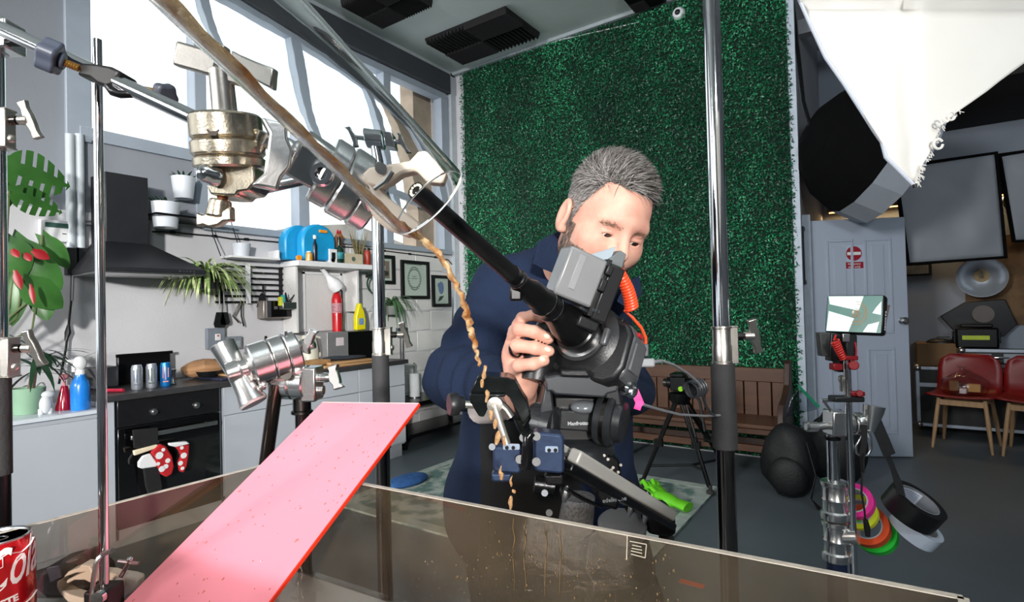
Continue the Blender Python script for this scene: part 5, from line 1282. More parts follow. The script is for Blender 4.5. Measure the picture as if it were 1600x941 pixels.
# ---- clear tube with liquid
tA, tE = P(422, 63, .368), P(668, 314, .450)
tax = (tE-tA).normalized(); RT = px2m(69, .450)
t0 = tA-tax*.30; LT = (tE-t0).length
tubem = bpy.data.materials.new('clear_acrylic_tube'); tubem.use_nodes = True
bs = tubem.node_tree.nodes['Principled BSDF']; bs.inputs['Base Color'].default_value = (.97, .98, .98, 1); bs.inputs['Transmission Weight'].default_value = 1; bs.inputs['Roughness'].default_value = 0.0; bs.inputs['IOR'].default_value = 1.3
nz = tubem.node_tree.nodes.new('ShaderNodeTexNoise'); nz.inputs['Scale'].default_value = 26; nz.inputs['Detail'].default_value = 2
bp = tubem.node_tree.nodes.new('ShaderNodeBump'); bp.inputs['Strength'].default_value = .05; bp.inputs['Distance'].default_value = .01
tcn = tubem.node_tree.nodes.new('ShaderNodeTexCoord'); tubem.node_tree.links.new(tcn.outputs['Object'], nz.inputs['Vector'])
tubem.node_tree.links.new(nz.outputs['Fac'], bp.inputs['Height']); tubem.node_tree.links.new(bp.outputs['Normal'], bs.inputs['Normal'])
t = T('clear_tube', 'wide clear acrylic tube slanting down with cola running through it', 'tube', tA)
t.part('wall', MB().lathe(t0, tax, [(RT-.0022, 0), (RT, 0), (RT, LT-.0006), (RT-.0006, LT), (RT-.0018, LT), (RT-.0022, LT-.0006)], 72, closed=True), tubem, ang=30)
t.part('frosted_rim', MB().lathe(t0+tax*(LT-.0002), tax, [(RT-.0020, 0), (RT-.0002, 0), (RT-.0002, .0009), (RT-.0020, .0009)], 72, closed=True), M('frosted_rim_white', (236, 240, 242), .3, 0, .02, 9))
dn_ = V((0, 0, -1)); dn_ = (dn_-tax*dn_.dot(tax)).normalized(); ds = tax.cross(dn_)
def cola_mat(name, c1, c2, c3, tr):
    m = M(name, c1, .06, 0, .1, 60, .5, 120, rgb2=c2, lo=.38, hi=.6, detail=6, trans=tr, spec=.8)
    return m
cola = cola_mat('flowing_cola', (172, 110, 52), (238, 208, 160), None, .45)
cola.node_tree.nodes['Principled BSDF'].inputs['IOR'].default_value = 1.33
# liquid: a wavering bed along the bottom of the tube
m = MB(); n = 60; k = 14
for i in range(n+1):
    u = i/n; c = t0+tax*(LT*u); wv = noise.noise(V((u*22, 1, 0))); w2 = noise.noise(V((u*9, 5, 0)))
    half = .60+.18*w2+.12*wv - .22*max(0, u-.55)/.45; h = .26+.08*wv
    ring_ = []
    for j in range(k+1):
        a = -half+2*half*j/k; ring_.append(c+(dn_*math.cos(a+.28)+ds*math.sin(a+.28))*(RT-.0026))
    for j in range(k, -1, -1):
        a = -half+2*half*j/k; jit = .0016*noise.noise(V((u*70, j*1.3, 2)))
        ring_.append(c+(dn_*math.cos(a+.28)+ds*math.sin(a+.28))*(RT-.0028-(RT*h*.55)*(1-(2*j/k-1)**2)+jit*(1 if 0 < j < k else 0)))
    m.v += ring_
q = 2*(k+1)
for i in range(n):
    for j in range(q): m.f.append((i*q+j, i*q+(j+1) % q, (i+1)*q+(j+1) % q, (i+1)*q+j))
m.f.append(tuple(reversed(range(q)))); m.f.append(tuple(n*q+j for j in range(q)))
o = solo('cola_stream', 'brown cola running along the tube bottom and pouring off its end', 'liquid', m, cola, ang=180)
# pouring part, twisted rope of liquid
lip = t0+tax*LT+(dn_*math.cos(.28)+ds*math.sin(.28))*(RT-.004)
pts = [(lip-tax*.008)]; rad = [.0052]
for (x, y, r) in ((650, 366, 11), (672, 384, 10), (690, 402, 9), (702, 424, 8), (712, 445, 9.5), (720, 460, 7), (727, 480, 8.5), (731, 497, 9.5), (734, 512, 6), (738, 522, 7), (742, 540, 6.5), (745, 553, 5), (748, 565, 6.5), (751, 575, 2)):
    pts.append(P(x, y, .452+.00012*(y-360))); rad.append(px2m(r*.72, .47))
fine = []; fr = []
for i in range(len(pts)-1):
    for s in range(4):
        u = s/4; p = pts[i].lerp(pts[i+1], u); kk = i*4+s
        fine.append(p+CR*.0009*math.sin(kk*1.35)+CF*.0012*math.cos(kk*1.35)); fr.append((rad[i]*(1-u)+rad[i+1]*u)*(1+.22*math.sin(kk*1.9)+.1*noise.noise(V((kk*.7, 0, 0)))))
ml = MB().tube(fine, fr, 12, flat=.72)
l2 = MB(); l2.add(ml.v, ml.f)
link('falling_liquid', ml.mesh('falling_liquid', o.location, 180), cola, o)
dk = -1
DL = ['highest cola drop just under the broken end of the pour', 'cola drop touching the upper edge of the black clamp block', 'cola drop on the top face of the black clamp block', 'cola drop beside the silver lever hub', 'small cola drop behind the middle of the silver lever', 'longer cola drop at the lower half of the silver lever', 'cola drop at the tip of the silver lever', 'cola drop over the small navy end plate foot', 'thin cola drop falling right of the navy foot', 'largest low cola drop just above the tank wall', 'smallest low cola drop just above the tank wall']
for (x, y, w, h) in ((757, 582, 6, 12), (755, 598, 5, 8), (762, 618, 5, 11), (768, 648, 6, 10), (774, 662, 5, 9), (778, 684, 6, 11), (787, 690, 5, 9), (783, 740, 5, 13), (800, 752, 3, 9), (798, 786, 6, 12), (803, 768, 3, 5)):
    dk += 1; d_ = .50+.00035*(y-580); mm = MB().ell(P(x, y, d_), (px2m(w, d_)*.65, px2m(w, d_)*.65, px2m(h, d_)*.9), nu=12, nv=8)
    for i, v in enumerate(mm.v): mm.v[i] = v+V((1, 1, 1))*(noise.noise(v*160)*.0018)
    solo('cola_drop', DL[dk], 'drop', mm, cola, 'falling cola drops', ang=180)
# brown flecks inside the upper tube
m = MB()
for k in range(46):
    u = rng.uniform(.05, .42); a = rng.normal(1.9, .55) if k % 2 else rng.normal(-.9, .5)
    c = t0+tax*(LT*u)+(dn_*math.cos(a)+ds*math.sin(a))*(RT-.0034)
    nn = (dn_*math.cos(a)+ds*math.sin(a)); tt_ = tax.cross(nn)
    m.ell(c, (rng.uniform(.001, .0035), rng.uniform(.0006, .0016), .0007), X=tax, Y=tt_, Z=nn, nu=8, nv=5)
fl = link('flecks', m.mesh('flecks', t.loc), M('cola_flecks', (96, 78, 50), .2, 0, .3, 60), t.o); fl['kind'] = 'stuff'
# ---- probe lens
pT, pM = P(648, 296, .53), P(906, 522, .80)
LN = (pT-pM).normalized(); LL = (pT-pM).length
lb = M('satin_black_lens', (20, 20, 21), .3, .3, .12, 40)
t = T('probe_lens', 'long thin black probe lens with a lit tip pointing into the tube', 'lens', pM)
def st(px):  # axial position (from the mount) of picture column px
    q = ray(px, 296+(px-648)*(522-296)/(906-648)); lo, hi = 0., 1.
    for _ in range(40):
        mid = (lo+hi)/2; p = pM.lerp(pT, mid); v = p-CO; x = 800+F*v.dot(CR)/v.dot(CF)
        if x > px: lo = mid
        else: hi = mid
    return lo*LL
def rad_at(h, px): return px*depth(pM+LN*h)/F
prof = [(906, 34), (897, 34), (896, 31), (884, 29), (876, 25), (870, 22.5), (862, 22), (861, 23), (859, 23), (858, 22), (852, 21.5), (851, 22.5), (849, 22.5), (848, 21), (838, 20.5), (828, 19), (820, 14.5), (812, 14), (811, 15.5), (807, 15.5), (806, 13.8), (800, 13.8), (799, 15), (797, 15), (796, 13.6), (700, 14.8)]
pr = [(rad_at(st(x), r), st(x)) for x, r in prof]
t.part('barrel', MB().lathe(pM, LN, pr, 40, cap=True), lb)
h = st(700)
r_ = rad_at(h, 14.8)
t.part('tip_tube', MB().lathe(pM, LN, [(r_, h), (r_*1.0, LL-.012), (r_*1.02, LL-.010), (r_*1.02, LL-.002), (r_*.93, LL), (r_*.86, LL), (r_*.84, LL-.002), (r_*.1, LL-.002)], 36), M('tip_grey_black', (44, 43, 44), .3, .4))
led = M('warm_led', (255, 244, 214), .5, emit=1.6); x_, y_ = perp(LN)
for k in range(12):
    a = 2*PI*k/12; t.part('led', MB().box(pM+LN*(LL-.0012)+(x_*math.cos(a)+y_*math.sin(a))*r_*.66, (r_*.2, r_*.2, .0016), X=x_*math.cos(a)+y_*math.sin(a), Y=-x_*math.sin(a)+y_*math.cos(a), Z=LN), led)
t.part('front_element', MB().lathe(pM+LN*(LL-.002), LN, [(r_*.46, 0), (r_*.46, .0014), (r_*.38, .0018), (r_*.3, .001), (.0004, .0016)], 24), M('lens_glass_dark', (40, 36, 34), .08, .2))
sil = M('silver_ring', (200, 200, 200), .2, 1)
for px, r in ((860, 23.2), (850, 22.8), (809, 15.7)):
    hh = st(px); rr = rad_at(hh, r); t.part('silver_ring', MB().lathe(pM, LN, [(rr, hh), (rr*1.015, hh+.0004), (rr, hh+.0008)], 40, cap=False), sil)
t.part('aperture_lug', MB().box(P(806, 458, .685), (.016, .016, .02), X=CR, Y=CF, Z=CU), lb, .003)
# ---- cinema camera
CX = None
cZ = (CU*.97+CR*.10); cZ = (cZ-LN*cZ.dot(LN)).normalized(); cX = cZ.cross(LN)
def CP(x, y, z): return pM+cX*x+LN*y+cZ*z
bodym = M('camera_black', (24, 24, 26), .38, .1, .1, 60, .06, 400); greyb = M('camera_grey_side', (92, 93, 96), .35, .3, .06, 20)
t = T('cinema_camera', 'black cinema camera held by the man behind the probe lens', 'camera', CP(0, -.04, -.075))
def cbox(x0, x1, y0, y1, z0, z1): return MB().box(CP((x0+x1)/2, (y0+y1)/2, (z0+z1)/2), (x1-x0, y1-y0, z1-z0), X=cX, Y=LN, Z=cZ)
poly = [(-.056, -.058), (.050, -.062), (.066, -.052), (.074, -.034), (.074, .014), (.064, .030), (.03, .038), (-.045, .034), (-.056, .020)]
t.part('body', MB().prism([CP(x, -.012, z) for x, z in poly], -LN*.062), bodym, .006)
t.part('mount_housing', MB().lathe(pM, LN, [(.058, -.03), (.056, -.012), (.043, -.004), (.041, -.0005), (.03, -.0005)], 40), bodym)
t.part('mount_ring', MB().lathe(pM, LN, [(.0345, -.001), (.0362, 0), (.0362, .0018), (.034, .002)], 40), sil)
t.part('lens_release', cbox(.036, .046, -.006, .004, -.012, .014), greyb, .003)
sp = [(.060, -.056), (.0755, -.042), (.0765, .012), (.066, .030), (.054, .033)]
t.part('side_cover', MB().prism([CP(x, -.018, z) for x, z in sp], -LN*.052), greyb, .005)
t.part('port_door', cbox(.0745, .0785, -.058, -.026, -.034, .008), M('port_door_grey', (110, 111, 114), .3, .3), .003)
t.part('grip', MB().tube([CP(-.056, -.004, .008), CP(-.058, -.006, -.012), CP(-.058, -.008, -.05), CP(-.056, -.012, -.078)], [.021, .025, .025, .022], 20), bodym)
t.part('record_button', MB().cyl(CP(-.055, .010, .022), CP(-.054, .013, .031), .010, n=18), M('button_grey', (120, 120, 122), .35))
t.part('top_plate', cbox(-.06, .05, -.06, -.02, .034, .040), bodym, .001)
t.part('red_badge', cbox(.062, .074, -.05, -.036, .020, .026), redm, .001)
vb = MB()
for k in range(7): vb.add(*[(cbox(-.03+k*.009, -.0265+k*.009, -.013, -.0105, -.056, -.049)).v, (cbox(0, 1, 0, 1, 0, 1)).f])
vt = t.part('front_vent', vb, M('vent_black', (8, 8, 9), .6), kind='stuff')
t.part('sync_socket', MB().lathe(CP(.064, -.06, -.054), cX*.8+LN*.4, [(.012, 0), (.012, .012), (.008, .014), (.007, .006), (.001, .006)], 18), chrome)
# monitor with battery on top of the camera
mo = P(938, 446, .77)
mX = (CR*.90-CU*.36+CF*.24).normalized(); mZ = (CU*.97+CR*.17); mZ = (mZ-mX*mZ.dot(mX)).normalized(); mY = mZ.cross(mX)
if mY.dot(CF) > 0: mY = -mY
def MP(x, y, z): return mo+mX*x+mY*y+mZ*z
def mbox(x0, x1, y0, y1, z0, z1): return MB().box(MP((x0+x1)/2, (y0+y1)/2, (z0+z1)/2), (x1-x0, y1-y0, z1-z0), X=mX, Y=mY, Z=mZ)
t = T('camera_monitor', 'small monitor with a grey battery on the camera before the face', 'monitor', MP(0, 0, -.045))
silg = M('battery_grey', (138, 139, 140), .36, .25, .05, 8)
bt = t.part('battery', mbox(-.070, -.013, -.012, .03, -.038, .030), silg, .0035)
t.part('battery_groove', mbox(-.054, -.0445, .03, .0307, -.024, .024).add(mbox(-.0535, -.045, .0305, .031, -.0235, .0235).v, mbox(0, 1, 0, 1, 0, 1).f), M('groove_grey', (150, 151, 152), .4, .25), .0003, parent=bt)
t.part('battery_plate', mbox(-.0125, -.006, -.012, .026, -.048, .034), blackp, .001)
t.part('latch', mbox(-.014, -.004, .024, .033, -.012, .006), blackp, .002)
t.part('latch', mbox(-.012, -.002, .024, .031, .012, .026), blackp, .002)
t.part('monitor_body', mbox(-.0055, .018, -.03, .024, -.050, .030), M('monitor_black', (34, 34, 36), .35, .1), .003)
t.part('sun_hood', MB().prism([MP(-.012, .018, .031), MP(.014, .018, .031), MP(.014, .016, .052), MP(.004, .014, .054)], -mY*.05).add([], []), M('hood_grey', (104, 108, 110), .4, .1), .0015)
t.part('hood_wing', MB().prism([MP(-.040, .0, .026), MP(-.004, .014, .056), MP(-.006, .014, .030)], -mY*.003), M('hood_blue_grey', (104, 118, 128), .45, .1))
for z in (.000, -.036): t.part('screw', MB().cyl(MP(.0145, .004, z), MP(.0168, .004, z), .0034, n=12), chrome)
for x in (-.006, .0): t.part('screw', MB().cyl(MP(x, .0245, -.038), MP(x, .0265, -.038), .0024, n=10), chrome)
t.part('mount_foot', mbox(-.02, .012, -.02, .02, -.066, -.050), blackp, .003)
# orange coiled cable
def coil(p0, p1, r0, r1, turns, bow=V((0, 0, 0)), n=14):
    pts = []; ax = (p1-p0).normalized(); x, y = perp(ax)
    for k in range(int(turns*n)+1):
        u = k/(turns*n); a = 2*PI*k/n; r = r0+(r1-r0)*u
        c = p0.lerp(p1, u)+bow*math.sin(PI*u); pts.append(c+(x*math.cos(a)+y*math.sin(a))*r)
    return pts
org = M('orange_cable', (250, 84, 44), .4, 0, .05, 20)
c0_, c1_ = P(966, 424, .79), P(987, 484, .80)
solo('coiled_cable', 'bright orange coiled cable between the monitor and the camera side', 'cable', MB().tube(coil(c0_, c1_, .007, .0088, 14, CR*.004)+[P(976, 486, .80), P(988, 496, .80), P(1002, 512, .805), P(1009, 528, .81), P(1009, 540, .81)], .0023, 7), org)
cab2 = M('grey_cable', (128, 130, 134), .4)
t = T('hdmi_cable', 'grey cable from the camera side looping over to the steel stand', 'cable', P(1005, 560, .82))
t.part('plug', MB().box(P(1002, 547, .812), (.02, .012, .019), X=CR, Y=CF, Z=CU), greyb, .002)
t.part('plug', MB().box(P(1007, 567, .812), (.030, .008, .013), X=CR, Y=CF, Z=CU), M('pale_plug', (150, 152, 156), .4), .003)
t.part('lead', MB().tube([P(1020, 566, .815), P(1034, 564, .83), P(1052, 570, .90), P(1072, 582, .98), P(1090, 597, 1.05), P(1098, 612, 1.10)], [.003, .0024, .0024, .0024, .0028, .003], 8), cab2)
t.part('lead_coil', MB().tube(coil(P(1078, 610, 1.08), P(1096, 604, 1.10), .016, .016, 5), .0026, 6), M('dark_cable', (52, 54, 58), .45))
t.part('lead_tail', MB().tube([P(1096, 610, 1.10), P(1102, 632, 1.13), P(1110, 646, 1.17), P(1122, 652, 1.20), P(1130, 652, 1.205)], .003, 7), MATS['dark_cable'])
solo('lower_cable', 'thin grey cable from the pink tag to the foam sleeved stand', 'cable', MB().tube([P(1003, 632, .83), P(1030, 640, .93), P(1062, 648, 1.05), P(1100, 650, 1.16), P(1126, 649, 1.20)], .0024, 7), cab2)
t = T('cable_tag', 'hot pink tape tag with an orange plug at the tripod head side', 'tag', P(996, 640, .81))
t.part('pink_tape', MB().ribbon([P(984, 602, .815), P(992, 612, .812), P(997, 624, .81), P(1001, 634, .81)], .006, side=CR, th=.001).ribbon([P(1001, 626, .81), P(997, 634, .808), P(995, 640, .808)], .005, side=CR, th=.001), M('hot_pink_tape', (250, 30, 140), .5))
t.part('orange_plug', MB().cyl(P(970, 609, .815), P(985, 607, .815), .0045, n=12), org)
# ---- fluid head under the camera
hm_ = M('head_black', (36, 38, 41), .34, .15, .15, 80, .03, 260)
hc = CP(.0, -.05, -.055)
def HP(px, py, d): return P(px, py, d)
t = T('fluid_head', 'black video fluid head with round side drum under the camera', 'tripod head', P(910, 715, .84))
SD = -CF*.95-CR*.28
def slabp(poly, d, th, m=hm_, bev=.003, name='slab', par=None): return t.part(name, MB().prism([P(*p, d) for p in poly], CF*th), m, bev, parent=par)
slabp([(852, 590), (870, 586), (958, 590), (966, 600), (966, 612), (950, 616), (944, 622), (868, 617), (862, 612), (853, 612)], .775, .075, M('plate_charcoal', (56, 58, 62), .36, .2), name='top_plate')
slabp([(878, 578), (918, 578), (924, 590), (876, 589)], .765, .05, bodym, name='quick_plate')
slabp([(852, 604), (862, 610), (866, 640), (868, 668), (858, 690), (845, 688), (840, 660), (846, 632)], .785, .08, name='left_cheek')
slabp([(946, 610), (966, 604), (974, 640), (966, 676), (950, 690), (936, 690), (944, 650)], .785, .08, name='right_cheek')
slabp([(866, 620), (946, 622), (942, 660), (934, 690), (872, 690), (868, 660)], .825, .05, M('head_inner_black', (14, 14, 15), .4, .1), name='core')
slabp([(876, 640), (934, 643), (928, 676), (872, 672)], .812, .03, name='name_panel')
tx = P(903, 662, .8105)
t.part('lettering', text_mb('Manfrotto', .0074, facing(tx, -CF, CU*.998-CR*.03), .0005, bold=.0002), M('lettering_grey', (176, 178, 182), .4))
t.part('bubble_housing', MB().ell(P(913, 636, .815), (.022, .02, .010), X=CR, Y=CF, Z=CU), M('smoked_dome', (120, 124, 128), .15, .3))
dc = P(974, 660, .795); da = (CR*.88-CF*.45-CU*.1).normalized()
t.part('drum', MB().lathe(dc-da*.015, da, [(.038, -.02), (.040, -.012), (.040, .0), (.036, .005), (.031, .006), (.029, .016), (.025, .018), (.001, .018)], 36), hm_)
t.part('drum_scale', MB().lathe(dc-da*.015, da, [(.0405, -.010), (.0405, -.004)], 36, cap=False), darkst)
ld = P(846, 662, .805)
gk = MB()
for k in range(28):
    a = 2*PI*k/28; x, y = perp(-da); gk.box(ld-da*.004+(x*math.cos(a)+y*math.sin(a))*.027, (.003, .0035, .02), X=-x*math.sin(a)+y*math.cos(a), Y=x*math.cos(a)+y*math.sin(a), Z=-da)
t.part('tension_dial', MB().lathe(ld, -da, [(.028, -.02), (.028, .010), (.02, .014), (.001, .014)], 28).add(gk.v, gk.f), hm_, kind='stuff')
t.part('pan_base', MB().lathe(P(905, 716, .84), (CU*.98-CF*.2), [(.05, 0), (.054, .003), (.052, .020), (.044, .030), (.036, .034)], 36), hm_)
t.part('side_decal', MB().prism([P(955, 602, .797), P(965, 609, .797), P(966, 613, .797), P(956, 606, .797)], -CF*.0006), whitep)
# ---- slider
SL = P(866, 703, .70); sdv = -LN
sdir = (P(1040, 807, .96)-SL).normalized(); SLEN = (P(1040, 807, .96)-SL).length
sU = (CU*.96+CR*.2); sU = (sU-sdir*sU.dot(sdir)).normalized(); sS = sU.cross(sdir)
def SP(a, s, u): return SL+sdir*a+sS*s+sU*u
def sbox(a0, a1, s0, s1, u0, u1): return MB().box(SP((a0+a1)/2, (s0+s1)/2, (u0+u1)/2), (a1-a0, s1-s0, u1-u0), X=sdir, Y=sS, Z=sU)
railm = M('grey_rail', (168, 166, 160), .4, .2, .05, 10)
t = T('camera_slider', 'black camera slider with grey rails and navy end plates', 'slider', SP(.2, 0, -.05))
t.part('rail', sbox(.02, SLEN-.02, -.026, -.008, -.004, .014), railm, .003)
t.part('rail', sbox(.02, SLEN-.02, .008, .026, -.004, .014), railm, .003)
t.part('rail_base', sbox(.01, SLEN-.01, -.029, .029, -.017, -.005), blackm, .003)
t.part('belt', sbox(.02, SLEN-.02, -.006, .006, .000, .004), rubber)
e = t.part('end_block', MB().prism([P(*p, .935) for p in ((1012, 792), (1046, 796), (1056, 803), (1058, 836), (1046, 842), (1014, 836), (1008, 820))], CF*.05), blackm, .006)
t.part('foot', MB().cyl(P(1041, 846, .96), P(1041, 838, .96), .013, n=14), rubber, parent=e)
def knob_lever(px, py, d, ang):
    b = P(px, py, d); ax = (CR*.5-CF*.85).normalized()
    k = t.part('lever', MB().ell(b, (.0045, .004, .012), X=CR, Y=CF, Z=(CU*math.cos(ang)+CR*math.sin(ang))), steel)
    t.part('lever_boss', MB().cyl(b+CF*.014, b, .007, n=12), blackm, parent=k)
for px, py, d in ((985, 797, .86), (1008, 808, .90), (989, 768, .90), (1010, 779, .93), (884, 772, .70)): knob_lever(px, py, d, .15)
for px, py, d in ((978, 757, .93), (1000, 770, .95)): t.part('lever_block', MB().box(P(px+3, py+4, d+.02), (.03, .02, .022), X=sdir, Y=sS, Z=sU), blackm, .004)
cr_ = t.part('carriage', MB().prism([P(*p, .80) for p in ((940, 708), (968, 718), (974, 760), (964, 764), (934, 752), (930, 728))], CF*.06), blackm, .004)
t.part('carriage_clamp', MB().prism([P(*p, .785) for p in ((932, 752), (952, 760), (970, 780), (966, 800), (940, 792), (930, 774))], CF*.05), blackm, .005)
for (x, y) in ((944, 712), (950, 718), (955, 735), (966, 738), (958, 731), (970, 727)): t.part('screw', MB().cyl(P(x, y, .80), P(x, y, .797), .0022, n=10), darkst, parent=cr_)
t.part('lettering', text_mb('edelkrone', .0085, facing(P(960, 781, .7835), -CF, CU+CR*-.12), .0004), M('slate_letter', (120, 124, 128), .4))
t.part('support_plate', MB().prism([P(*p, .80) for p in ((880, 700), (912, 704), (944, 712), (938, 740), (918, 735), (890, 722))], CF*.03), M('speckled_black', (60, 60, 62), .45, .3, .4, 220), .002)
t.part('slot', MB().prism([P(*p, .797) for p in ((902, 708), (920, 711), (918, 726), (902, 721))], CF*.004), M('slot_black', (4, 4, 4), .9))
# navy end plates and link
navy = M('navy_anodised', (48, 62, 90), .35, .5, .15, 60, .03, 130)
def rrect(x0, y0, x1, y1, r, d, sh=0.0):
    out = []
    for (cx, cy, a0) in ((x1-r, y0+r, -90), (x1-r, y1-r, 0), (x0+r, y1-r, 90), (x0+r, y0+r, 180)):
        for k in range(4):
            a = math.radians(a0+30*k); x = cx+r*math.cos(a); y = cy+r*math.sin(a)
            out.append(P(x, y+sh*(x-x0), d))
    return out
t.part('end_plate', MB().prism(rrect(834, 675, 882, 737, 8, .675, .1), CF*.028), navy, .003)
t.part('end_plate', MB().prism(rrect(770, 696, 815, 738, 7, .69, .08), CF*.02), navy, .003)
for (x0, x1, y) in ((852, 872, 698), (786, 812, 694)):
    t.part('bright_bracket', MB().prism(rrect(x0, y, x1, y+9, 2, .6735), CF*.002), M('pale_blue_metal', (170, 186, 206), .3, .6))
    for q_ in (0, 1): t.part('bracket_hole', MB().cyl(P(x0+6+q_*10, y+6, .673), P(x0+6+q_*10, y+6, .672), .0024, n=10), M('slot_black', (4, 4, 4)))
t.part('hinge_link', MB().tube([P(831, 676, .672), P(824, 684, .670), P(823, 700, .669), P(822, 718, .669), P(820, 730, .672)], [.006, .0065, .006, .0065, .0075], 12), M('wet_black', (20, 20, 22), .12, .3))
for (x, y) in ((838, 682), (818, 684), (812, 718), (838, 722)): t.part('link_bolt', MB().cyl(P(x, y, .668), P(x, y, .69), .0052, n=14), blackp)
t.part('front_foot', MB().prism(rrect(768, 740, 800, 754, 4, .70), CF*.02), navy, .003)
t.part('front_foot', MB().prism(rrect(852, 742, 882, 760, 5, .69), CF*.02), blackm, .003)
t.part('front_bar', MB().cyl(P(835, 756, .70), P(866, 760, .70), .010, n=14), blackm)
for (x, y) in ((769, 698), (851, 770), (858, 801)): t.part('rivet_disc', MB().lathe(P(x, y, .69), -CF, [(.0042, 0), (.0042, .002), (.0018, .002), (.0018, .001)], 16), M('pale_rivet', (140, 144, 150), .5, .2))
# hand wheel and sleeve below the slider
t.part('hand_wheel', MB().lathe(P(972, 822, .93), (CU*.97-CF*.25), [(.036, -.012), (.040, -.010), (.041, .004), (.037, .009), (.026, .011), (.001, .011)], 32), M('grey_wheel', (112, 116, 120), .4, .2))
t.part('mesh_pouch', MB().tube([P(905, 776, .80), P(902, 800, .80), P(898, 826, .80)], [.030, .032, .034], 18, flat=.7), M('grey_mesh_weave', (96, 96, 98), .9, 0, .3, 240, .6, 300))
t.part('tie_rod', MB().tube([P(884, 764, .69), P(910, 780, .76), P(940, 792, .82)], .0028, 8), blackm)
# supports to the floor
sb_ = P(968, 842, .95)
t = T('slider_tripod', 'black tripod carrying the camera slider beyond the tank', 'tripod', V((sb_.x, sb_.y, 0)))
t.part('bowl', MB().lathe(sb_, (0, 0, -1), [(.03, -.01), (.05, 0), (.06, .05), (.04, .09)], 24), blackm)
for k, a in enumerate((.3, 2.4, 4.5)):
    f = V((sb_.x+math.cos(a)*.34, sb_.y+math.sin(a)*.34, .0))
    t.part('leg', MB().tube([sb_-V((0, 0, .06))+V((math.cos(a), math.sin(a), 0))*.04, sb_.lerp(f, .5), f+V((0, 0, .012))], [.02, .02, .013], 12), blackm)
t.part('perforated_bracket', MB().prism([P(*p, 1.0) for p in ((993, 894), (999, 896), (1024, 934), (1018, 944), (1003, 944))], CF*.004), M('pale_bracket', (190, 186, 178), .5), .001)
# ---- clamp block with silver lever on the near end of the slider
t = T('clamp_block', 'wet black clamp block with silver lever and round side knob', 'clamp', P(780, 700, .66))
wet = M('wet_black_metal', (26, 30, 30), .16, .5, .3, 50, .02, 120)
t.part('block', MB().prism([P(*p, .645) for p in ((745, 591), (752, 588), (794, 590), (804, 594), (817, 618), (826, 632), (828, 648), (818, 664), (806, 640), (796, 622), (788, 615), (736, 614), (735, 611))], CF*.045), wet, .004)
t.part('front_plate', MB().prism([P(*p, .640) for p in ((733, 616), (790, 616), (790, 620), (770, 622), (756, 652), (748, 651), (735, 630))], CF*.012), wet, .002)
t.part('rounded_base', MB().prism([P(*p, .66) for p in ((800, 628), (828, 640), (830, 656), (820, 672), (812, 668))], CF*.03), blackm, .004)
t.part('shaft', MB().cyl(P(724, 632, .645), P(778, 634, .645), .0045, n=14), nickel)
kx = (-CR*.9-CF*.35).normalized()
t.part('knob', MB().lathe(P(722, 631, .647), kx, [(.001, -.002), (.008, -.002), (.009, .004), (.0125, .005), (.0132, .008), (.0132, .014), (.012, .016), (.001, .0162)], 28), blackp)
t.part('lever', MB().tube([P(773, 634, .635), P(781, 660, .630), P(792, 694, .625)], [.0050, .0042, .0045], 14), M('pale_lever', (172, 168, 160), .3, .7))
t.part('lever_hub', MB().lathe(P(773, 633, .632), -CF, [(.009, -.004), (.009, .002), (.004, .0025), (.0035, .0005), (.001, .0005)], 20), nickel)
t.part('crank_arm', MB().tube([P(776, 628, .645), P(790, 640, .645), P(798, 652, .645)], .0058, 12), nickel)
t.part('support_arm', MB().tube([P(812, 650, .665), P(818, 668, .672), P(824, 682, .676)], [.009, .008, .007], 12), wet)
# ---- grip head 3 by the worktop with rod
c3 = P(431, 559, .96); s3 = .96/F; A3 = (CR*.80+CU*.28+CF*.52).normalized()
al2 = castal
t = T('grip_head', 'silver grip head with a fat T handle on the short pole behind the pink board', 'grip head', P(470, 630, .985), 'metal grip heads')
disc_stack(t, c3, A3, 33*s3, al2, [(-37*s3, -8*s3, 1.0), (-7*s3, 14*s3, 1.0), (15*s3, 34*s3, 1.02)])
t.part('hub', MB().lathe(c3-A3*37*s3, -A3, [(24*s3, 0), (22*s3, 4*s3), (14*s3, 6*s3), (13*s3, 14*s3), (17*s3, 18*s3), (15*s3, 34*s3)], 28), al2)
hb3 = P(372, 584, .935); hz = (CU*.83-CR*.50+CF*.1).normalized()
m = MB().tube([hb3+hz*52*s3, hb3+hz*30*s3, hb3, hb3-hz*30*s3, hb3-hz*50*s3], [19*s3, 17*s3, 15*s3, 17*s3, 21*s3], 24)
t.part('handle_bar', m, al2, .001)
t.part('socket_bolt', MB().lathe(P(365, 584, .917), (-CF*.9-CR*.4), [(8*s3, -.004), (8*s3, .002), (5*s3, .003), (4*s3, .0005), (.001, .0)], 20), nickel)
t.part('handle_cap', MB().lathe(hb3-hz*50*s3, -hz, [(21*s3, 0), (19*s3, 3*s3), (.001, 4*s3)], 24), M('pinkish_cap', (226, 210, 210), .3, .5))
c4 = P(462, 598, .985); A4 = (CR*.99-CF*.1).normalized()
disc_stack(t, c4, A4, 27*s3, al2, [(-34*s3, -2*s3, 1.0), (-1*s3, 22*s3, 1.03)])
t.part('rod_hole', MB().cyl(P(447, 586, .948), P(447, 586, .955), 8*s3, n=16), darkst)
t.part('yoke', MB().box(P(488, 599, .985), (24*s3, 40*s3, 54*s3), X=CR, Y=CF, Z=CU), al2, .003)
m = MB().cyl(P(500, 590, .985), P(512, 590, .985), 8*s3, n=16).cyl(P(500, 610, .985), P(506, 610, .985), 8*s3, n=14)
t.part('yoke_bolts', m, al2, kind='stuff')
m = MB(); wing(m, P(524, 590, .98), (CU*.93-CR*.32+CF*.2), CR, 19*s3, 17*s3, 14*s3, .002); m.cyl(P(508, 590, .985), P(522, 590, .98), 7*s3, n=14)
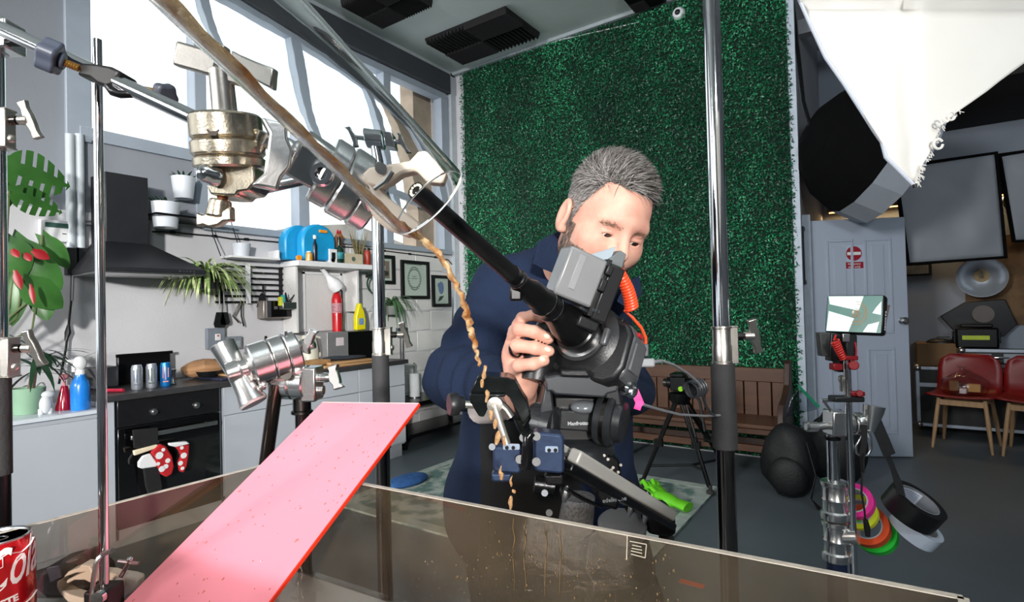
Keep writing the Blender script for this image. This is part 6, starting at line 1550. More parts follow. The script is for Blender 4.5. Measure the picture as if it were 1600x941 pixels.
t.part('wing_screw', m, al2, .0015)
m = MB().cyl(P(458, 552, .98), P(478, 536, .98), 9*s3, n=16).cyl(P(470, 545, .98), P(492, 538, .98), 7*s3, n=14)
wing(m, P(483, 533, .97), (CU*.9+CR*.35), (CR*.8+CU*.3), 24*s3*.8, 14*s3, 12*s3, .002)
t.part('upper_wing_screw', m, al2, .0015)
t.part('stud', MB().cyl(P(446, 527, .955), P(446, 518, .955), 3*s3, n=10), chrome)
t.part('acorn_nut', MB().lathe(P(414, 601, .94), (-CR*.8-CF*.6), [(.009, 0), (.009, .005), (.006, .009), (.001, .011)], 16), al2)
t.part('long_rod', MB().cyl(P(432, 600, .965), P(404, 810, .99), 10.5*s3, n=22), M('smoked_chrome', (120, 106, 98), .16, 1))
pz = P(472, 640, .985)
t.part('pole', MB().cyl(at_z(pz, .02), at_z(pz, zpx(pz, 622)), 11*s3, n=22), M('dark_chrome', (130, 120, 120), .14, 1))
t.part('pole_collar', MB().lathe(at_z(pz, zpx(pz, 648)), (0, 0, 1), [(12*s3, 0), (17*s3, 2*s3), (17*s3, 6*s3), (14*s3, 8*s3), (14*s3, 26*s3), (12*s3, 27*s3)], 24), darkst)
for k in range(3):
    a = 1.2+k*2*PI/3; t.part('foot_leg', MB().tube([at_z(pz, .4), V((pz.x+.17*math.cos(a), pz.y+.17*math.sin(a), .012))], .011, 10), darkst)
# ---- middle and right tall stands
def tall_stand(lab, px, d, yt, ycol0, ycol1, rp, rc, rs, yslv, fl, lower=None):
    e = P(px, 540, d); t = T('chrome_stand', lab, 'light stand', at_z(e, 0), 'tall chrome light stands'); s = d/F
    t.part('upper_pole', MB().cyl(at_z(e, zpx(e, ycol1)), at_z(e, zpx(e, yt)), rp*s, n=28), chrome)
    collar(t, e, ycol0, ycol1, d, rc, rc*.55)
    z0 = zpx(e, yslv)
    t.part('sleeve', MB().lathe(at_z(e, z0), (0, 0, 1), [(rs*.7*s, -.004), (rs*s, 0), (rs*1.02*s, .03), (rs*.98*s, (zpx(e, ycol1)-z0)*.6), (rs*.97*s, zpx(e, ycol1)-z0)], 28), rubber)
    t.part('lower_pole', MB().cyl(at_z(e, .04), at_z(e, z0), (lower or rp)*s, n=28), M('smoked_pole', (130, 122, 118), .16, 1) if lower else chrome)
    for k in range(3):
        a = fl+k*2*PI/3; t.part('foot_leg', MB().tube([at_z(e, .35), V((e.x+.38*math.cos(a), e.y+.38*math.sin(a), .014))], .012, 10), chrome)
    return t, e
tR, eR = tall_stand('tall chrome stand with black foam sleeve to the right of the man', 1128, 1.22, -420, 510, 568, 12.8, 15, 18.5, 700, .9, 14)
tM, eM = tall_stand('chrome stand behind the pink board topped with a small chrome head', 594, 1.65, 205, 512, 555, 9.5, 12, 13.5, 700, .3, 11.5)
s = 1.65/F
hd = at_z(eM, zpx(eM, 216))
tM.part('head_block', MB().cyl(hd-bx*.03, hd+bx*.03, 17*s, n=26).box(hd+bx*.055, (.035, .05, .05), X=bx, Y=by), chrome, .003)
m = MB(); wing(m, hd-bx*.072, V((0, 0, 1))-bx*.3, -bx, .035, .02, .016, .006); m.cyl(hd-bx*.03, hd-bx*.07, .008, n=12); tM.part('wing_screw', m, chrome, .002)
m = MB(); wing(m, hd+bx*.10, V((0, 0, 1))-bx*.3, bx, .035, .02, .016, .006); m.cyl(hd+bx*.07, hd+bx*.1, .008, n=12); tM.part('wing_screw', m, chrome, .002)
# ---- monitor stand on the right with tapes
e = P(1303, 760, 1.30); s = 1.30/F
t = T('monitor_stand', 'short chrome stand with ribbed collars carrying the field monitor', 'light stand', at_z(e, 0))
t.part('upper_pole', MB().cyl(at_z(e, zpx(e, 762)), at_z(e, zpx(e, 680)), 9*s, n=22), chrome)
for (ya, yb) in ((750, 812), (813, 876)):
    z1, z0 = zpx(e, ya), zpx(e, yb); h = z1-z0; r = 18*s
    t.part('ribbed_collar', MB().lathe(at_z(e, z0), (0, 0, 1), [(r*.8, 0), (r*1.08, .002), (r*1.12, h*.1), (r*1.08, h*.2), (r*.92, h*.24), (r*.92, h*.48), (r*1.0, h*.52), (r*.92, h*.56), (r*.92, h*.84), (r*1.05, h*.88), (r*1.05, h*.97), (r*.8, h)], 30), castal)
t.part('lower_pole', MB().cyl(at_z(e, .04), at_z(e, zpx(e, 876)), 14.5*s, n=24), M('navy_pole', (34, 46, 78), .4, .3))
for k in range(3):
    a = 1.9+k*2*PI/3; t.part('foot_leg', MB().tube([at_z(e, .3), V((e.x+.36*math.cos(a), e.y+.36*math.sin(a), .014))], .012, 10), MATS['navy_pole'])
t.part('collar_ring', MB().lathe(at_z(e, zpx(e, 688)), (0, 0, 1), [(9*s, 0), (12*s, .002), (12*s, .008), (9*s, .01)], 22), blackm)
t.part('side_knob', MB().cyl(P(1316, 838, 1.29), P(1340, 838, 1.27), 13*s, n=20), castal)
hd = P(1304, 660, 1.30)
t.part('head_block', MB().box(hd, (22*s, 30*s, 38*s), X=CR, Y=CF, Z=CU), castal, .003)
disc_stack(t, P(1330, 662, 1.30), CR, 17*s, castal, [(-17*s, 0, 1.0), (1*s, 16*s, 1.03)], 'clamp_disc')
m = MB().cyl(P(1293, 665, 1.3), P(1276, 667, 1.3), 6*s, n=14).lathe(P(1278, 667, 1.3), -CR, [(6*s, 0), (8*s, 2*s), (8*s, 16*s), (5*s, 19*s)], 16)
t.part('lock_knob', m, castal)
t.part('lever', MB().tube([P(1283, 626, 1.29), P(1311, 625, 1.29)], 3*s, 10).tube([P(1287, 627, 1.29), P(1298, 643, 1.29)], 2.6*s, 10), chrome)
t.part('t_handle', MB().lathe(P(1347, 658, 1.29), (CR*.95+CU*.3), [(10*s, -8*s), (11*s, 0), (9*s, 8*s)], 20).lathe(P(1366, 634, 1.28), (CU*-.96-CR*.15), [(15*s, 0), (14*s, 10*s), (8*s, 34*s), (7*s, 40*s)], 22), castal)
t.part('white_lug', MB().prism([P(*p, 1.285) for p in ((1348, 652), (1360, 656), (1358, 684), (1350, 682))], CF*.006), whitep)
e2 = P(1328, 700, 1.275)
t.part('thin_rod', MB().cyl(at_z(e2, zpx(e2, 905)), at_z(e2, zpx(e2, 560)), 5.2*s, n=18), chrome)
# field monitor
fo = P(1334, 491, 1.28); fX = (CR*.68-CF*.73).normalized(); fZ = (CU*.975+CR*.21+CF*.06); fZ = (fZ-fX*fZ.dot(fX)).normalized(); fY = fZ.cross(fX)
if fY.dot(CF) > 0: fY = -fY
def FP(x, y, z): return fo+fX*x+fY*y+fZ*z
t = T('field_monitor', 'small field monitor showing the swirling cola shot on its stand', 'monitor', FP(0, -.02, -.055))
def fbox(x0, x1, y0, y1, z0, z1): return MB().box(FP((x0+x1)/2, (y0+y1)/2, (z0+z1)/2), (x1-x0, y1-y0, z1-z0), X=fX, Y=fY, Z=fZ)
mw, mh = .060, .046
t.part('case', fbox(-mw, mw, -.028, .0, -mh, mh), M('monitor_case', (12, 12, 13), .3), .006)
# picture on the screen: flat printed pieces that light up
def smat(n, c, e=.55): return M(n, c, .2, 0, .08, 30, emit=e)
def spoly(pts, y, m, nm='screen_picture'): return t.part(nm, MB().prism([FP(x*mw, y, z*mh) for x, z in pts], fY*.0004), m)
spoly([(-.94, -.92), (.93, -.92), (.93, .94), (-.94, .94)], .0002, smat('screen_teal', (84, 120, 112), .3))
wh = smat('screen_white', (206, 224, 222), .5)
spoly([(-.92, .92), (.30, .92), (.16, .18), (-.86, .50)], .0007, wh)
spoly([(-.88, .14), (.02, -.22), (-.14, -.9), (-.92, -.9)], .0007, wh)
spoly([(.90, .66), (.90, -.02), (.62, .06), (.74, .36)], .0007, wh)
spoly([(.50, -.52), (.86, -.36), (.78, -.9), (.34, -.9)], .0007, wh)
sw_ = smat('screen_amber', (160, 116, 72), .35); m = MB()
for k, (cx, cz, r) in enumerate(((.05, .02, .16), (.05, .02, .09), (.1, .05, .4), (.08, .04, .52), (.02, -.05, .30))):
    pts = [FP(cx*mw+mh*r*math.cos(a)*.9, .0011, cz*mh+mh*r*1.15*math.sin(a)) for a in np.linspace(-1.9 if k > 1 else -3.1, 1.6 if k > 1 else 3.1, 22)]
    m.ribbon(pts, .0011, side=None) if False else m.tube(pts, .0007, 5)
t.part('screen_swirl', m, sw_)
t.part('lettering', text_mb('PORTKEYS', .0095, facing(FP(mw+.0004, -.014, -.012), fX, fY*-1 if False else fY), .0003), whitep)
t.part('sun_flap', MB().prism([P(*p, 1.31) for p in ((1372, 474), (1391, 477), (1382, 517), (1366, 515))], CF*.004), M('taupe_flap', (112, 102, 98), .6))
t.part('side_dial', MB().cyl(FP(mw, -.012, .0), FP(mw+.002, -.012, .0), .004, n=12), chrome)
redk = M('anodised_red', (128, 16, 24), .4, .2)
t = T('monitor_bracket', 'red and black bracket joining the field monitor to the thin rod', 'bracket', P(1326, 580, 1.28))
t.part('tilt_head', MB().box(P(1325, 540, 1.285), (.026, .03, .05), X=CR, Y=CF, Z=CU), blackp, .003)
t.part('badge_plate', MB().box(P(1322, 528, 1.262), (.016, .003, .018), X=CR, Y=CF, Z=CU), steel, .001)
t.part('red_base', MB().box(P(1326, 559, 1.275), (.03, .026, .010), X=CR, Y=CF, Z=CU), redk, .002)
t.part('red_knob', MB().cyl(P(1334, 571, 1.28), P(1334, 571, 1.255), .011, n=18), redk, .002)
t.part('red_clamp', MB().box(P(1306, 573, 1.275), (.022, .02, .015), X=CR, Y=CF, Z=CU), redk, .002)
t.part('battery_panel', MB().prism([P(*p, 1.30) for p in ((1281, 520), (1300, 520), (1302, 557), (1284, 557))], CF*.02), M('charcoal_panel', (52, 54, 54), .5), .002)
t.part('black_plate', MB().prism([P(*p, 1.295) for p in ((1299, 520), (1318, 522), (1320, 582), (1310, 582), (1308, 566), (1296, 564))], CF*.02), blackp, .002)
t.part('ball_stem', MB().lathe(P(1318, 612, 1.285), CU, [(.008, 0), (.008, .02), (.011, .024), (.011, .034), (.007, .038)], 16), nickel)
t.part('red_lever', MB().box(P(1338, 615, 1.275), (.03, .02, .010), X=CR, Y=CF, Z=CU).cyl(P(1343, 615, 1.26), P(1343, 615, 1.28), .008, n=14), redk, .002)
t.part('lower_clamp', MB().box(P(1322, 623, 1.28), (.07, .03, .013), X=CR, Y=CF, Z=CU), blackp, .003)
solo('red_coiled_lead', 'red coiled lead hanging beside the field monitor bracket', 'cable', MB().tube([P(1306, 524, 1.27), P(1303, 532, 1.265)]+coil(P(1304, 533, 1.262), P(1318, 562, 1.262), .009, .006, 9), .0022, 6), M('red_lead', (190, 40, 34), .4))
solo('red_side_lead', 'plain red lead curving on the other side of the monitor bracket', 'cable', MB().tube([P(1336, 535, 1.27), P(1338, 548, 1.265), P(1337, 560, 1.265), P(1330, 566, 1.268)], .0022, 6), M('dark_red_lead', (140, 26, 44), .4))
# carabiner, strap, tapes
t = T('carabiner', 'steel carabiner hanging from the monitor stand clamp', 'carabiner', P(1352, 708, 1.27))
t.part('loop', MB().tube([P(x, y, 1.272) for x, y in ((1350, 672), (1344, 686), (1337, 698), (1338, 708), (1346, 713), (1356, 712), (1361, 702), (1361, 686), (1357, 674), (1350, 672))], .0028, 10), chrome)
webm = M('black_webbing', (20, 20, 22), .8, 0, .2, 90)
t = T('tape_strap', 'black webbing strap looped through the black and white tape rolls', 'strap', P(1385, 740, 1.28))
t.part('short_end', MB().ribbon([P(1368, 660, 1.275), P(1380, 688, 1.272), P(1390, 712, 1.272)], .014, side=CR*.9+CU*.3, th=.0015), webm)
t.part('long_end', MB().ribbon([P(1362, 652, 1.29), P(1376, 684, 1.29), P(1387, 712, 1.29), P(1396, 735, 1.288), P(1404, 758, 1.284), P(1408, 776, 1.28)], [.007, .007, .006, .006, .009, .009], side=CR*.9+CU*.3, th=.0015), webm)
t.part('loop_end', MB().ribbon([P(1350, 664, 1.272), P(1350, 690, 1.268), P(1347, 712, 1.266)], .007, side=CR, th=.0015).ribbon([P(1347, 708, 1.266), P(1346, 722, 1.265), P(1347, 738, 1.265)], .006, side=CF, th=.003), webm)
def tape(lab, c, ax, R, ri, w, mat, corem, label=False):
    t = T('tape_roll', lab, 'tape', V(c)-V((0, 0, R)), 'tape rolls hanging on the monitor stand')
    ax = V(ax).normalized()
    t.part('roll', MB().lathe(c, ax, [(ri, -w/2), (R, -w/2), (R, w/2), (ri, w/2)], 48, closed=True), mat, ang=40)
    t.part('core', MB().lathe(c, ax, [(ri-.003, -w/2), (ri, -w/2), (ri, w/2), (ri-.003, w/2)], 40, closed=True), corem)
    return t
core = M('card_core', (180, 182, 186), .8)
axB = (CU*.86-CF*.42+CR*.33).normalized()
cB = P(1427, 792, 1.30)
tB = tape('black gaffer tape roll leaning above the white roll', cB, axB, .060, .044, .048, M('black_tape', (12, 12, 13), .35), M('grey_tape_core', (126, 128, 134), .7))
# printed label inside the core
x, y = perp(axB); lab_m = MB(); txm = MB()
far = (CF-axB*CF.dot(axB)).normalized(); sd_ = axB.cross(far)
for k in range(12):
    a0 = -.75+k*.125; a1 = a0+.125; r = .0405
    def rp(a, h): return cB+(far*math.cos(a)+sd_*math.sin(a))*r+axB*h
    lab_m.add([rp(a0, -.018), rp(a1, -.018), rp(a1, .02), rp(a0, .02)], [(0, 1, 2, 3)])
    if 1 <= k <= 8:
        for j in range(6):
            h = -.012+j*.005; r = .0402
            txm.add([rp(a0, h), rp(a1-.02, h), rp(a1-.02, h+.0016), rp(a0, h+.0016)], [(0, 1, 2, 3)])
tB.part('printed_label', lab_m, M('label_paper', (206, 212, 222), .7))
tB.part('label_lines', txm, M('label_blue_print', (70, 96, 150), .7), kind='stuff')
tB.part('red_mark', MB().ell(cB+(far*math.cos(.55)+sd_*math.sin(.55))*.040+axB*.012, (.004, .004, .005)), M('label_red', (170, 50, 70), .6))
tape('white gaffer tape roll hanging below the black roll', P(1433, 824, 1.315)-axB*.004, (axB+CR*.06).normalized(), .052, .041, .034, M('white_tape', (196, 208, 224), .5), core)
axN = (CR*.62+CF*.55-CU*.56).normalized()
def neon(n, lab, px, py, d, R, w, c): tape(lab, P(px, py, d), axN, R, R*.72, w, M(n, c, .45, 0, .03, 20), core)
neon('neon_pink_tape', 'neon pink tape roll highest of the bright rolls', 1336, 784, 1.325, .041, .022, (236, 40, 150))
neon('neon_yellow_tape', 'neon yellow tape roll just under the pink roll', 1342, 801, 1.342, .041, .016, (216, 232, 40))
neon('neon_orange_tape', 'neon orange tape roll between yellow and green rolls', 1355, 822, 1.358, .049, .026, (240, 84, 34))
neon('neon_green_tape', 'neon green tape roll lowest of the bright rolls', 1367, 834, 1.378, .049, .024, (40, 226, 66))
solo('tape_clip', 'black cable clip line holding the bright tape rolls', 'clip', MB().tube([P(1347, 738, 1.265), P(1346, 770, 1.262), P(1351, 800, 1.262), P(1352, 815, 1.262)], .0022, 8).tube([P(1352, 812, 1.262), P(1355, 826, 1.262), P(1356, 838, 1.262)], [.005, .007, .005], 10), blackp)
# ---- white diffusion cloth, top right
out = [(1236, -30), (1262, 30), (1290, 90), (1318, 130), (1345, 172), (1366, 205), (1378, 222), (1384, 246), (1402, 264), (1418, 280), (1428, 290), (1436, 276), (1440, 260), (1452, 240), (1462, 214), (1476, 190), (1500, 172), (1530, 152), (1566, 124), (1620, 84), (1640, -40)]
def cdep(x, y): return .66-.00025*(y-100)*(1 if y > 0 else .3)+.00022*abs(x-1408-(y-290)*-.11)*.9
m = MB(); rowsN = 34; colsN = 40
left = [(1150, -260), (1236, -30), (1262, 30), (1290, 90), (1318, 130), (1345, 172), (1366, 205), (1378, 222), (1384, 246), (1402, 264), (1418, 280), (1428, 290)]
right = [(1700, -260), (1640, -40), (1620, 84), (1566, 124), (1530, 152), (1500, 172), (1476, 190), (1462, 214), (1452, 240), (1440, 260), (1436, 276), (1430, 290)]
def edge(pl, y):
    for (xa, ya), (xb, yb) in zip(pl, pl[1:]):
        if min(ya, yb) <= y <= max(ya, yb): return xa+(xb-xa)*((y-ya)/(yb-ya) if yb != ya else 0)
    return pl[-1][0]
rgt = [(1800, -260), (1760, -40), (1640, 66)]+right[2:]
for i in range(rowsN+1):
    y = -260+(289+260)*i/rowsN; xa, xb = edge(left, y), edge(rgt, y)
    for j in range(colsN+1):
        x = xa+(xb-xa)*j/colsN; jit = noise.noise(V((y*.09, 3, 0)))*1.5 if j == colsN else 0
        fold = .010*math.exp(-((x-1425+(290-y)*.05-(y-0)*-.0)/16)**2)
        m.v.append(P(x+jit, y, cdep(x, y)+fold+.006*noise.noise(V((x*.012, y*.012, 1)))))
for i in range(rowsN):
    for j in range(colsN):
        a = i*(colsN+1)+j; m.f.append((a, a+1, a+colsN+2, a+colsN+1))
clothm = bpy.data.materials.new('white_diffusion_cloth'); clothm.use_nodes = True; nt = clothm.node_tree
bs = nt.nodes['Principled BSDF']; bs.inputs['Base Color'].default_value = (.86, .85, .82, 1); bs.inputs['Roughness'].default_value = .9
tr = nt.nodes.new('ShaderNodeBsdfTranslucent'); tr.inputs['Color'].default_value = (.9, .88, .84, 1); mx = nt.nodes.new('ShaderNodeMixShader'); mx.inputs['Fac'].default_value = .5
nzc = nt.nodes.new('ShaderNodeTexNoise'); nzc.inputs['Scale'].default_value = 400; bpc = nt.nodes.new('ShaderNodeBump'); bpc.inputs['Strength'].default_value = .15
nt.links.new(nzc.outputs['Fac'], bpc.inputs['Height']); nt.links.new(bpc.outputs['Normal'], bs.inputs['Normal'])
nt.links.new(bs.outputs[0], mx.inputs[1]); nt.links.new(tr.outputs[0], mx.inputs[2]); nt.links.new(mx.outputs[0], nt.nodes['Material Output'].inputs['Surface'])
t = T('diffusion_cloth', 'white diffusion cloth with a frayed edge hanging in the top corner', 'cloth', P(1428, 290, .62))
o = t.part('sheet', m, clothm, ang=180); sm = o.modifiers.new('thick', 'SOLIDIFY'); sm.thickness = .0008
m = MB()
for (xa, ya), (xb, yb) in zip(right[5:], right[6:]):
    for k in range(9):
        u = rng.random(); x, y = xa+(xb-xa)*u, ya+(yb-ya)*u; d_ = cdep(x, y)
        p0 = P(x-2, y-1, d_); p1 = P(x+rng.uniform(1, 5), y+rng.uniform(-2, 4), d_-.002); p2 = P(x+rng.uniform(0, 8), y+rng.uniform(-2, 7), d_-.003)
        m.tube([p0, p1, p2], .0005, 4)
for (x, y, r) in ((1466, 225, 7), (1486, 181, 6), (1478, 186, 4)):
    c = P(x, y, .625); m.tube([c+CR*px2m(r, .62)*math.cos(a)+CU*px2m(r*1.1, .62)*math.sin(a) for a in np.linspace(0.5, 6.2, 16)], .0014, 6)
t.part('frayed_threads', m, clothm, kind='stuff')
t.part('hem', MB().tube([P(x, y, cdep(x, y)-.001) for x, y in left], .0022, 8), M('hem_grey', (170, 176, 188), .8))
t.part('tip_cap', MB().cyl(P(1428, 288, .61), P(1430, 293, .61), .0022, n=10), blackp)
# ================================================================== TANK, BOARD, CAN
K = P(412, 727, .85); zt = K.z
Bv = on(2, zt, 1505, 935); Av = on(2, zt, -160, 875); Dv = Av+Bv-K
TZ0 = TZ-.012
acr = clear_mat('wet_acrylic', (.80, .77, .74), 1.6, .03, 1.7, tvar=(.66, .60, .53), haze=.09)
t = T('acrylic_tank', 'low clear acrylic tank with wet smeared walls across the foreground', 'tank', at_z((K+Dv)/2, TZ0))
def wallp(a, b, m=acr):
    a, b = V(a), V(b); d = (b-a).normalized(); n = V((-d.y, d.x, 0)); th = .007
    return t.part('side_panel', MB().prism([at_z(a, TZ0)-n*th/2, at_z(b, TZ0)-n*th/2, at_z(b, TZ0)+n*th/2, at_z(a, TZ0)+n*th/2], (0, 0, zt-TZ0)), m)
wallp(Av, K); wallp(K, Bv); wallp(Bv, Dv); wallp(Dv, Av)
em = M('frosted_edge', (196, 186, 172), .3, 0, .1, 30, .2, 90)
for a, b in ((Av, K), (K, Bv), (Bv, Dv)):
    d = (b-a).normalized(); n = V((-d.y, d.x, 0))*.0036
    t.part('top_edge', MB().prism([a-n, b-n, b+n, a+n], (0, 0, .0008)), em)
ctr = (K+Dv)/2
def insp(p, k): return at_z(V(p).lerp(ctr, k), 0)
t.part('floor_panel', MB().prism([at_z(p, TZ0-.006) for p in (Av, K, Bv, Dv)], (0, 0, .006)), M('sky_whitened_acrylic', (214, 214, 210), .2))  # whitened to stand in for sky reflected in the water
water = clear_mat('shallow_water', (.93, .93, .92), 1.33, .0, 1.6, bump=.12, bscale=26)
solo('water', 'shallow clear water lying in the bottom of the tank', 'water', MB().prism([at_z(p.lerp(ctr, .012), TZ0+.001) for p in (Av, K, Bv, Dv)], (0, 0, .007)), water)
# drips running down the right hand panel, inner face
kb = (Bv-K).normalized(); kn_ = V((kb.y, -kb.x, 0))
if kn_.dot(CO-K) < 0: kn_ = -kn_
m = MB()
def onpanel(px, py):
    q = ray(px, py); p0 = K+kn_*.0042; tt = (p0-CO).dot(kn_)/q.dot(kn_); return CO+q*tt
for k in range(110):
    x = rng.uniform(700, 1060); top = 757+.19*(x-565); y = top+rng.uniform(6, 120)
    p = onpanel(x, y)
    if y > 945: continue
    r = rng.uniform(.0003, .0008); m.ell(p, (r, r*.5, r*rng.uniform(1, 2.6)), X=kb, Y=kn_, Z=(0, 0, 1), nu=8, nv=5)
for x in (820, 853, 876, 803):
    top = 757+.19*(x-565); pts = [onpanel(x+rng.uniform(-2, 2), top+8+k*16) for k in range(8)]; m.tube(pts, [.0004, .0003, .0005, .0003, .0004, .0003, .0003, .0002], 6)
for k in range(110):
    x = rng.uniform(640, 960); y = rng.uniform(860, 945); p = onpanel(x, y); r = rng.uniform(.0002, .0007); m.ell(p, (r, r*.5, r*1.4), X=kb, Y=kn_, Z=(0, 0, 1), nu=6, nv=4)
t.part('drips', m, M('amber_drip', (150, 124, 86), .12, 0, .2, 90, trans=.5, spec=.8), kind='stuff')
def pline(a, b, w=.0007):
    return MB().tube([onpanel(*a), onpanel(*b)], w, 4)
lm_ = MB()
for a, b in (((984, 846), (1010, 851)), ((1010, 851), (1008, 872)), ((986, 866), (1008, 872)), ((988, 852), (1002, 855)), ((987, 857), (1003, 860)), ((986, 861), (1003, 865)), ((980, 838), (979, 875))):
    q = pline(a, b, .00045); lm_.add(q.v, q.f)
t.part('etched_label', lm_, M('etched_pale', (190, 180, 160), .6), kind='stuff')
fa = on(2, .002, 1062, 907); fb_ = on(2, .002, 1100, 917)
solo('floor_tape', 'short strip of orange tape stuck on the grey floor', 'tape', MB().ribbon([fa, fb_], .02, side=(fb_-fa).cross(V((0, 0, 1))), th=.001), M('orange_tape', (236, 96, 50), .6))
# tank stand
t = T('trestle', 'dark trestle carrying the acrylic tank', 'trestle', at_z(ctr, 0))
t.part('top_board', MB().prism([at_z(p.lerp(ctr, .12), TZ0-.04) for p in (Av, K, Bv, Dv)], (0, 0, .033)), blackm, .004)
for p in (Av, K, Bv, Dv):
    q = V(p).lerp(ctr, .2); t.part('leg', MB().cyl(at_z(q, 0), at_z(q, TZ0-.04), .02, n=14), blackm)
# ---- pink board
bdir = ray(1134, -5).normalized()
A0 = on(2, zt+.004, 403, 735); B0 = on(2, zt+.004, 563, 757)
def slide(o, py_t):
    lo, hi = -1.5, 1.5
    for _ in range(60):
        mid = (lo+hi)/2; v = o+bdir*mid-CO; y = 470.5-F*v.dot(CU)/v.dot(CF)
        if y > py_t: lo = mid
        else: hi = mid
    return o+bdir*lo
At, Bt = slide(A0, 632), slide(B0, 634)
lowA, lowB = A0-bdir*.275, B0-bdir*.205
nB = (B0-A0).cross(bdir).normalized()
if nB.z < 0: nB = -nB
pinkm = M('pink_acrylic', (240, 146, 163), .4, 0, .025, 6, spec=.4)
redge = M('fluorescent_red_edge', (232, 52, 24), .35)
t = T('pink_board', 'long pink acrylic sheet with glowing red edges sloping over the tank corner', 'board', (lowA+lowB)/2)
t.part('sheet', MB().prism([lowA, lowB, Bt, At], nB*.004), pinkm)
sd_ = (B0-A0); sd_ = (sd_-bdir*sd_.dot(bdir)).normalized()
t.part('red_edge', MB().prism([lowB, lowB+sd_*.0022, Bt+sd_*.0022, Bt], nB*.0042), redge)
t.part('red_edge', MB().prism([lowA-nB*.002, lowB-nB*.002, Bt-nB*.002, At-nB*.002], nB*.0018), redge)
t.part('white_edge', MB().prism([At, Bt, Bt+bdir*.001, At+bdir*.001], nB*.0044), M('pale_edge', (240, 214, 206), .4))
m = MB(); n_d = 0
for k in range(110):
    u, v = rng.uniform(.04, .96), rng.beta(1.4, 1.2); p = (lowA.lerp(lowB, u)).lerp(At.lerp(Bt, u), v)+nB*.0041
    r = rng.uniform(.0005, .0014)
    m.ell(p, (r*1.7, r, .0005), X=bdir, Y=sd_, Z=nB, nu=8, nv=4)
t.part('splashes', m, M('splash_brown', (206, 118, 106), .15), kind='stuff')
oA = A0-sd_*.006-nB*.008
m = MB().prism([oA-bdir*.1, oA+sd_*.10-bdir*.1, slide(oA, 630)+sd_*.10, slide(oA, 630)], nB*.003)
solo('orange_sheet', 'orange acrylic sheet whose corner peeps out under the pink board', 'sheet', m, M('orange_acrylic', (240, 108, 40), .3))
# ---- cola can
cq = P(-8, 900, .585); zc1 = zpx(cq, 838); r = .0335; hcan = .125
zc0 = zc1-hcan
t = T('cola_can', 'red cola can with white script lettering at the tank edge', 'can', at_z(cq, zc0))
o = at_z(cq, zc0)
t.part('can_body', MB().lathe(o, (0, 0, 1), [(.001, .004), (r*.72, .0), (r*.82, .002), (r, .012), (r, hcan-.018), (r*.985, hcan-.013), (r*.86, hcan-.003)], 56), M('cola_red', (204, 22, 30), .22, .35, .05, 60, coat=.4))
t.part('lid', MB().lathe(o, (0, 0, 1), [(r*.86, hcan-.003), (r*.9, hcan-.001), (r*.88, hcan), (r*.82, hcan-.001), (r*.79, hcan-.006), (.001, hcan-.006)], 48), M('can_lid', (220, 222, 224), .25, 1))
t.part('ring_pull', MB().ring(o+V((0, 0, hcan-.004))+bx*.004, (0, 0, 1), .007, .0018, 20, 6).ell(o+V((0, 0, hcan-.0055))+bx*.016, (.009, .006, .0006)), M('pull_dark', (120, 120, 122), .3, 1))
fr = (CO-o); fr.z = 0; fr.normalize(); rt = V((0, 0, 1)).cross(fr)
def wrap(mb, u0, z0, rr=r*1.006, rot=0):
    """wrap flat text (x,y) round the can; u0 = centre offset (m) to the right"""
    vs = []
    for v in mb.v:
        x = v.x*math.cos(rot)-v.y*math.sin(rot)+u0; z = v.x*math.sin(rot)+v.y*math.cos(rot)+z0
        a = x/r; vs.append(o+(fr*math.cos(a)+rt*math.sin(a))*(rr+v.z)+V((0, 0, z)))
    mb.v = vs; return mb
wht = M('can_white_print', (246, 242, 240), .35)
def sub(mb, mx=.004):
    return mb
tx = text_mb('Cola', .058, None, .0001, shear=.75, bold=.0004)
tx.v = [V((v.x*.52, v.y, v.z)) for v in tx.v]
t.part('lettering', wrap(tx, .0125, .097, rot=.22), wht)
tx = text_mb('Coca', .046, None, .0001, shear=.75, bold=.0004)
tx.v = [V((v.x*.52, v.y, v.z)) for v in tx.v]
t.part('lettering', wrap(tx, -.050, .082, rot=.22), wht)
tx = text_mb('ORIGINAL TASTE', .0095, None, .0001, bold=.0004)
t.part('lettering', wrap(tx, -.018, .061, rot=.10), wht)
def swash(pts, w):
    m = MB(); f = []
    for i in range(len(pts)-1):
        for s in range(6):
            u = s/6; f.append((pts[i][0]*(1-u)+pts[i+1][0]*u, pts[i][1]*(1-u)+pts[i+1][1]*u))
    f.append(pts[-1])
    P3 = [o+(fr*math.cos(x/r)+rt*math.sin(x/r))*(r*1.008)+V((0, 0, z)) for x, z in f]
    m.tube(P3, w, 6, flat=.3); return m
t.part('swash', swash([(-.004, .098), (.006, .101), (.006, .110), (-.002, .108), (.010, .113), (.022, .110), (.032, .114), (.038, .119)], .0012), wht)
t.part('swash', swash([(.018, .050), (.026, .055), (.034, .057), (.042, .060)], .0016), wht)
# white low tray under can and rod
trq = [P(-120, 960, .6), P(215, 945, .60)]
m = MB().prism([at_z(p, TZ+.0) for p in (P(-130, 936, .53), P(60, 990, .52), P(96, 922, .70), P(-90, 905, .72))], (0, 0, max(.004, zc0-TZ-.0005)))
solo('white_tray', 'low white plastic tray under the cola can', 'tray', m, M('pale_tray', (206, 220, 234), .35), bev=.002)
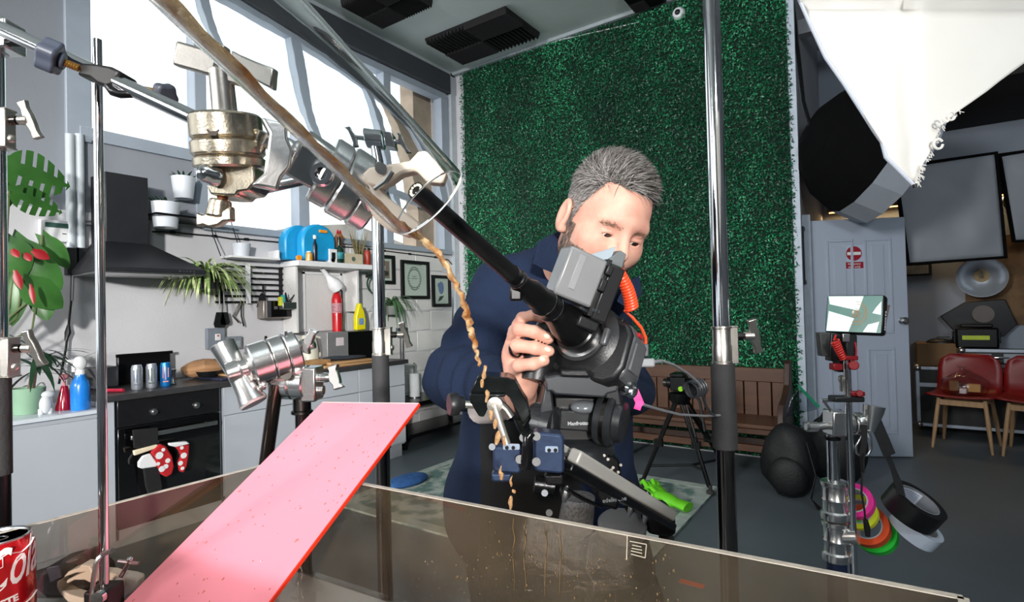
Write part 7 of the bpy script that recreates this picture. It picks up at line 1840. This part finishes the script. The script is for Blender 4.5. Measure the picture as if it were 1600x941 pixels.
# ---- clutter of clamps beside the rod
def sclamp(lab, polys, d, par=True):
    b = min((P(*p, d) for pl in polys for p in pl), key=lambda v: v.z)
    t = T('spring_clamp', lab, 'clamp', b, 'cream spring clamps')
    for k, pl in enumerate(polys):
        t.part(('upper_jaw', 'lower_jaw')[k % 2], MB().prism([P(*p, d+.006*k) for p in pl], CF*.016), cream, .0025)
    return t
t1 = sclamp('cream spring clamp with two curved fingers lying left of the thin rod', [[(98, 903), (106, 894), (122, 888), (126, 883), (140, 885), (146, 897), (152, 908), (146, 914), (132, 907), (116, 907), (104, 913), (103, 908), (116, 901), (128, 895), (118, 896)], [(88, 909), (92, 912), (97, 924), (108, 930), (126, 935), (140, 936), (136, 945), (106, 942), (94, 930), (88, 918)]], .635)
t2 = sclamp('cream spring clamp right of the thin rod with a pink T screw', [[(152, 895), (170, 896), (186, 902), (192, 908), (190, 920), (180, 926), (166, 918), (152, 904)], [(184, 899), (202, 902), (214, 906), (213, 918), (204, 928), (196, 936), (186, 934), (180, 924), (190, 912)]], .655)
t2.part('hollow_end', MB().lathe(P(186, 912, .648), -CF, [(.0068, 0), (.0068, .006), (.0045, .006), (.0045, .001)], 18), cream)
m = MB().tube([P(189, 901, .652), P(203, 876, .65)], .0026, 10).tube([P(185, 877, .65), P(217, 881, .65)], .0022, 8)
t2.part('t_screw', m, M('pink_chrome', (220, 190, 192), .15, .9))
t2.part('t_screw_cap', MB().ell(P(203, 874, .649), (.0036, .0036, .003)), chrome)
t = T('navy_camera_case', 'navy padded case with a clear window lying behind the clamps', 'case', P(78, 936, .68))
ncm = M('navy_padding', (28, 30, 48), .6, 0, .2, 30, .3, 60)
t.part('case_body', MB().prism([P(*p, .665) for p in ((58, 894), (72, 889), (92, 884), (112, 886), (136, 904), (140, 925), (96, 938), (72, 938), (52, 922), (51, 912))], CF*.05), ncm, .006)
t.part('clear_window', MB().prism([P(*p, .66) for p in ((72, 888), (92, 884), (96, 903), (78, 911))], CF*.003), M('grey_window', (120, 120, 140), .1), .001)
t.part('plum_flap', MB().prism([P(*p, .672) for p in ((90, 884), (126, 868), (132, 871), (142, 884), (140, 892), (118, 892), (108, 890))], CF*.03), M('plum_padding', (104, 74, 84), .5), .004)
# ================================================================== THE MAN
def nets(f, lo, hi, h):
    lo = np.array(lo, float); hi = np.array(hi, float)
    n = np.ceil((hi-lo)/h).astype(int)+1
    ax = [lo[i]+h*np.arange(n[i]) for i in range(3)]
    G = np.stack(np.meshgrid(*ax, indexing='ij'), -1)
    D = f(G.reshape(-1, 3)).reshape(n).astype(np.float32); S = D < 0
    cs = [(a, b, c) for a in (0, 1) for b in (0, 1) for c in (0, 1)]
    def sl(A, o): return A[o[0]:n[0]-1+o[0], o[1]:n[1]-1+o[1], o[2]:n[2]-1+o[2]]
    cnt = sum(sl(S, o).astype(np.int8) for o in cs); act = (cnt > 0) & (cnt < 8)
    idx = np.argwhere(act); vid = -np.ones(act.shape, int); vid[act] = np.arange(len(idx))
    acc = np.zeros((len(idx), 3)); num = np.zeros(len(idx))
    for a in range(3):
        for o in cs:
            if o[a]: continue
            o2 = list(o); o2[a] = 1
            d0 = D[tuple((idx+np.array(o)).T)]; d1 = D[tuple((idx+np.array(o2)).T)]; m = (d0 < 0) != (d1 < 0)
            t = np.where(m, d0/np.where(m, d0-d1, 1), 0); p = np.tile(np.array(o, float), (len(idx), 1)); p[:, a] = t
            acc += np.where(m[:, None], p, 0); num += m
    vv = lo+(idx+acc/num[:, None])*h
    F_ = []
    for a in range(3):
        b, c = (a+1) % 3, (a+2) % 3
        s0 = [slice(None)]*3; s1 = [slice(None)]*3; s0[a] = slice(0, -1); s1[a] = slice(1, None)
        X = S[tuple(s0)] != S[tuple(s1)]; fl = S[tuple(s0)]
        e = np.argwhere(X); ok = (e[:, b] > 0) & (e[:, c] > 0) & (e[:, b] < n[b]-1) & (e[:, c] < n[c]-1); e = e[ok]
        q = []
        for (db, dc) in ((-1, -1), (0, -1), (0, 0), (-1, 0)):
            k = e.copy(); k[:, b] += db; k[:, c] += dc; q.append(vid[tuple(k.T)])
        q = np.stack(q, 1); fl = fl[tuple(e.T)]; q[~fl] = q[~fl][:, ::-1]; F_.append(q)
    return vv, np.concatenate(F_)
def smin(a, b, k):
    h = np.clip(.5+.5*(b-a)/k, 0, 1); return b*(1-h)+a*h-k*h*(1-h)
def smax(a, b, k): return -smin(-a, -b, k)
def sph(p, c, r): return np.linalg.norm(p-np.array(c), axis=1)-r
def elp(p, c, r):
    r = np.array(r); q = (p-np.array(c))/r; k0 = np.linalg.norm(q, axis=1); k1 = np.linalg.norm(q/r, axis=1)+1e-9; return k0*(k0-1)/k1
def cap(p, a, b, ra, rb):
    a = np.array(a, float); b = np.array(b, float); ba = b-a; t = np.clip((p-a)@ba/(ba@ba), 0, 1)
    return np.linalg.norm(p-a-t[:, None]*ba, axis=1)-(ra+(rb-ra)*t)
def chain(p, pts, rs, k=.01):
    d = None
    for i in range(len(pts)-1):
        c = cap(p, pts[i], pts[i+1], rs[i], rs[i+1]); d = c if d is None else smin(d, c, k)
    return d
A3_ = lambda v: np.array(tuple(v))
# ---- head frame
ho = P(943, 349, 1.10)
hF = (-CF*.86+CR*.27-CU*.40).normalized(); hU = CU*.95+CR*.24; hU = (hU-hF*hU.dot(hF)).normalized(); hX = hF.cross(hU)
if hX.dot(CR) < 0: hX = -hX
HM = np.array([tuple(hX), tuple(hF), tuple(hU)])
def h2w(v): return np.asarray(v)@HM+A3_(ho)
def HW(x, y, z): return ho+hX*x+hF*y+hU*z
def head_sdf(p):
    q = p.copy(); ax_ = np.abs(q[:, 0]); m = q.copy(); m[:, 0] = ax_
    d = elp(q, (0, -.012, .040), (.076, .096, .088))
    d = smin(d, elp(q, (0, .026, .0), (.063, .066, .085)), .03)
    d = smin(d, elp(q, (0, .040, -.066), (.050, .050, .048)), .035)
    d = smin(d, elp(m, (.050, .012, -.055), (.016, .038, .04)), .03)
    d = smin(d, sph(q, (0, .076, -.100), .017), .025)                              # chin
    d = smin(d, cap(m, (0, .086, .020), (.046, .070, .020), .010, .009), .018)       # brow
    d = smin(d, sph(m, (.043, .058, -.028), .022), .03)                              # cheek
    d = smax(d, -sph(m, (.030, .101, -.002), .0145), .014)                          # sockets
    ey = sph(m, (.031, .074, -.003), .0150)                                         # lids
    d = smin(d, ey, .006)
    sl_ = elp(m, (.031, .090, -.0075), (.0122, .013, .0034)); d = smax(d, -sl_, .002)
    cr_ = cap(m, (.020, .0895, .0035), (.042, .083, .0025), .0008, .0008); d = smax(d, -(cr_-.0004), .003)   # lid crease
    d = smin(d, cap(q, (0, .088, .010), (0, .112, -.030), .0085, .0115), .012)       # nose
    d = smin(d, sph(m, (.0115, .098, -.034), .009), .008)
    d = smin(d, cap(m, (0, .096, -.066), (.018, .088, -.067), .0062, .0035), .007)   # lips
    d = smin(d, cap(m, (0, .094, -.077), (.016, .088, -.076), .0068, .004), .007)
    d = smax(d, -cap(m, (0, .104, -.0715), (.02, .092, -.0715), .0012, .001), .003)
    ear = elp(m-np.array([0, 0, 0]), (.0835, -.012, -.010), (.0085, .021, .034))
    ear = smax(ear, -elp(m, (.093, -.008, -.006), (.0085, .013, .022)), .004)
    ear = smin(ear, sph(m, (.079, -.002, -.036), .008), .008)
    d = smin(d, ear, .006)
    d = smin(d, cap(q, (0, -.030, -.06), (0, -.095, -.20), .056, .060), .03)
    return d
hv, hf = nets(head_sdf, (-.11, -.17, -.21), (.11, .14, .145), .0026)
hw = h2w(hv)
# ---- hand (viewer space points with depths)
def hp(x, y, d): return A3_(P(x, y, d))
DG = .815
fing = [  # index (over the shutter), middle, ring, little
    ([(808, 508, .835), (816, 497, .822), (832, 493, .815), (846, 498, .818)], [.0088, .0086, .0078, .0068]),
    ([(802, 524, .835), (812, 515, .812), (836, 519, .797), (857, 529, .800)], [.0098, .0102, .0094, .0082]),
    ([(797, 550, .835), (808, 540, .808), (836, 544, .793), (858, 549, .797)], [.0098, .0102, .0094, .0080]),
    ([(799, 580, .836), (811, 571, .806), (834, 569, .790), (851, 564, .794)], [.0094, .0096, .0088, .0074])]
def hand_sdf(p):
    d = chain(p, [hp(*q) for q in fing[0][0]], fing[0][1], .004)
    for pts, rs in fing[1:]: d = np.minimum(d, chain(p, [hp(*q) for q in pts], rs, .004)) if False else smin(d, chain(p, [hp(*q) for q in pts], rs, .004), .0022)
    palm = chain(p, [hp(806, 518, .85), hp(805, 550, .85), hp(812, 582, .85), hp(815, 606, .868)], [.0125, .0145, .0175, .020], .02)
    palm = smin(palm, cap(p, hp(800, 560, .842), hp(814, 600, .858), .014, .018), .012)
    d = smin(d, palm, .008)
    th = chain(p, [hp(816, 596, .862), hp(838, 580, .872), hp(852, 545, .872), hp(856, 520, .868)], [.017, .0135, .0110, .009], .012)
    d = smin(d, th, .008)
    d = smin(d, chain(p, [hp(815, 604, .868), hp(812, 618, .90), hp(790, 616, .98)], [.021, .0235, .028], .02), .015)
    return d
lo_ = np.min([hp(780, 480, .78), hp(870, 640, 1.0), hp(780, 640, 1.0), hp(870, 480, .78), hp(780, 640, .78), hp(870, 480, 1.0)], 0)-.012
hi_ = np.max([hp(780, 480, .78), hp(870, 640, 1.0), hp(780, 640, 1.0), hp(870, 480, .78), hp(780, 640, .78), hp(870, 480, 1.0)], 0)+.012
gv, gf = nets(hand_sdf, lo_, hi_, .0021)
# ---- trunk, arms, legs (under the clothes)
W_ = lambda x, y, d: A3_(P(x, y, d))
neckb = h2w([(0, -.10, -.21)])[0]
chest = W_(868, 520, 1.35); belly = W_(850, 680, 1.40); hip = W_(835, 830, 1.42)
shR, elR, wrR = W_(800, 462, 1.30), W_(722, 590, 1.17), W_(806, 606, .955)
shL, elL, wrL = W_(928, 484, 1.38), W_(984, 612, 1.27), W_(948, 600, 1.04)
hipR, hipL = hip+A3_(bx)*-.09, hip+A3_(bx)*.09
def drop(v, z, s=0): return np.array([v[0]+s*bx.x+by.x*.05, v[1]+s*bx.y+by.y*.05, z])
knR, knL = drop(hipR, .45), drop(hipL, .45); ftR, ftL = drop(hipR, .09, -.03), drop(hipL, .09, .03)
def trunk_sdf(p, g=0.0):
    d = cap(p, chest, belly, .125+g, .125+g); d = smin(d, cap(p, belly, hip, .125+g, .13+g), .05)
    d = smin(d, cap(p, shR, shL, .07+g, .07+g), .06); d = smin(d, cap(p, neckb, chest, .055+g, .09+g), .04)
    d = smin(d, chain(p, [shR, elR], [.058+g, .045+g]), .03); d = smin(d, cap(p, elR, wrR, .045+g, .028), .02)
    d = smin(d, chain(p, [shL, elL], [.056+g, .044+g]), .03); d = smin(d, cap(p, elL, wrL, .044+g, .03), .02)
    return d
def legs_sdf(p, g=0.0):
    d = cap(p, hipR, knR, .085+g, .058+g); d = smin(d, cap(p, knR, ftR, .058+g, .04+g), .02)
    e = cap(p, hipL, knL, .085+g, .058+g); e = smin(e, cap(p, knL, ftL, .058+g, .04+g), .02)
    return np.minimum(d, e)
allp = np.array([chest, belly, hip, shR, elR, wrR, shL, elL, wrL, neckb]); legp = np.array([hipR, hipL, knR, knL, ftR, ftL])
tv, tf = nets(lambda p: smin(trunk_sdf(p), legs_sdf(p), .02), np.minimum(allp.min(0), legp.min(0))-.16, np.maximum(allp.max(0), legp.max(0))+.16, .014)
base = V((hip[0], hip[1], 0))
man = bpy.data.objects.new('person', None); COL.objects.link(man); man.location = base
tag(man, 'bearded man in a navy overshirt bending to look into the camera monitor', 'person')
skin = M('skin', (214, 166, 146), .5, 0, .06, 30, .1, 420, rgb2=(204, 148, 130), spec=.35)
skin.node_tree.nodes['Principled BSDF'].inputs['Subsurface Weight'].default_value = .06
skin.node_tree.nodes['Principled BSDF'].inputs['Subsurface Radius'].default_value = (.012, .005, .003)
scalp = M('greying_scalp', (112, 98, 90), .7, 0, .15, 60)
def npmesh(name, v, f, mats, parent, mi=None, o=base):
    me = bpy.data.meshes.new(name); me.from_pydata((np.asarray(v)-A3_(o)).tolist(), [], np.asarray(f).tolist()); me.update()
    for m_ in mats: me.materials.append(m_)
    if mi is not None: me.polygons.foreach_set('material_index', mi.astype(np.int32))
    b = bmesh.new(); b.from_mesh(me); bmesh.ops.recalc_face_normals(b, faces=b.faces); b.to_mesh(me); b.free(); me.shade_smooth()
    ob = bpy.data.objects.new(name, me); COL.objects.link(ob); ob.parent = parent; return ob
def hair_mask(q):
    x, y, z = np.abs(q[:, 0]), q[:, 1], q[:, 2]
    front = np.where(y > .02, .072+.28*np.clip(y-.04, 0, 1)+.30*np.clip(x-.022, 0, .03)-.9*np.clip(x-.052, 0, 1)-1.6*np.clip(.05-y, 0, .03), 0)
    side = np.where(y <= .02, np.where(y > .0, -.02+2.0*np.clip(y-.004, 0, 1), np.where(y > -.03, .022-.0*y, -.03-1.2*np.clip(-.03-y, 0, .05))), 9)
    th = np.where(y > .02, front, side); th = np.where((y > -.033) & (y < .002) & (x > .07), .024, th)
    return (z > th) & (x < .0795)
def beard_mask(q):
    x, y, z = np.abs(q[:, 0]), q[:, 1], q[:, 2]
    burn = (x > .054) & (y > .0) & (y < .030) & (z < -.012) & (z > -.055)
    jaw = (z < -.047-.40*np.clip(.06-x, 0, .06)+.06*(y < .05)*0) & (y > -.012) & (z > -.135) & ~((x < .021) & (z > -.081) & (z < -.062))
    tache = (x < .028) & (z < -.046) & (z > -.060) & (y > .07)
    return (burn | jaw | tache) & (x < .0765)
hm_v = hair_mask(hv); bm_v = beard_mask(hv)
mi_h = hm_v[hf].all(1).astype(int)+2*(bm_v[hf].all(1) & ~hm_v[hf].all(1)).astype(int)
bv = np.concatenate([hw, gv, tv]); bf = np.concatenate([hf, gf+len(hw), tf+len(hw)+len(gv)])
body = npmesh('body', bv, bf, [skin, scalp, M('stubble_skin', (168, 134, 118), .7, 0, .2, 90)], man, np.concatenate([mi_h, np.zeros(len(gf)+len(tf), int)]))
# eyes
for s in (-1, 1):
    c = HW(s*.031, .0735, -.0035)
    eb = link('eyeball', MB().ell(c-base, (.0132,)*3, nu=20, nv=14).mesh('eyeball', (0, 0, 0)), M('eye_white', (206, 196, 190), .2), man)
    gz = (hF*.80-hU*.42+hX*.22).normalized()
    link('iris', MB().lathe(c-base+gz*.0118, gz, [(.0084, -.0014), (.0070, .0006), (.001, .0020)], 20).mesh('iris', (0, 0, 0)), M('iris_brown', (44, 32, 26), .1), eb)
# hair strands
nrm_h = np.zeros_like(hv)
fn = np.cross(hv[hf[:, 1]]-hv[hf[:, 0]], hv[hf[:, 2]]-hv[hf[:, 0]])
for k in range(4): np.add.at(nrm_h, hf[:, k], fn)
nrm_h /= np.linalg.norm(nrm_h, axis=1)[:, None]+1e-12
if (nrm_h[np.argmax(hv[:, 2])][2]) < 0: nrm_h = -nrm_h
def strands(name, mask, N, dirf, Lf, lift, w, c0, c1, tone, bend=.5, nseg=4):
    ids = np.flatnonzero(mask); pk = rng.choice(ids, N); p = hv[pk]+rng.normal(0, .0012, (N, 3)); nn = nrm_h[pk]
    d = dirf(p)+rng.normal(0, .22, (N, 3)); d -= nn*np.sum(d*nn, 1)[:, None]; d /= np.linalg.norm(d, axis=1)[:, None]+1e-9
    L = Lf(p)*rng.uniform(.7, 1.15, N); pts = []; q = p.copy()
    up = lift(p)
    for i in range(nseg+1):
        pts.append(q.copy()); u = i/nseg; v = d+nn*(up*(1-u*1.7))[:, None]; v /= np.linalg.norm(v, axis=1)[:, None]; q = q+v*(L/nseg)[:, None]
    pts = np.stack(pts, 1); sd = np.cross(d, nn); sd /= np.linalg.norm(sd, axis=1)[:, None]
    ww = w*np.array([1, 1, .9, .7, .25])[:nseg+1]
    A = pts-sd[:, None, :]*ww[None, :, None]; B = pts+sd[:, None, :]*ww[None, :, None]
    vs = np.stack([A, B], 2).reshape(-1, 3); b0 = (np.arange(N)*(nseg+1)*2)[:, None]
    f = np.concatenate([np.stack([b0[:, 0]+2*i, b0[:, 0]+2*i+1, b0[:, 0]+2*i+3, b0[:, 0]+2*i+2], 1) for i in range(nseg)])
    hm = M(name+'_strands', c0, .45, 0, .1, 20, spec=.4)
    me = bpy.data.meshes.new(name); me.from_pydata((h2w(vs)-A3_(base)).tolist(), [], f.tolist()); me.update(); me.shade_smooth()
    at = me.attributes.new('tone', 'FLOAT', 'FACE'); tn = np.clip(tone(p)+rng.normal(0, .22, N), 0, 1); at.data.foreach_set('value', np.tile(tn, nseg).astype(np.float32))
    nd = hm.node_tree.nodes; an = nd.new('ShaderNodeAttribute'); an.attribute_name = 'tone'; cr = nd.new('ShaderNodeValToRGB')
    cr.color_ramp.elements[0].color = (*lin(c0), 1); cr.color_ramp.elements[1].color = (*lin(c1), 1)
    hm.node_tree.links.new(an.outputs['Fac'], cr.inputs['Fac']); hm.node_tree.links.new(cr.outputs['Color'], nd['Principled BSDF'].inputs['Base Color'])
    me.materials.append(hm); ob = bpy.data.objects.new(name, me); COL.objects.link(ob); ob.parent = man; return ob
def hdir(p):
    top = np.clip((p[:, 2]-.055)/.04, 0, 1)[:, None]
    return top*np.array([.75, -.42, .15])+(1-top)*np.stack([np.zeros(len(p)), -.55*np.ones(len(p)), -.75*np.ones(len(p))], 1)
strands('hair', hm_v, 15000, hdir, lambda p: .012+.034*np.clip((p[:, 2]-.045)/.05, 0, 1), lambda p: .40+.55*np.clip((p[:, 2]-.06)/.05, 0, 1), .00050, (40, 34, 30), (184, 178, 174), lambda p: .62-.40*np.clip((p[:, 2]-.03)/.07, 0, 1)-.1*(p[:, 1] > .05))
strands('beard', bm_v, 7000, lambda p: np.tile(np.array([0, .12, -1.0]), (len(p), 1)), lambda p: .008+0*p[:, 0], lambda p: .5+0*p[:, 0], .00042, (44, 36, 32), (140, 132, 126), lambda p: .35+0*p[:, 0], nseg=3)
m_ = hv; brow_mask = (np.abs(m_[:, 0]) > .012) & (np.abs(m_[:, 0]) < .050) & (np.abs(m_[:, 2]-(.0135-.16*np.clip(np.abs(m_[:, 0])-.032, 0, 1))) < .0034) & (m_[:, 1] > .05)
for sg_ in (-1, 1): strands('eyebrow', brow_mask & (np.sign(hv[:, 0]) == sg_), 130, lambda p: np.stack([np.sign(p[:, 0]), np.zeros(len(p)), .25*np.ones(len(p))], 1), lambda p: .0065+0*p[:, 0], lambda p: .2+0*p[:, 0], .00030, (128, 100, 84), (172, 142, 122), lambda p: .3+0*p[:, 0], nseg=3)
# finger nails and ring
for (px, py, d) in ((857, 526, .7905), (858, 546.5, .787), (850, 562, .7855)):
    link('fingernail', MB().ell(P(px-2, py, d)-base, (.0052, .0042, .0022), X=(CR*.95-CU*.2).normalized(), Y=CU, Z=CF, nu=12, nv=8).mesh('fingernail', (0, 0, 0)), M('nail', (238, 190, 170), .3), body)
rp0, rp1 = P(805, 541.5, .812), P(817, 541, .803)
rg_ = link('finger_ring', MB().lathe(P(806, 546, .812)-base, (P(822, 541, .80)-P(800, 547, .825)), [(.0106, -.0028), (.0118, -.0026), (.0118, .0026), (.0106, .0028)], 28, closed=True).mesh('finger_ring', (0, 0, 0)), M('dark_ring', (40, 38, 40), .25, .8), man)
# ---- overshirt
navyc = M('navy_cotton_twill', (27, 37, 58), .95, 0, .14, 7, .3, 260, spec=.15)
b_ = {}
for n_, q in dict(c1=(850, 500, 1.30), c2=(893, 512, 1.33), a1=(828, 640, 1.36), a2=(890, 660, 1.38), h1=(800, 790, 1.37), h2=(905, 800, 1.42), s1=(792, 462, 1.28), el=(714, 588, 1.15), wr=(796, 606, .975), n1=(905, 432, 1.25), s2=(928, 480, 1.38), e2=(986, 612, 1.27), w2=(950, 600, 1.06)).items(): b_[n_] = W_(*q)
def pnoise(p, f, seed):
    r_ = np.random.default_rng(seed); d = np.zeros(len(p))
    for k in range(7):
        w = r_.normal(0, 1, 3); w /= np.linalg.norm(w); d += np.sin(p@w*f*(1+.35*k)+r_.uniform(0, 6))/(1+.4*k)
    return d/4
def shirt_sdf(p):
    d = cap(p, b_['c1'], b_['a1'], .142, .150); d = smin(d, cap(p, b_['c2'], b_['a2'], .135, .140), .06)
    d = smin(d, cap(p, b_['a1'], b_['h1'], .150, .170), .06); d = smin(d, cap(p, b_['a2'], b_['h2'], .140, .16), .06)
    d = smin(d, cap(p, b_['s1'], b_['n1'], .082, .078), .07); d = smin(d, cap(p, b_['s2'], b_['n1'], .070, .074), .07)
    ax = b_['el']-b_['s1']; L = np.linalg.norm(ax); t = (p-b_['s1'])@ax/L/L
    up = cap(p, b_['s1'], b_['el'], .086, .064)+.006*np.sin(t*24+2.4*pnoise(p, 14, 3))*np.clip(t, 0, 1)
    ax2 = b_['wr']-b_['el']; L2_ = np.linalg.norm(ax2); t2 = (p-b_['el'])@ax2/L2_/L2_
    fo_ = cap(p, b_['el'], b_['wr'], .064, .047)+.008*np.sin(t2*24+2.6*pnoise(p, 18, 5))*np.clip(1.15-t2, 0, 1)
    arm = smin(up, fo_, .018); d = smin(d, arm, .022)
    d = smin(d, smin(cap(p, b_['s2'], b_['e2'], .066, .050), cap(p, b_['e2'], b_['w2'], .052, .044), .015), .02)
    d = d+.005*pnoise(p, 22, 9)+.0028*pnoise(p, 55, 11)
    d = smax(d, -cap(p, b_['n1']+A3_(CU)*.02-A3_(CF)*.02, A3_(ho)-A3_(hF)*.03-A3_(hU)*.05, .060, .075), .006)   # neckline
    d = smax(d, -(cap(p, b_['wr'], b_['wr']+(ax2/L2_)*.2, .034, .034)), .004)                           # cuff opening
    cut = (p-b_['wr'])@(ax2/L2_)-.046
    d = np.where(np.linalg.norm(p-b_['wr'], axis=1) < .14, smax(d, cut, .004), d)
    d = smax(d, W_(800, 885, 1.3)[2]-p[:, 2]+.02*pnoise(p, 9, 2), .01)                                    # hem
    # open front showing the dark shirt
    u = (p-A3_(CO))@A3_(CR); dp = (p-A3_(CO))@A3_(CF); vv_ = (p-A3_(CO))@A3_(CU); px_ = 800+F*u/dp; py_ = 470.5-F*vv_/dp
    return d
pts_ = np.array(list(b_.values()))
sv, sf = nets(shirt_sdf, pts_.min(0)-.2, pts_.max(0)+.2, .0075)
sh = npmesh('overshirt', sv, sf, [navyc], man)
# dark shirt front, seen below the raised arm
dk_ = M('black_jersey', (10, 10, 13), .95, 0, .2, 20, .2, 120)
def front_sdf(p):
    d = cap(p, W_(800, 655, 1.235), W_(800, 900, 1.235), .070, .076); d = smin(d, cap(p, W_(862, 660, 1.27), W_(850, 900, 1.26), .075, .08), .04); return d+.003*pnoise(p, 25, 4)
fp = np.array([W_(800, 655, 1.235), W_(800, 900, 1.235), W_(862, 660, 1.27), W_(850, 900, 1.26)])
fv, ff = nets(front_sdf, fp.min(0)-.1, fp.max(0)+.1, .012)
npmesh('dark_shirt', fv, ff, [dk_], man)
lv, lf = nets(lambda p: smin(legs_sdf(p, .012), cap(p, hip, hip-np.array([0, 0, .05]), .145, .13), .03)+.003*pnoise(p, 20, 8), np.minimum(legp.min(0), hip-.16)-.03, np.maximum(legp.max(0), hip+.16)+.03, .013)
npmesh('trousers', lv, lf, [M('dark_trousers', (20, 21, 26), .9, 0, .15, 16, .2, 90)], man)
for ft in (ftR, ftL):
    toe = ft-A3_(by)*.19
    fv_, ff_ = nets(lambda p: smin(cap(p, np.array([ft[0], ft[1], .045]), np.array([toe[0], toe[1], .038]), .045, .036), cap(p, ft, np.array([ft[0], ft[1], .05]), .05, .05), .02), np.minimum(ft, toe)-np.array([.08, .08, .09]), np.maximum(ft, toe)+np.array([.08, .08, .08]), .008)
    fv_[:, 2] = np.maximum(fv_[:, 2], .002); npmesh('shoe', fv_, ff_, [blackp], man)
# cuff of the grey under sleeve
wa = V(b_['wr']); wd = (V(b_['wr'])-V(b_['el'])).normalized()
greyj = M('grey_jersey', (150, 142, 140), .9, 0, .08, 12, .2, 120)
def prt(name, mb, mat): return link(name, MB.mesh(mb, name, base), mat, man)
prt('grey_cuff', MB().lathe(wa, wd, [(.040, -.02), (.0405, .028), (.037, .056), (.031, .058), (.030, .0)], 28), greyj)
prt('turned_cuff', MB().lathe(wa, wd, [(.046, -.012), (.0535, -.008), (.0545, .030), (.049, .036), (.046, .032)], 32), navyc)
prt('grey_sleeve_lining', MB().tube([P(752, 640, .92), P(770, 636, .90), P(800, 628, .93)], [.030, .034, .03], 16, flat=.8), greyj)
# collar
def flap(poly, th=.004):
    pts = [P(*p) for p in poly]; n = (pts[1]-pts[0]).cross(pts[-1]-pts[0]).normalized()
    if n.dot(CF) < 0: n = -n
    return MB().prism(pts, n*th)
cl = prt('collar', flap([(842, 378, 1.10), (860, 367, 1.12), (880, 360, 1.14), (886, 384, 1.13), (884, 418, 1.10), (868, 427, 1.085), (850, 420, 1.085), (834, 412, 1.09), (838, 396, 1.095)], .006), navyc); bevel(cl, .003)
c2_ = prt('collar', flap([(1000, 430, 1.14), (980, 440, 1.12), (965, 470, 1.10), (985, 484, 1.10), (1004, 460, 1.13)], .006), navyc); bevel(c2_, .003)
cs_ = prt('collar_stand', MB().lathe(V(b_['n1'])+CU*.03, (ho-hF*.03-V(b_['n1'])), [(.083, -.02), (.078, .03), (.074, .03), (.078, -.02)], 30, closed=True), navyc)
